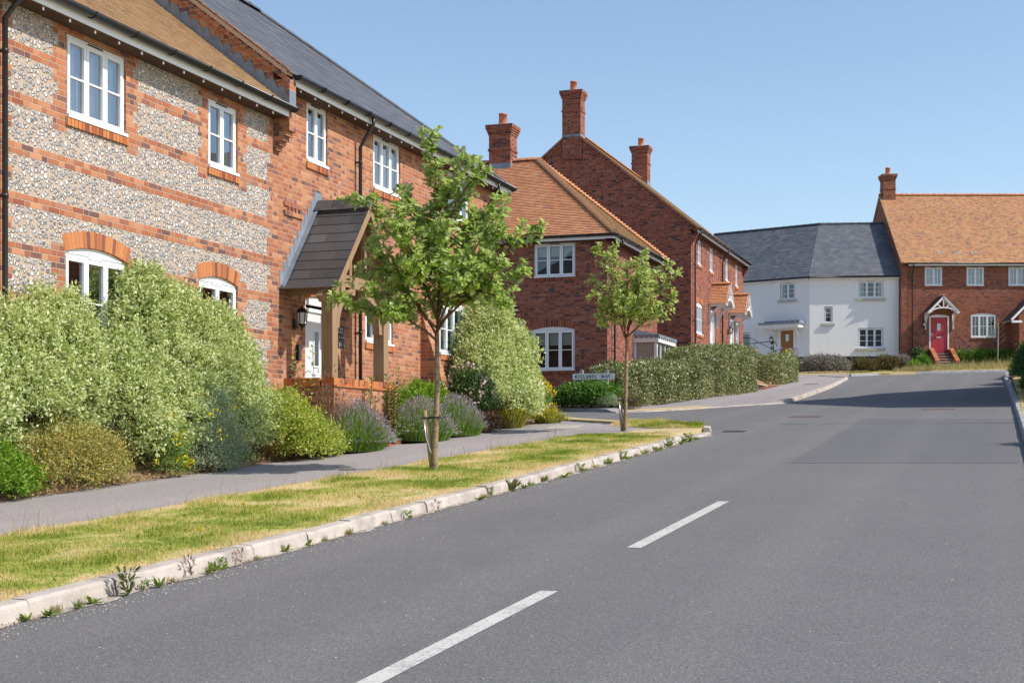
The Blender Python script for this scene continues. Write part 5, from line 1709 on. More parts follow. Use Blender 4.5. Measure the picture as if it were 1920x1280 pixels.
def shrub(name, label, cat, s, t, dz, lobes, nclump, per, spread, L, W, mat, group=None, fl=None, st_n=5, **kw):
    R = plant_root(name, label, cat, s, t, dz, group)
    o = shrub_mesh(R, 'foliage', lobes, nclump, per, spread, L, W, mat, **kw)
    top = max(l[2] + l[5] for l in lobes)
    bs = [(random.uniform(-.12, .12), random.uniform(-.12, .12), -.05) for _ in range(st_n)]
    tp = []
    for _ in range(st_n):
        l = random.choice(lobes); tp.append((l[0] + random.uniform(-.4, .4) * l[3], l[1] + random.uniform(-.4, .4) * l[4], l[2] + .3 * l[5]))
    stems(R, 'stem', bs, tp, .02 * min(1.5, top), .006, M['twig'])
    if fl:
        mat2, n2, size, rng_ = fl
        p, oo, c, co = bush_points(lobes, n2, 7, size * .7, .0, rng_)
        v, f = leaves(p, rand_dir(len(p)) + oo, oo + rand_dir(len(p)) * .5, size, size * .8)
        np_mesh('blossom', v, f, mat2, None, R)
    return R

V_ = dict(up=.2, outw=.5, rnd=1.05, shoots=420)
# big variegated shrubs in front of the houses
shrub('variegated_shrub', 'large cream and green variegated shrub at the left edge, under the flint wall', 'shrub', 13.7, -10.88, .15,
      [(-.95, -.05, 1.0, .85, .5, .8), (.1, -.05, 1.15, .85, .52, .95), (.85, -.05, 1.35, .62, .48, 1.0), (-.2, .05, .5, 1.1, .4, .55), (.75, .05, .6, .8, .42, .65), (1.05, .0, 1.8, .35, .35, .42)],
      3000, 40, .052, .06, .027, G['vari'], 'variegated shrubs against the houses', **V_)
shrub('variegated_shrub', 'tallest variegated shrub, between and below the arched flint-house windows', 'shrub', 16.75, -10.9, .12,
      [(-.1, .1, 1.3, .9, .6, 1.3), (.9, .1, 1.25, .9, .6, 1.2), (1.75, .1, 1.1, .8, .6, 1.1), (-.9, 0, .9, .65, .55, .95), (2.1, -.15, .65, .65, .55, .7), (.4, -.15, .6, 1.1, .5, .65), (1.4, -.15, .55, .9, .5, .6), (-.5, -.1, .5, .7, .5, .55), (.3, .1, .2, 1.3, .42, .32), (1.7, .05, .2, .8, .42, .32), (-.1, .1, 2.3, .4, .38, .5), (.75, .1, 2.1, .45, .4, .45), (1.6, .1, 2.0, .5, .4, .45), (2.1, .1, 1.5, .5, .42, .5)],
      4000, 40, .052, .06, .027, G['vari'], 'variegated shrubs against the houses', st_n=8, **V_)
shrub('variegated_shrub', 'dome-shaped variegated shrub at the far corner of the slate-roofed house', 'shrub', 29.2, -10.55, .1,
      [(0, .1, 1.2, .95, .6, 1.25), (.9, .0, .9, .95, .7, .95), (.2, .1, 2.1, .65, .5, .7), (-.6, 0, .9, .6, .5, .9), (1.1, -.1, 1.6, .75, .5, .65), (.6, -.35, .6, .9, .5, .65), (1.6, -.1, .6, .6, .5, .65)],
      2300, 36, .07, .085, .036, G['vari'], 'variegated shrubs against the houses', **V_)
# low front row, left to right
shrub('low_shrub', 'bright lime-green low shrub at the path edge, bottom left', 'shrub', 12.75, -10.45, .1,
      [(0, 0, .3, .55, .3, .34), (.35, -.02, .22, .4, .28, .25)], 420, 22, .045, .05, .024, G['bright'])
shrub('low_shrub', 'low bronze-green shrub dotted with faded yellow flower heads beside the path', 'shrub', 14.35, -10.55, .1,
      [(0, 0, .4, .7, .36, .4), (.62, .03, .3, .5, .34, .36), (-.6, .03, .33, .5, .34, .36), (0, -.1, .2, .9, .32, .25)], 1700, 20, .05, .036, .013, G['bronze'],
      fl=(G['bronze'], 420, .035, (.95, 1.1)))
shrub('santolina', 'blue-grey small-leaved bush with yellow flowers in front of the big shrubs', 'shrub', 17.3, -10.3, .1,
      [(0, 0, .45, .45, .3, .5), (0, -.03, .14, .5, .3, .24), (.35, .05, .3, .4, .28, .36), (.1, .05, .85, .26, .24, .3)], 700, 22, .045, .035, .01, G['grey'], fl=(G['yellow'], 16, .05, (.98, 1.15)))
shrub('groundsel', 'loose yellow-flowered weed standing beside the blue-grey bush', 'plant', 16.3, -10.32, .1,
      [(0, 0, .35, .16, .14, .36), (0, 0, .12, .22, .18, .16)], 110, 8, .05, .07, .015, G['lav'], fl=(G['yellow'], 26, .045, (.9, 1.3)))
shrub('euonymus', 'lime and gold variegated bush between the big shrubs and the lavender', 'shrub', 19.75, -10.3, .12,
      [(0, 0, .36, .6, .4, .4), (.6, -.05, .24, .5, .36, .3), (-.45, .0, .45, .5, .4, .42), (-.2, .15, .72, .4, .3, .25), (.1, -.2, .2, .8, .32, .25)], 1250, 22, .055, .048, .026, G['lime'],
      fl=(G['yellow'], 9, .05, (1., 1.15)))

def spray(name, label, cat, s, t, dz, n, h, spreadr, lean, mat, parent_mat2=None, head=None, width=.012, group=None, base_r=.25, dome=.5, jit=.2):
    """many thin stems fanning from one base, optional flower spikes"""
    R = plant_root(name, label, cat, s, t, dz, group)
    a = RNG.uniform(0, 2 * PI, n); rr = np.sqrt(RNG.uniform(0, 1, n))
    b = np.stack([np.cos(a) * rr * base_r * spreadr[0] / max(spreadr), np.sin(a) * rr * base_r * spreadr[1] / max(spreadr), np.zeros(n)], 1)
    tip = np.stack([np.cos(a) * rr * spreadr[0], np.sin(a) * rr * spreadr[1], h * (1 - dome * rr ** 2) * RNG.uniform(1 - jit, 1.05, n)], 1)
    tip[:, :2] += RNG.normal(0, .04, (n, 2))
    D = tip - b; L = np.linalg.norm(D, axis=1)
    mid = (b + tip) / 2 + np.array([0, 0, 1.]) * (rr * .12 * h)[:, None]
    side = unit(np.cross(D, rand_dir(n)))
    w = width * RNG.uniform(.7, 1.3, (n, 1))
    V = np.stack([b - side * w / 2, b + side * w / 2, mid + side * w / 2, mid - side * w / 2, tip], 1).reshape(-1, 3)
    i = np.arange(n) * 5
    f = np.concatenate([np.stack([i, i + 1, i + 2, i + 3], 1), np.stack([i + 3, i + 2, i + 4, i + 4], 1)])
    f1 = f[:n]; f2 = f[n:, :3]
    me = np_mesh('foliage', V, f1, mat, None, R)
    np_tri = np.stack([i + 3, i + 2, i + 4], 1)
    # rebuild as triangles so that each stem stays one island
    tri = np.concatenate([np.stack([i, i + 1, i + 2], 1), np.stack([i, i + 2, i + 3], 1), np_tri])
    bpy.data.objects.remove(me)
    np_mesh('foliage', V, tri, mat, None, R)
    if head:
        hm, hl, hw, share = head
        k = RNG.uniform(0, 1, n) < share
        tp = tip[k]; dd = unit(tip[k] - mid[k]); m = len(tp)
        parts = []
        for q in range(4):
            pp = tp + dd * (hl * (q - .6) / 4)[..., None] if False else tp + dd * hl * (q - .8) / 4
            parts.append(leaves(pp, dd + rand_dir(m) * .5, rand_dir(m), hl * .5, hw))
        v, f = cat_geo(parts)
        np_mesh('blossom', v, f, hm, None, R)
    return R

spray('lavender', 'lavender bush in flower beside the porch wall, nearest the camera', 'lavender', 21.6, -10.2, .1, 7500, .82, (1.2, .55), .3, G['lav'],
      head=(G['lavfl'], .08, .014, .2), group='lavender bushes along the path', base_r=.8, dome=.78, width=.01)
spray('lavender', 'lavender bush in flower just behind the slender tree trunk', 'lavender', 24.55, -10.2, .1, 6200, .8, (1.05, .55), .3, G['lav'],
      head=(G['lavfl'], .08, .014, .2), group='lavender bushes along the path', base_r=.8, dome=.78, width=.01)
spray('lavender', 'lavender bush in flower next to the pink rose', 'lavender', 26.3, -10.2, .1, 5200, .78, (1.0, .5), .3, G['lav'],
      head=(G['lavfl'], .08, .014, .2), group='lavender bushes along the path', base_r=.8, dome=.75, width=.01)
spray('dry_stalks', 'tangle of dry russet stalks against the porch wall', 'dry plant', 20.95, -10.3, .15, 260, 1.35, (.55, .2), .3, G['russet'],
      head=(G['russet'], .06, .02, .7), base_r=.25, dome=.25, width=.009, jit=.5)

def leafy_stems(name, label, cat, s, t, dz, n, h, spread, L, W, mat, per=16, group=None, lean=.25):
    R = plant_root(name, label, cat, s, t, dz, group)
    P, D, Nn = [], [], []
    bs, tp = [], []
    for i in range(n):
        a = random.uniform(0, 2 * PI); r = random.uniform(.2, 1) * spread
        b = np.array([math.cos(a) * r * .4, math.sin(a) * r * .4, 0.]); e = np.array([math.cos(a) * r, math.sin(a) * r, h * random.uniform(.65, 1.)])
        bs.append(b); tp.append(e)
        for k in range(per):
            f = (k + random.random()) / per
            if f < .08: continue
            q = b + (e - b) * f
            an = k * 2.4
            d = np.array([math.cos(an), math.sin(an), lean + .5 * f])
            P.append(q); D.append(d); Nn.append(np.array([0, 0, 1.]) + RNG.normal(0, .3, 3))
    v, f = leaves(np.array(P), np.array(D), np.array(Nn), L * RNG.uniform(.6, 1.1, len(P)), W, hexl=True)
    np_mesh('foliage', v, f, mat, None, R)
    stems(R, 'stem', bs, tp, .008, .003, M['twig'], .05)
    return R
leafy_stems('willowherb', 'dark green leafy clump growing up in front of the porch post', 'plant', 22.95, -10.12, .15, 16, 1.3, .42, .13, .03, G['green'], 34)
leafy_stems('willowherb', 'slim green leafy stems in front of the porch wall, beside the taller clump', 'plant', 21.95, -10.12, .15, 7, 1.15, .25, .12, .03, G['green'], 26)
leafy_stems('buddleia', 'pale green sapling shoot rising in front of the white front door', 'plant', 20.35, -10.4, .2, 4, 1.95, .3, .11, .045, G['lime'], 26)
leafy_stems('dock', 'broad-leaved dock with dark green leaves beside the lime bush', 'plant', 20.1, -10.15, .12, 5, .55, .3, .26, .1, G['green'], 7, lean=.5)
shrub('green_bush', 'fresh green bush behind the second lavender, by the brick buttress', 'shrub', 25.9, -10.75, .3,
      [(0, 0, .4, .5, .28, .38), (.55, .05, .42, .4, .28, .34), (-.5, 0, .3, .4, .28, .3)], 330, 18, .06, .075, .05, G['bright'])
shrub('rose_bush', 'rose bush with pale pink flowers at the foot of the dome-shaped shrub', 'rose', 27.6, -10.35, .15,
      [(0, 0, .6, .5, .42, .55), (.4, .1, .85, .4, .35, .4), (-.25, .05, .9, .35, .3, .35)], 420, 16, .06, .06, .035, G['dark'],
      fl=(G['pink'], 75, .07, (.95, 1.15)))
shrub('purple_plant', 'low dark red-leaved plant at the path edge by the last lavender', 'plant', 27.7, -10.05, .1,
      [(0, 0, .16, .3, .18, .18)], 120, 14, .04, .06, .04, G['russet'])
spray('coreopsis', 'yellow-green flowering clump at the path edge under the dome-shaped shrub', 'plant', 29.4, -10.1, .1, 1300, .65, (.65, .4), .3, G['ygreen'],
      head=(G['yellow'], .05, .02, .12), base_r=.3, dome=.5, width=.016)
spray('coreopsis', 'straggling dry yellow-flowered clump spilling over the footpath corner', 'plant', 31.7, -10.0, .1, 1000, .5, (.75, .45), .3, G['ygreen'],
      head=(G['yellow'], .05, .035, .16), base_r=.45, dome=.75, width=.012, jit=.5)
spray('ragwort', 'yellow ragwort flowering between the dome-shaped shrub and the green bush', 'plant', 33.3, -10.75, .15, 420, .95, (.6, .4), .3, G['lav'],
      head=(G['yellow'], .07, .06, .28), base_r=.25, dome=.35, width=.016)
# planting round the street sign
shrub('green_bush', 'rounded bright green bush directly below the street name sign', 'shrub', 40.95, -11.8, .06,
      [(0, -.1, .34, .5, .5, .36), (.3, .45, .3, .45, .45, .33), (-.25, -.5, .27, .4, .45, .3), (.2, -.6, .3, .45, .45, .33)], 620, 18, .07, .085, .05, G['green'])
shrub('green_bush', 'small darker green bush left of the street name sign', 'shrub', 40.3, -13.3, .1,
      [(0, 0, .3, .5, .5, .34)], 240, 18, .07, .08, .045, G['dark'])
shrub('box_ball', 'small round clipped grey-green bush right of the street name sign', 'shrub', 40.55, -10.98, .06,
      [(0, 0, .2, .27, .27, .21)], 420, 20, .035, .035, .014, G['grey'], shell=(.95, 1.02))
shrub('heather', 'brown fading low bush at the hedge foot behind the second tree', 'shrub', 41.0, -10.45, .06,
      [(0, 0, .14, .3, .42, .2), (.3, .2, .13, .3, .4, .18)], 320, 18, .05, .05, .016, G['brownleaf'])

def hedge(name, label, pts, w, h, n, L, W, mat, dz=.1, group=None, round_=.34):
    """clipped hedge along a centre line of (s, t) points"""
    s0, t0 = pts[0]
    R = plant_root(name, label, 'hedge', s0, t0, dz, group)
    P = np.array(pts); seg = np.linalg.norm(np.diff(P, axis=0), axis=1); cum = np.concatenate([[0], np.cumsum(seg)])
    m = n
    d = RNG.uniform(0, cum[-1], m)
    k = np.clip(np.searchsorted(cum, d) - 1, 0, len(seg) - 1)
    f = (d - cum[k]) / seg[k]
    c = P[k] + (P[k + 1] - P[k]) * f[:, None]
    e = (P[k + 1] - P[k]) / seg[k][:, None]; nn = np.stack([-e[:, 1], e[:, 0]], 1)
    # perimeter of the section: side, top, side
    per = RNG.uniform(0, 2 * h + w, m)
    a = np.where(per < h, -w / 2, np.where(per < h + w, per - h - w / 2, w / 2))
    z = np.where(per < h, per, np.where(per < h + w, h, 2 * h + w - per))
    q = np.abs(a) / (w / 2); z = np.where((q > .7) & (z > h * .85), z - (q - .7) * round_ * 1.6 * (z > h * .93), z)
    wob = .07 * np.sin(d * 2.3 + z * 2) + .05 * np.sin(d * 5.1 + a * 4)
    on = np.stack([np.where(per < h, -1, np.where(per < h + w, 0, 1)), np.where((per >= h) & (per < h + w), 1, 0)], 1)
    # caps at both ends
    ends = RNG.uniform(0, 1, m) < (w / (2 * h + w + cum[-1])) * 1.2
    en = RNG.integers(0, 2, m)
    ed = np.where(en == 0, 0., cum[-1])
    k2 = np.where(en == 0, 0, len(seg) - 1)
    c = np.where(ends[:, None], np.where(en[:, None] == 0, P[0], P[-1]), c)
    nn = np.where(ends[:, None], np.stack([-(P[k2 + 1] - P[k2])[:, 1], (P[k2 + 1] - P[k2])[:, 0]], 1) / seg[k2][:, None], nn)
    ee = np.where(ends[:, None], (P[k2 + 1] - P[k2]) / seg[k2][:, None], e)
    a = np.where(ends, RNG.uniform(-w / 2, w / 2, m), a); z = np.where(ends, RNG.uniform(0, h, m), z)
    bul = np.where(ends, np.sqrt(np.maximum(0, 1 - (2 * a / w) ** 2)) * .35 * w * np.where(en == 0, -1, 1), 0)
    xy = c + nn * (a + on[:, 0] * np.where(ends, 0, wob))[:, None] + ee * bul[:, None]
    zz = z + on[:, 1] * wob * np.where(ends, 0, 1) + np.where(ends, 0, 0)
    gs = np.array([gz(x) for x in xy[:, 0]]) - gz(s0)
    p = np.stack([xy[:, 0] - s0, -(xy[:, 1] - t0), zz + gs], 1)
    o = np.stack([nn[:, 0] * on[:, 0], -nn[:, 1] * on[:, 0], on[:, 1].astype(float)], 1)
    o = np.where(ends[:, None], np.stack([ee[:, 0] * np.where(en == 0, -1, 1), -ee[:, 1] * np.where(en == 0, -1, 1), 0 * a], 1), o)
    p += o * RNG.normal(0, .045, (m, 1)) + RNG.normal(0, .03, (m, 3))
    deep = RNG.uniform(0, 1, m) < .25
    p -= o * (deep * RNG.uniform(.08, .22, m))[:, None]
    D = o * .6 + rand_dir(m) * .85 + np.array([0, 0, .3])
    v, fc = leaves(p, D, o + rand_dir(m) * .7, L * RNG.uniform(.6, 1.25, m), W * RNG.uniform(.8, 1.2, m), hexl=False)
    np_mesh('foliage', v, fc, mat, None, R)
    b = [(x - s0, -(t - t0), gz(x) - gz(s0)) for x, t in pts for _ in range(3)]
    stems(R, 'stem', b, [(x + random.uniform(-.2, .2), y + random.uniform(-.2, .2), z + h * .7) for x, y, z in b], .02, .008, M['twig'])
    return R
hedge('hedge', 'long low silvery-green clipped hedge in front of the bay window', [(42.3, -11.45), (43.0, -11.0), (44.4, -10.65), (46., -10.2), (47.6, -9.95)], 1.0, 1.22, 27000, .085, .042, G['hedge'], .08)
hedge('hedge', 'taller silvery-green hedge at the pavement bend, in front of the tiled door canopies', [(47.6, -10.4), (50., -9.85), (52.6, -9.5), (54.6, -9.5)], 1.15, 1.65, 28000, .085, .042, G['hedge'], .1)
hedge('hedge', 'small pale hedge past the brick steps, in front of the oak door', [(62.3, -9.75), (63.8, -9.6), (66., -9.6), (67.6, -9.7)], 1.1, 1.15, 14000, .1, .045, G['hedge'], .1)
hedge('hedge', 'low browning hedge behind the small pale hedge', [(63., -11.3), (66., -11.2), (69.5, -11.0)], .9, 1.05, 7000, .1, .045, G['brownleaf'], .1)

def at_xy(x, y): return st_of(x, y)
def far_shrub(name, label, x, y, lobes, n, per, spread, L, W, mat, dz=.2, group=None, **kw):
    s, t = st_of(x, y)
    R = thing(name, label, 'shrub', (x, y, gz(s) + dz), 0, group)
    shrub_mesh(R, 'foliage', lobes, n, per, spread, L, W, mat, **kw)
    return R
far_shrub('sage_bush', 'wide mauve-grey bush left of the white house corner', 17.3, 79.2, [(0, 0, .42, 1.15, .7, .48), (.7, -.1, .34, .7, .6, .4), (-.6, 0, .38, .7, .6, .4)], 900, 16, .09, .09, .04, G['mauve'], .1)
far_shrub('shrub', 'brown-green bush left of middle under the white house', 19.4, 79.4, [(0, 0, .26, .6, .5, .34), (.4, 0, .22, .5, .5, .3)], 420, 14, .09, .1, .035, G['brownleaf'], .15)
far_shrub('shrub', 'taller brown-green bush under the ground-floor window of the white house', 20.75, 79.6, [(0, 0, .3, .6, .5, .4), (.5, 0, .28, .5, .5, .36)], 480, 14, .09, .1, .035, G['brownleaf'], .15)
far_shrub('shrub', 'small mauve-grey bush at the right end of the white house', 21.75, 79.7, [(0, 0, .3, .4, .4, .45)], 260, 14, .08, .09, .035, G['mauve'], .15)
far_shrub('shrub', 'small lime-green plant by the joint of the white and brick houses', 22.15, 78.6, [(0, 0, .16, .24, .25, .22)], 120, 12, .07, .1, .05, G['bright'], .15)
far_shrub('shrub', 'small dark green clump under the downpipe of the red-door house', 22.75, 79.2, [(0, 0, .22, .3, .3, .26)], 140, 12, .08, .1, .05, G['green'], .3)
far_shrub('shrub', 'low green ground-cover bush beneath the window beside the red door', 26.5, 80.6, [(0, 0, .22, 1.2, .4, .3), (-1.1, 0, .2, .6, .35, .25), (1.2, 0, .2, .8, .35, .25)], 520, 14, .09, .11, .05, G['green'], .5)
far_shrub('shrub', 'dark climber at the foot of the wall left of the red door steps', 23.0, 80.8, [(0, 0, .35, .3, .25, .45)], 160, 12, .08, .1, .05, G['dark'], .45)

def rshrub(label, s, t, lobes, n, mat, L=.1, W=.04, fl=None):
    return shrub('roadside_shrub', label, 'shrub', s, t, .1, lobes, n, 18, .08, L, W, mat, st_n=6, fl=fl, group='shrubs on the right verge')
rshrub('low green shrub leaning over the right-hand kerb, nearest the camera', 47.0, 1.3, [(0, 0, .45, 1.1, .6, .5), (1.2, .1, .4, .9, .55, .45), (-1.2, -.1, .35, .8, .5, .4)], 700, G['dark'])
rshrub('tall dark green shrub on the right verge beside the big road shadow', 55.5, 1.35, [(0, 0, .9, 1.2, .8, .95), (1.6, .1, .8, 1.1, .75, .85), (-1.2, .1, .6, .9, .6, .6)], 1000, G['dark'])
rshrub('rough green shrub with yellow flowers on the right verge near its far end', 62.0, 1.35, [(0, 0, .8, 1.3, .8, .85), (2., .1, .65, 1.2, .7, .7)], 900, G['green'], fl=(G['yellow'], 30, .08, (.95, 1.1)))
rshrub('low straw-coloured shrub at the far end of the right verge', 69.5, 1.15, [(0, 0, .4, 1.5, .7, .5), (2.4, 0, .4, 1.4, .7, .5)], 600, G['ygreen'])
rshrub('rounded shrub out of view at the right, shading the kerb', 25.3, 2.05, [(0, 0, .7, .75, .7, .75)], 380, G['dark'])

# ------------------------------------------------------------------ trees
def pxy(px, py, Y0, dz=0.):
    """offset (X, Z) in metres of a picture point at distance Y0"""
    return (px - 960) * Y0 / 2680., EYE + (830 - py) * Y0 / 2680.

def tree(name, label, s, t, trunk, limbs, rng_seed, leafn, L, W, mat, flowers, tw=(.14, .38), r0=.055, extra=8):
    R = thing(name, label, 'tree', st(s, t, gz(s) + .1), 0)
    o = R.location; Y0 = o.y
    rr = random.Random(rng_seed)
    def P(px, py, d=0.):
        x, z = pxy(px, py, Y0)
        return Vector((x - o.x, d, z - o.z))
    tk = MB()
    tp = [P(*q) for q in trunk]
    tk.tube([tp[0] - Vector((0, 0, .08))] + tp, [r0 * 1.45] + [r0 * (1.15 - .45 * i / (len(tp) - 1)) for i in range(len(tp))], M['bark'], 12)
    tk.build('trunk', R)
    lb = MB(); anchors = []
    def limb(pts, ra, rb):
        n = len(pts)
        lb.tube(pts, [ra + (rb - ra) * i / (n - 1) for i in range(n)], M['bark'] if ra > .02 else M['twig'], 7)
    paths = []
    for d_end, pts in limbs:
        q = []
        for i, p in enumerate(pts):
            f = i / (len(pts) - 1)
            q.append(P(p[0], p[1], d_end * f ** 1.2 + rr.uniform(-.03, .03)))
        limb(q, .018, .004); paths.append(q)
    base = [P(*limbs[0][1][min(2, len(limbs[0][1]) - 1)])]
    for k in range(extra):                                           # limbs towards and away from the viewer
        src = rr.choice(paths[:len(limbs)]); i = rr.randrange(1, max(2, len(src) - 2))
        a = src[i]
        sg = 1 if k % 2 else -1
        e = a + Vector((rr.uniform(-.3, .3), sg * rr.uniform(.3, .8), rr.uniform(-.05, .32)))
        q = [a, a.lerp(e, .5) + Vector((0, 0, rr.uniform(-.05, .08))), e]
        limb(q, .012, .004); paths.append(q)
    tips = []
    for q in paths:
        L_ = [(b - a).length for a, b in zip(q[:-1], q[1:])]
        tot = sum(L_); d = .22 * tot
        while d < tot:
            x = d; i = 0
            while i < len(L_) - 1 and x > L_[i]: x -= L_[i]; i += 1
            p = q[i].lerp(q[i + 1], min(1, x / L_[i])); dr = (q[i + 1] - q[i]).normalized()
            v = Vector((rr.gauss(0, 1), rr.gauss(0, 1), rr.gauss(0, 1))).normalized()
            v = (v - dr * v.dot(dr)).normalized() + dr * .7 + Vector((0, 0, .35))
            e = p + v.normalized() * rr.uniform(*tw) * (1.1 - .5 * d / tot)
            lb.tube([p, p.lerp(e, .5), e], [.006, .005, .003], M['twig'], 5)
            tips.append((p, e)); d += rr.uniform(.03, .06)
        tips.append((q[-2].lerp(q[-1], .6), q[-1]))
    lb.build('limb', R)
    P_, D_, N_ = [], [], []
    per = max(4, leafn // len(tips))
    for a, e in tips:
        dr = (e - a).normalized()
        for k in range(per):
            f = rr.uniform(.15, 1.) if k > 1 else 1.
            p = a.lerp(e, max(.1, f))
            an = k * 2.4 + rr.random()
            s1 = dr.cross(Vector((0, 0, 1)));  s1 = s1.normalized() if s1.length > .05 else Vector((1, 0, 0)); s2 = s1.cross(dr)
            d = (s1 * math.cos(an) + s2 * math.sin(an)) * rr.uniform(.6, 1.1) + dr * rr.uniform(.2, .8) + Vector((0, 0, .1))
            nn = dr * 1.0 + Vector((0, 0, .9)) + Vector((rr.gauss(0, .35), rr.gauss(0, .35), rr.gauss(0, .35)))
            P_.append(p + d.normalized() * .012); D_.append(d); N_.append(nn)
    P_, D_, N_ = (np.array([tuple(x) for x in A]) for A in (P_, D_, N_))
    m = len(P_)
    v, f = leaves(P_, D_, N_, L * RNG.uniform(.55, 1.2, m), W * RNG.uniform(.7, 1.15, m), .16, True)
    np_mesh('crown', v, f, mat, None, R)
    if flowers:
        P_, D_ = [], []
        for a, e in rr.sample(tips, min(flowers, len(tips))):
            for k in range(34):
                q = Vector((rr.gauss(0, .045), rr.gauss(0, .045), rr.gauss(.03, .018)))
                P_.append(tuple(e + q)); D_.append((rr.gauss(0, 1), rr.gauss(0, 1), 1.))
        P_, D_ = np.array(P_), np.array(D_)
        v, f = leaves(P_, D_, rand_dir(len(P_)), .018, .016)
        np_mesh('blossom', v, f, G['corymb'], None, R)
    return R

tree('whitebeam_tree', 'slender young whitebeam tree with full green crown, nearer of the two on the grass verge', 17.93, -7.26,
     [(816, 884), (814, 850), (817, 800), (819, 740), (820, 680), (819, 628)],
     [(.1, [(819, 632), (821, 570), (827, 490), (826, 400), (816, 330), (805, 256)]),
      (-.35, [(820, 640), (800, 622), (760, 597), (720, 592), (680, 580), (638, 566)]),
      (.3, [(819, 628), (785, 570), (740, 530), (705, 500), (665, 505)]),
      (-.3, [(820, 590), (782, 505), (738, 445), (700, 400), (668, 378)]),
      (.25, [(826, 520), (800, 450), (775, 400), (760, 358)]),
      (-.2, [(820, 622), (858, 560), (900, 505), (945, 460), (985, 442), (1014, 440)]),
      (.35, [(821, 590), (850, 525), (890, 465), (925, 405), (940, 362)]),
      (-.25, [(827, 470), (848, 400), (878, 350), (905, 322)]),
      (.1, [(820, 612), (868, 565), (915, 545), (962, 530), (990, 508)]),
      (-.4, [(858, 560), (898, 545), (932, 560), (950, 572)]),
      (.5, [(827, 490), (858, 440), (892, 400), (922, 390)]),
      (-.55, [(820, 600), (795, 530), (772, 470), (748, 430)]),
      (.55, [(820, 600), (840, 530), (860, 470), (870, 420)]),
      (-.6, [(819, 615), (845, 560), (875, 510), (905, 480)]),
      (-.5, [(819, 615), (775, 575), (735, 560), (700, 545)]),
      (.2, [(826, 420), (842, 360), (858, 310), (870, 290)]),
      (.45, [(800, 600), (760, 540), (715, 470), (690, 440)])],
     5, 8600, .098, .07, G['tree'], 75, r0=.042, extra=30, tw=(.14, .36))
tree('whitebeam_tree', 'smaller young whitebeam tree with pale leaves, farther along the grass verge near the junction', 27.98, -7.2,
     [(1172, 811), (1173, 760), (1174, 700), (1175, 660), (1175, 636)],
     [(.1, [(1175, 640), (1166, 590), (1158, 540), (1150, 490), (1148, 465)]),
      (-.2, [(1175, 640), (1160, 600), (1140, 570), (1122, 560), (1112, 555)]),
      (.3, [(1175, 632), (1185, 590), (1196, 540), (1206, 490), (1210, 470)]),
      (-.3, [(1175, 632), (1205, 605), (1225, 585), (1245, 570), (1264, 558)]),
      (.2, [(1170, 600), (1150, 560), (1125, 535), (1108, 525)]),
      (-.35, [(1160, 550), (1140, 510), (1125, 480), (1116, 470)]),
      (.4, [(1190, 570), (1215, 540), (1240, 510), (1252, 490)]),
      (-.4, [(1180, 610), (1205, 570), (1235, 545), (1258, 518)]),
      (.5, [(1172, 610), (1175, 560), (1180, 510), (1178, 490)]),
      (-.5, [(1172, 615), (1160, 585), (1135, 590), (1128, 610)]),
      (.3, [(1196, 605), (1220, 590), (1240, 580), (1250, 585)]),
      (-.5, [(1175, 620), (1190, 560), (1200, 520), (1190, 500)])],
     9, 4400, .092, .066, G['tree2'], 54, tw=(.12, .3), r0=.038, extra=24)

def stake(s, t, lean, h, label, strapz):
    R = thing('tree_stake', label, 'stake', st(s, t, gz(s) + .08), 0)
    m = MB()
    a = Vector((lean * .45, 0, 0)); b = Vector((-lean * .55, 0, h))
    m.tube([a, b], [.035, .037], M['stake'], 10); m.build('post', R)
    q = MB()
    c = a.lerp(b, strapz / h)
    n = 12
    ring = [c + Vector((math.cos(2 * PI * k / n) * .043, math.sin(2 * PI * k / n) * .043, 0)) for k in range(n + 1)]
    q.tube(ring, .012, M['black'], 5)
    q.tube([c + Vector((.03, -.035, 0)), c + Vector((.15, -.06, .005)), c + Vector((.26, -.05, .01))], .014, M['black'], 5)
    q.tube([c + Vector((-.03, -.04, -.02)), c + Vector((0, -.05, -.25)), c + Vector((.06, -.055, -.45)), c + Vector((.1, -.05, -.52))], .013, M['steel'], 5)
    q.build('strap', R)
    return R
stake(17.93, -7.34, .1, .82, 'round timber stake strapped to the trunk of the nearer tree', .72)
stake(28.0, -7.28, .05, .72, 'mossy timber stake strapped to the trunk of the farther tree', .64)

def sapling():
    x, y = 27.05, 79.6
    s, t = st_of(x, y)
    R = thing('sapling', 'thin bare pale-barked sapling in front of the right-hand house window', 'tree', (x, y, gz(s) + .35), 0)
    m = MB()
    m.tube([(0, 0, -.1), (.01, 0, 1.), (.03, 0, 1.6), (.05, 0, 2.3)], [.04, .035, .025, .008], M['post_grey'], 8); m.build('trunk', R)
    b = MB()
    for i in range(12):
        z = 1.1 + i * .1; a = i * 2.1
        b.tube([(.02, 0, z), (.02 + .25 * math.cos(a), .25 * math.sin(a), z + .18), (.02 + .42 * math.cos(a), .42 * math.sin(a), z + .4)], [.012, .008, .004], M['post_grey'], 5)
    b.build('limb', R)
sapling()

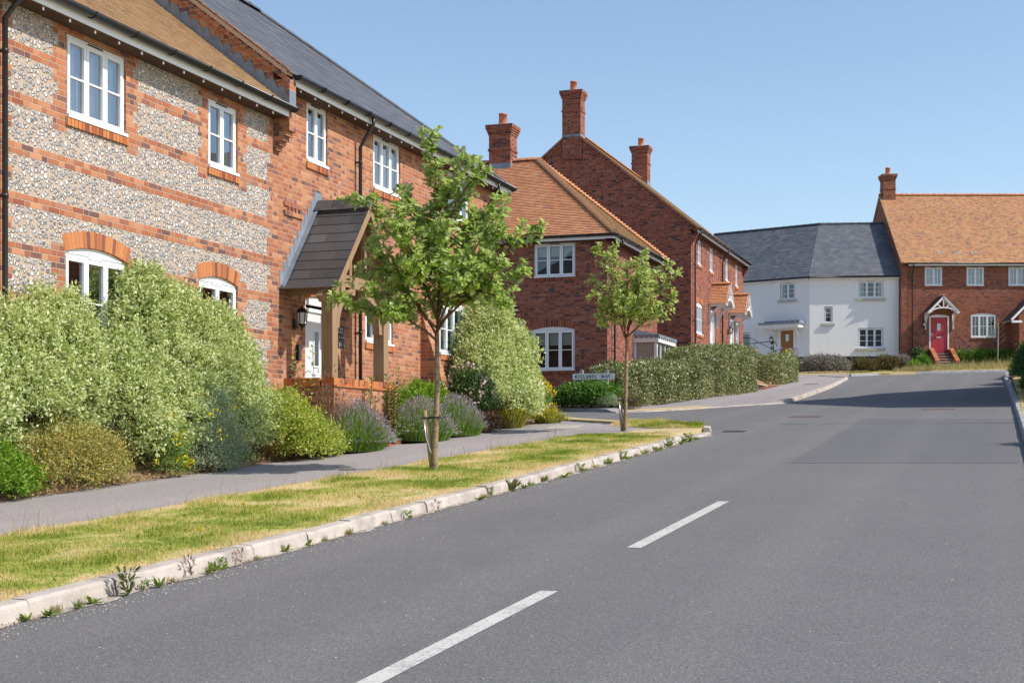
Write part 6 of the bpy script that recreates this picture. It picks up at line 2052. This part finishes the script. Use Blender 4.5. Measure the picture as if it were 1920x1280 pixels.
# ------------------------------------------------------------------ grass and weeds
def inside(poly, x, y):
    c = np.zeros(len(x), bool); n = len(poly)
    for i in range(n):
        x1, y1 = poly[i]; x2, y2 = poly[(i + 1) % n]
        with np.errstate(divide='ignore', invalid='ignore'):
            k = ((y1 > y) != (y2 > y)) & (x < (x2 - x1) * (y - y1) / (y2 - y1 + 1e-12) + x1)
        c ^= k
    return c
GZ = np.vectorize(gz)
def grass(name, label, poly, n, h, w, dz, mat, near=0., lean=.5, dzf=None):
    poly = list(poly)
    xs = [p[0] for p in poly]; ys = [p[1] for p in poly]
    P = np.zeros((0, 2))
    while len(P) < n:
        u = RNG.uniform(0, 1, n * 2)
        s = min(xs) + (max(xs) - min(xs)) * (u ** (1 + near)); t = RNG.uniform(min(ys), max(ys), n * 2)
        k = inside(poly, s, t)
        P = np.concatenate([P, np.stack([s[k], t[k]], 1)])
    P = P[:n]
    s, t = P[:, 0], P[:, 1]
    clump = .65 + .5 * (np.sin(s * 3.1 + 2 * np.sin(t * 2.3)) * np.sin(t * 4.2 + s))
    H = h * RNG.uniform(.35, 1.25, n) * np.clip(clump, .4, 1.3)
    z = GZ(s) + dz if dzf is None else GZ(s) + np.array([dzf(a, b) for a, b in P])
    b = np.stack([s * DX + t * NX, s * DY + t * NY, z - .006], 1)
    d = rand_dir(n) * lean; d[:, 2] = np.abs(d[:, 2]) * .3 + 1
    d = unit(d)
    side = unit(np.cross(d, rand_dir(n)))
    w_ = w * RNG.uniform(.6, 1.3, (n, 1))
    bend = rand_dir(n) * np.array([1, 1, 0]) * (H * .35)[:, None]
    V = np.stack([b - side * w_ / 2, b + side * w_ / 2, b + d * (H * .6)[:, None] + side * w_ * .35, b + d * (H * .6)[:, None] - side * w_ * .35, b + d * H[:, None] + bend], 1).reshape(-1, 3)
    i = np.arange(n) * 5
    tri = np.concatenate([np.stack([i, i + 1, i + 2], 1), np.stack([i, i + 2, i + 3], 1), np.stack([i + 3, i + 2, i + 4], 1)])
    o = np_mesh(name, V, tri, mat)
    return tag(o, label, 'grass', None, 'stuff')
grass('grass', 'short patchy mown grass on the verge beside the kerb', [(5.5, KL - .12), (26.2, KL - .12), (27.3, -6.2), (26.8, -7.8), (24, -7.97), (14, -8.14), (5.5, -8.12)], 150000, .06, .0055, .104, M['blades'], near=.45)
grass('grass', 'dry grass tip of the verge beyond the path crossing', [(29.05, -5.8), (30.2, -6.0), (31.1, -6.45), (32.1, -7.25), (32.8, -8.0), (31.7, -8.3), (30.2, -8.1), (29.2, -6.9)], 14000, .1, .008, .104, M['blades'])
grass('grass', 'thin sunburnt grass on the right-hand verge', [(24, .42), (78, .42), (78, 3.), (24, 3.)], 16000, .14, .014, .12, M['blades'])
grass('grass', 'mown dry grass strip in front of the white house', EL, 7000, .07, .014, .13, M['blades'])
grass('tall_grass', 'tall seeding meadow grass in front of the red-door house', FG, 11000, .5, .016, .16, G['straw'], lean=.45, dzf=fdz)
grass('tall_grass', 'straggling dry grass at the kerb beside the white house', [st_of(21.0 + x, 76.9 + y) for x, y in ((-.6, .1), (1.6, .1), (2.2, 1.4), (.2, 1.2))], 1500, .4, .014, .15, G['straw'], lean=.5)

grass('tall_grass', 'scattered tall dry stalks standing along the edges of the verge', [(7, -7.7), (27, -7.55), (27, -8.0), (7, -8.2)], 420, .26, .005, .104, G['straw'], lean=.35)
for s_, t_, lab in ((20.6, -7.85, 'yellow dandelion in the verge just right of the near tree foot'), (11.9, -6.75, 'yellow dandelion in the middle of the verge, left foreground'), (9.9, -6.0, 'yellow dandelion close to the kerb, left foreground'), (23.6, -6.3, 'yellow dandelion in the verge between the two trees')):
    R_ = thing('dandelion', lab, 'flower', st(s_, t_, gz(s_) + .1), ROT, 'dandelions in the verge')
    q_ = MB(); q_.tube([(0, 0, 0), (.01, 0, .08), (0, .01, .13)], .0025, M['twig'], 5); q_.build('stem', R_)
    P_ = np.zeros((40, 3)) + np.array([0, .01, .13]); D_ = rand_dir(40, -.1)
    v_, f_ = leaves(P_, D_, rand_dir(40), .024, .01); np_mesh('blossom', v_, f_, G['yellow'], None, R_)

def weed_mesh(kind, seed):
    r = np.random.default_rng(seed)
    n = {'rosette': 24, 'bushy': 130, 'sprig': 40, 'tuft': 60}[kind]
    a = r.uniform(0, 2 * PI, n); f = r.uniform(0, 1, n)
    sk = r.normal(0, .35, (1, 3)) * np.array([1, 1, 0])
    if kind == 'rosette':
        P = r.normal(0, .012, (n, 3)) * np.array([1, 1, 0]); D = np.stack([np.cos(a), np.sin(a), r.uniform(.05, 1.9, n)], 1) + sk; L = r.uniform(.04, .15, n); W = L * r.uniform(.16, .36, n)
    elif kind == 'bushy':
        P = np.stack([np.cos(a) * .07 * f, np.sin(a) * .07 * f, f * .2], 1) + sk * f[:, None] * .1; D = np.stack([np.cos(a), np.sin(a), r.uniform(.0, 1.6, n)], 1); L = r.uniform(.025, .085, n); W = L * r.uniform(.2, .4, n)
    elif kind == 'tuft':
        P = r.normal(0, .02, (n, 3)) * np.array([2, 1, 0]); D = np.stack([np.cos(a) * .5, np.sin(a) * .5, r.uniform(.5, 1.5, n)], 1) + sk; L = r.uniform(.04, .12, n); W = L * .07
    else:
        P = np.stack([np.cos(a) * .04 * f, np.sin(a) * .04 * f, f * .16], 1) + sk * f[:, None] * .1; D = np.stack([np.cos(a), np.sin(a), r.uniform(.2, 2, n)], 1); L = r.uniform(.02, .05, n); W = L * .35
    P[:, 2] = np.maximum(P[:, 2], 0)
    return leaves(P, D, np.array([[0, 0, 1.]]) + r.normal(0, .4, (n, 3)), L, W, hexl=True)
G['weed'] = leafmat('weed_leaf', [(0., (.12, .2, .035)), (.4, (.22, .31, .06)), (.8, (.36, .42, .11)), (1., (.4, .3, .12))], .35)
G['weed2'] = leafmat('dull_weed_leaf', [(0., (.1, .14, .04)), (.5, (.17, .22, .07)), (.85, (.28, .26, .1)), (1., (.34, .17, .1))], .3)
protos = {}
for kd, mt, sd in (('rosette', G['weed'], 1), ('bushy', G['weed2'], 2), ('sprig', G['russet'], 3), ('rosette', G['weed2'], 4), ('tuft', G['weed'], 5), ('bushy', G['weed'], 6), ('rosette', G['weed'], 7), ('tuft', G['straw'], 8)):
    v, f = weed_mesh(kd, sd)
    protos[sd] = np_mesh('kerb_weed', v, f, mt)
def put_weed(key, s, t, sc, lab, first={}):
    src = protos[key]
    o = src if not first.get(key) else src.copy()
    if first.get(key): C.objects.link(o)
    first[key] = 1
    sc *= .78; o.location = st(s, t, gz(s) + .004); o.scale = (sc, sc, sc * random.uniform(.75, 1.2)); o.rotation_euler = (0, 0, random.uniform(0, 6.28))
    tag(o, lab, 'weed', 'weeds along the kerb')
T_ = KL + .04
put_weed(2, 8.12, T_ + .03, .95, 'biggest bushy weed sprouting in the gutter near the left foreground')
put_weed(3, 8.95, T_, 1.2, 'red-stemmed weed in the gutter to the right of the biggest foreground weed')
put_weed(6, 12.9, T_ + .03, .6, 'low round weed in the gutter in line with the near tree')
put_weed(4, 16.05, T_, 1.5, 'spreading dark weed in the gutter with grit beside it')
lab1 = 'small green weed sprouting from the gutter at the foot of the pale kerb'
wr = random.Random(21)
for s, k, sc in ((7.15, 7, .7), (7.3, 1, .7), (7.62, 5, .8), (7.78, 1, .8), (8.36, 6, .45), (8.5, 7, .8), (9.15, 5, .9), (9.3, 1, .8), (9.42, 6, .5), (10.4, 7, .7), (10.8, 1, .7), (11.1, 5, .8), (14.9, 1, .7), (15.4, 6, .6),
                 (16.4, 7, .9), (16.75, 1, .8), (17.3, 4, .9), (17.45, 5, 1.), (18.0, 1, 1.), (18.9, 6, .8), (19.1, 5, 1.), (20.4, 7, 1.1), (21.3, 6, .9), (21.5, 1, 1.1), (22.6, 7, 1.), (22.75, 5, 1.2), (23.4, 1, 1.1), (24.4, 6, 1.), (24.6, 4, 1.3), (25.3, 7, 1.2), (25.9, 6, 1.2), (26.1, 1, 1.3), (26.6, 5, 1.4)):
    put_weed(k, s, T_ + wr.uniform(-.03, .05), sc, lab1)
lab2 = 'reddish dry weed sprig growing out of the kerb gutter'
for s in (9.65, 13.7): put_weed(3, s, T_, wr.uniform(.7, 1.1), lab2)
lab3 = 'dry straw-coloured grass tuft in the kerb gutter'
for s in (7.45, 8.7, 9.9, 11.6, 12.4, 15.1, 18.5, 19.7, 22.1, 23.9): put_weed(8, s, T_, wr.uniform(.6, 1.), lab3)

# dead leaves along the beds, broad-leaved weeds in the turf
def litter(name, label, n, s0, s1, t0, t1, dz, mat, L, W, flat=.35, lift=.006):
    s = RNG.uniform(s0, s1, n); t = t0 + (t1 - t0) * RNG.beta(1.3, 2.2, n)
    k = (np.sin(s * 2.9) + np.sin(s * 7.1 + 1) * .6 + RNG.normal(0, .5, n)) > -.4
    s, t = s[k], t[k]; m = len(s)
    P = np.stack([s * DX + t * NX, s * DY + t * NY, GZ(s) + dz + RNG.uniform(.3, 1., m) * lift], 1)
    D = rand_dir(m); D[:, 2] = np.abs(D[:, 2]) * flat
    v, f = leaves(P, D, np.array([[0, 0, 1.]]) + RNG.normal(0, .35, (m, 3)), L * RNG.uniform(.5, 1.3, m), W * RNG.uniform(.6, 1.2, m))
    return tag(np_mesh(name, v, f, mat), label, 'leaves', None, 'stuff')
G['dead'] = leafmat('dead_leaf', [(0., (.2, .12, .06)), (.4, (.36, .23, .12)), (.8, (.5, .36, .2)), (1., (.55, .42, .26))], .15)
litter('fallen_leaves', 'dry fallen leaves scattered along the edge of the planting bed', 9000, 12, 31.5, -10.22, -10.75, .108, G['dead'], .045, .022, lift=.05)
litter('fallen_leaves', 'specks of dry leaf and grit lying in the kerb gutter', 2600, 6.5, 27, KL + .0, KL + .16, .006, G['dead'], .022, .01)
litter('ground_cover', 'dark broad-leaved weeds scattered through the verge grass', 2600, 7, 26.5, -5.75, -8.05, .128, G['weed'], .034, .017, .6, .016)

def grit(name, label, n, s0, s1, t0, t1, size, mat):
    s = s0 + (s1 - s0) * RNG.uniform(0, 1, n) ** 1.6; t = RNG.uniform(t0, t1, n)
    h = size * RNG.uniform(.4, 1.3, n)
    c = np.stack([s * DX + t * NX, s * DY + t * NY, GZ(s) + .004 + h * .35], 1)
    a = RNG.uniform(0, 2 * PI, n)
    off = np.array([[1, 0, 0], [-.4, .8, 0], [-.5, -.8, 0], [.1, 0, .9]])
    ca, sa = np.cos(a), np.sin(a)
    V = np.stack([np.stack([c[:, 0] + (o_[0] * ca - o_[1] * sa) * h, c[:, 1] + (o_[0] * sa + o_[1] * ca) * h, c[:, 2] + (o_[2] - .35) * h], 1) for o_ in off], 1).reshape(-1, 3)
    i = np.arange(n) * 4
    F_ = np.concatenate([np.stack([i, i + 1, i + 3], 1), np.stack([i + 1, i + 2, i + 3], 1), np.stack([i + 2, i, i + 3], 1)])
    return tag(np_mesh(name, V, F_, mat), label, 'grit', None, 'stuff')
grit('gravel', 'tiny pale stones scattered over the tarmac', 900, 5, 40, -5.4, 0., .0065, M['gravel'])
grit('gravel', 'loose pale stones gathered along the foot of the kerb', 1400, 6, 28, KL + .02, KL + .3, .007, M['gravel'])

# gutter grit along the kerb foot
gr = MB()
rr_ = random.Random(4)
for i in range(150):
    s = 6 + i * .15; w = .02 + .05 * rr_.random() * (1 + math.sin(i * .7))
    w2 = .02 + .05 * rr_.random()
    if i == 0: lw = w
    gr.face([st(s, KL, gz(s) + .006), st(s, KL + lw, gz(s) + .004), st(s + .15, KL + w, gz(s + .15) + .004), st(s + .15, KL, gz(s + .15) + .006)][::-1], M['gravel'])
    lw = w
tag(gr.build('gravel'), 'pale grit gathered in the gutter along the kerb', 'grit', None, 'stuff')

# ------------------------------------------------------------------ street furniture
def stroke_text(mb, body, fr, u0, z0, h, w, mat, gap=.16):
    """upright serif capitals from strokes, thick and thin"""
    T, t = .19, .1
    G_ = {'R': (.66, [(.12, 0, .12, 1, T), (.12, .97, .42, .97, t), (.42, .97, .56, .86, T * .8), (.56, .86, .56, .66, T), (.56, .66, .42, .53, T * .8), (.42, .53, .12, .53, t), (.36, .53, .64, .02, T)]),
          'Y': (.7, [(.06, 1, .35, .46, T), (.64, 1, .35, .46, t), (.35, .48, .35, 0, T)]),
          'E': (.58, [(.12, 0, .12, 1, T), (.12, .97, .5, .97, t), (.12, .5, .42, .5, t), (.12, .03, .54, .03, t)]),
          'L': (.56, [(.12, 0, .12, 1, T), (.12, .03, .54, .03, t)]),
          'A': (.72, [(.08, 0, .36, 1, t), (.36, 1, .64, 0, T), (.18, .36, .54, .36, t)]),
          'N': (.74, [(.1, 0, .1, 1, t), (.1, 1, .62, 0, T), (.62, 0, .62, 1, t)]),
          'D': (.7, [(.12, 0, .12, 1, T), (.12, .97, .38, .97, t), (.38, .97, .58, .75, T * .8), (.58, .75, .58, .25, T), (.58, .25, .38, .03, T * .8), (.38, .03, .12, .03, t)]),
          'S': (.54, [(.48, .84, .34, .97, t), (.34, .97, .14, .88, t), (.14, .88, .12, .68, T * .8), (.12, .68, .44, .4, T), (.44, .4, .44, .16, T * .8), (.44, .16, .26, .03, t), (.26, .03, .08, .16, t)]),
          'W': (.98, [(.06, 1, .28, 0, T), (.28, 0, .5, .9, t), (.5, .9, .7, 0, T), (.7, 0, .92, 1, t)])}
    SER = {'R': [(.12, 0), (.12, 1), (.62, 0)], 'Y': [(.06, 1), (.64, 1), (.35, 0)], 'E': [(.12, 0), (.12, 1)], 'L': [(.12, 1), (.12, 0)], 'A': [(.08, 0), (.64, 0)],
           'N': [(.1, 0), (.1, 1), (.62, 1)], 'D': [(.12, 0), (.12, 1)], 'S': [], 'W': [(.06, 1), (.92, 1)]}
    u = u0
    for ch in body:
        if ch == ' ':
            u += h * .62; continue
        wd, st_ = G_[ch]
        for (x0, y0, x1, y1, k) in st_ + [(a - .1, min(.97, max(.03, b)), a + .1, min(.97, max(.03, b)), t) for a, b in SER[ch]]:
            a = Vector((x0, y0)); b = Vector((x1, y1)); d = (b - a).normalized(); n = Vector((-d.y, d.x)) * k / 2
            q = [a - n, b - n, b + n, a + n]
            mb.face([fr.p(u + p.x * h, w, z0 + p.y * h) for p in q], mat)
        u += h * (wd + gap)
    return u - u0

def street_sign():
    s, t = 41.75, -11.72
    zb = gz(s) + .1
    R = thing('street_name_sign', 'white street name sign on two grey timber posts above a green bush', 'street sign', st(s, t, zb), ROT)
    fr = Fr((0, .66), (0, -.66))                # faces down the street
    for u in (.27, 1.06):
        m = MB(); fr.box(m, u - .05, u + .05, -.1, 0, -.3, 1.05, M['post_grey'])
        m.prism([fr.p(u - .05, 0, 1.05), fr.p(u - .045, 0, 1.09), fr.p(u - .02, 0, 1.115), fr.p(u + .02, 0, 1.115), fr.p(u + .045, 0, 1.09), fr.p(u + .05, 0, 1.05)], fr.p(0, -.1, 0) - fr.p(0, 0, 0), M['post_grey'])
        m.build('post', R)
    m = MB()
    z0, z1, r = .81, 1.0, .05
    def rr_(x0, x1, y0, y1, w):
        q = []
        for (cx, cy, a) in ((x1 - r, y0 + r, -PI / 2), (x1 - r, y1 - r, 0), (x0 + r, y1 - r, PI / 2), (x0 + r, y0 + r, PI)):
            for i in range(5): q.append(fr.p(cx + r * math.cos(a + PI / 2 * i / 4), w, cy + r * math.sin(a + PI / 2 * i / 4)))
        return q
    m.prism(rr_(0, 1.32, z0, z1, .004), fr.p(0, .02, 0) - fr.p(0, .004, 0), M['paint'])
    b = m.build('sign_board', R)
    q = MB(); stroke_text(q, 'RYELANDS  WAY', fr, .085, z0 + .045, .105, .0225, M['iron'], .17); q.build('lettering', b)
street_sign()

def railing(label, pts, h, name='handrail', group='black handrails by the front doors'):
    a = Vector(pts[0])
    R = thing(name, label, 'handrail', a, 0, group)
    m = MB()
    for p in pts:
        q = Vector(p) - a
        m.tube([q + Vector((0, 0, -.1)), q + Vector((0, 0, h))], .022, M['iron'], 6)
    m.build('post', R) if False else None
    for i, p in enumerate(pts):
        k = MB(); q = Vector(p) - a
        k.tube([q + Vector((0, 0, -.1)), q + Vector((0, 0, h))], .022, M['iron'], 6); k.build('post', R)
    k = MB(); k.tube([Vector(p) - a + Vector((0, 0, h)) for p in pts], .02, M['iron'], 6)
    e = Vector(pts[-1]) - a
    k.tube([e + Vector((0, 0, h)), e + Vector((.1, -.12, h - .12)), e + Vector((.12, -.16, h - .3))], .018, M['iron'], 6)
    k.build('rail', R)
    return R
zf = EYE
railing('black handrail to the right of the red door steps', [(25.1, 81.0, zf + 5.0), (25.1, 80.2, zf + 4.9), (25.25, 79.0, zf + 4.4)], 1.0)
railing('black handrail right of the oak door', [(16.0, 80.2, zf + 4.35), (15.0, 79.9, zf + 4.3), (14.2, 79.4, zf + 4.0)], .95)
railing('black handrail sloping down left of the oak door', [(12.1, 80.5, zf + 4.9), (13.2, 79.5, zf + 4.9), (14.4, 78.2, zf + 4.1)], .95)
railing('black railing beside the last white door of the gabled house', [(11.6, 73.5, zf + 4.0), (12.3, 72.4, zf + 4.0), (13.0, 71.0, zf + 4.0)], 1.05)

def pot(label, x, y, z, mat, fl, n):
    R = thing('flower_pot', label, 'flower pot', (x, y, z), 0, 'flower pots by the oak door')
    m = MB(); m.tube([(0, 0, 0), (0, 0, .02), (0, 0, .26), (0, 0, .261), (0, 0, .3)], [.12, .13, .19, .21, .21], mat, 14); m.build('pot', R)
    p = rand_dir(160, 0.) * np.array([.22, .22, .2]) + np.array([0, 0, .32])
    v, f = leaves(p, rand_dir(160), rand_dir(160), .08, .05); np_mesh('foliage', v, f, G['green'], None, R)
    for k, g_ in enumerate(fl):
        p = rand_dir(n, 0.2) * np.array([.24, .24, .24]) + np.array([.08 * k, 0, .36])
        v, f = leaves(p, rand_dir(n), rand_dir(n), .09, .08); np_mesh('blossom', v, f, g_, None, R)
G['violet'] = leafmat('violet_petal', [(0., (.12, .07, .4)), (1., (.22, .14, .5))], .3)
pot('blue glazed pot with yellow and violet flowers at the oak door step', 15.4, 79.4, zf + 4.62, M['blue_pot'], (G['yellow'], G['violet']), 50)
pot('pot of yellow and white flowers left of the oak door', 13.6, 80.3, zf + 4.62, M['plinth'], (G['yellow'], G['pink']), 50)

def street_lamp():
    s, t = 32.7, 1.5
    R = thing('street_lamp', 'grey lamp column on the right verge, casting a thin shadow across the road', 'street lamp', st(s, t, gz(s) + .1), ROT)
    m = MB(); m.tube([(0, 0, -.1), (0, 0, .9), (0, 0, .95), (0, 0, 5.2)], [.09, .09, .06, .045], M['post_grey'], 12); m.build('column', R)
    m = MB(); m.tube([(0, 0, 5.2), (0, .35, 5.3)], .03, M['post_grey'], 8); m.box(-.1, .1, .3, .8, 5.26, 5.36, M['post_grey']); m.build('lantern', R)
street_lamp()
def garden_steps():
    s, t = 57.4, -9.35
    zb = gz(s) + .1
    R = thing('garden_steps', 'dark brick garden steps with pale edges between the taller and the small hedge', 'steps', st(s, t, zb), ROT)
    for i in range(3):
        m = MB()
        m.box(0, 3.0, .45 * i, .45 * (i + 1), -.3, .2 + .19 * i, M['plinth'])
        m.box(-.02, 3.02, .45 * i - .03, .45 * (i + 1) - .035, .2 + .19 * i + .001, .25 + .19 * i, M['tactile'])
        m.build('step', R)
garden_steps()
tr_ = thing('brick_edging', 'short low brick edging between the first two lavender bushes at the path', 'edging', st(23.35, -10.3, gz(23.35) + .1), ROT)
m = MB()
for i in range(3): m.box(-.33 + i * .23, -.11 + i * .23, -.05, .05, -.05, .09, M['unit'])
m.box(-.34, .36, -.06, .06, .092, .12, M['stone'])
m.build('brick', tr_)

# ------------------------------------------------------------------ light, sky, camera
EL_ = math.radians(45.); AZ = math.radians(1.5)
sx, sy = NX * math.cos(AZ) + DX * math.sin(AZ), NY * math.cos(AZ) + DY * math.sin(AZ)
S = Vector((sx * math.cos(EL_), sy * math.cos(EL_), math.sin(EL_)))
sun = bpy.data.lights.new('sun', 'SUN'); sun.energy = 4.2; sun.angle = math.radians(.53); sun.color = (1., .94, .86)
so_ = bpy.data.objects.new('sun', sun); C.objects.link(so_); so_.rotation_euler = S.to_track_quat('Z', 'Y').to_euler(); so_.location = (30, 10, 40)
w = bpy.data.worlds.new('World'); bpy.context.scene.world = w; w.use_nodes = True
nt = w.node_tree
sky = nt.nodes.new('ShaderNodeTexSky'); sky.sky_type = 'NISHITA'; sky.sun_disc = False
sky.sun_elevation = EL_; sky.sun_rotation = math.atan2(sx, sy); sky.altitude = 60; sky.air_density = 1.; sky.dust_density = .8; sky.ozone_density = 1.3
bg = nt.nodes['Background']; nt.links.new(sky.outputs[0], bg.inputs[0]); bg.inputs[1].default_value = .15
cam = bpy.data.cameras.new('camera'); co = bpy.data.objects.new('camera', cam); C.objects.link(co)
cam.sensor_width = 36.; cam.lens = 2680. / 1920 * 36; cam.shift_y = 190. / 1920; cam.clip_end = 1000.
co.location = (0, 0, EYE); co.rotation_euler = (PI / 2, 0, 0)
sc = bpy.context.scene; sc.camera = co
sc.view_settings.view_transform = 'Standard'; sc.view_settings.look = 'None'; sc.view_settings.exposure = .28; sc.view_settings.gamma = 1.
sc.render.engine = 'CYCLES'; sc.cycles.use_denoising = True
sc.cycles.max_bounces = 8; sc.cycles.transparent_max_bounces = 12
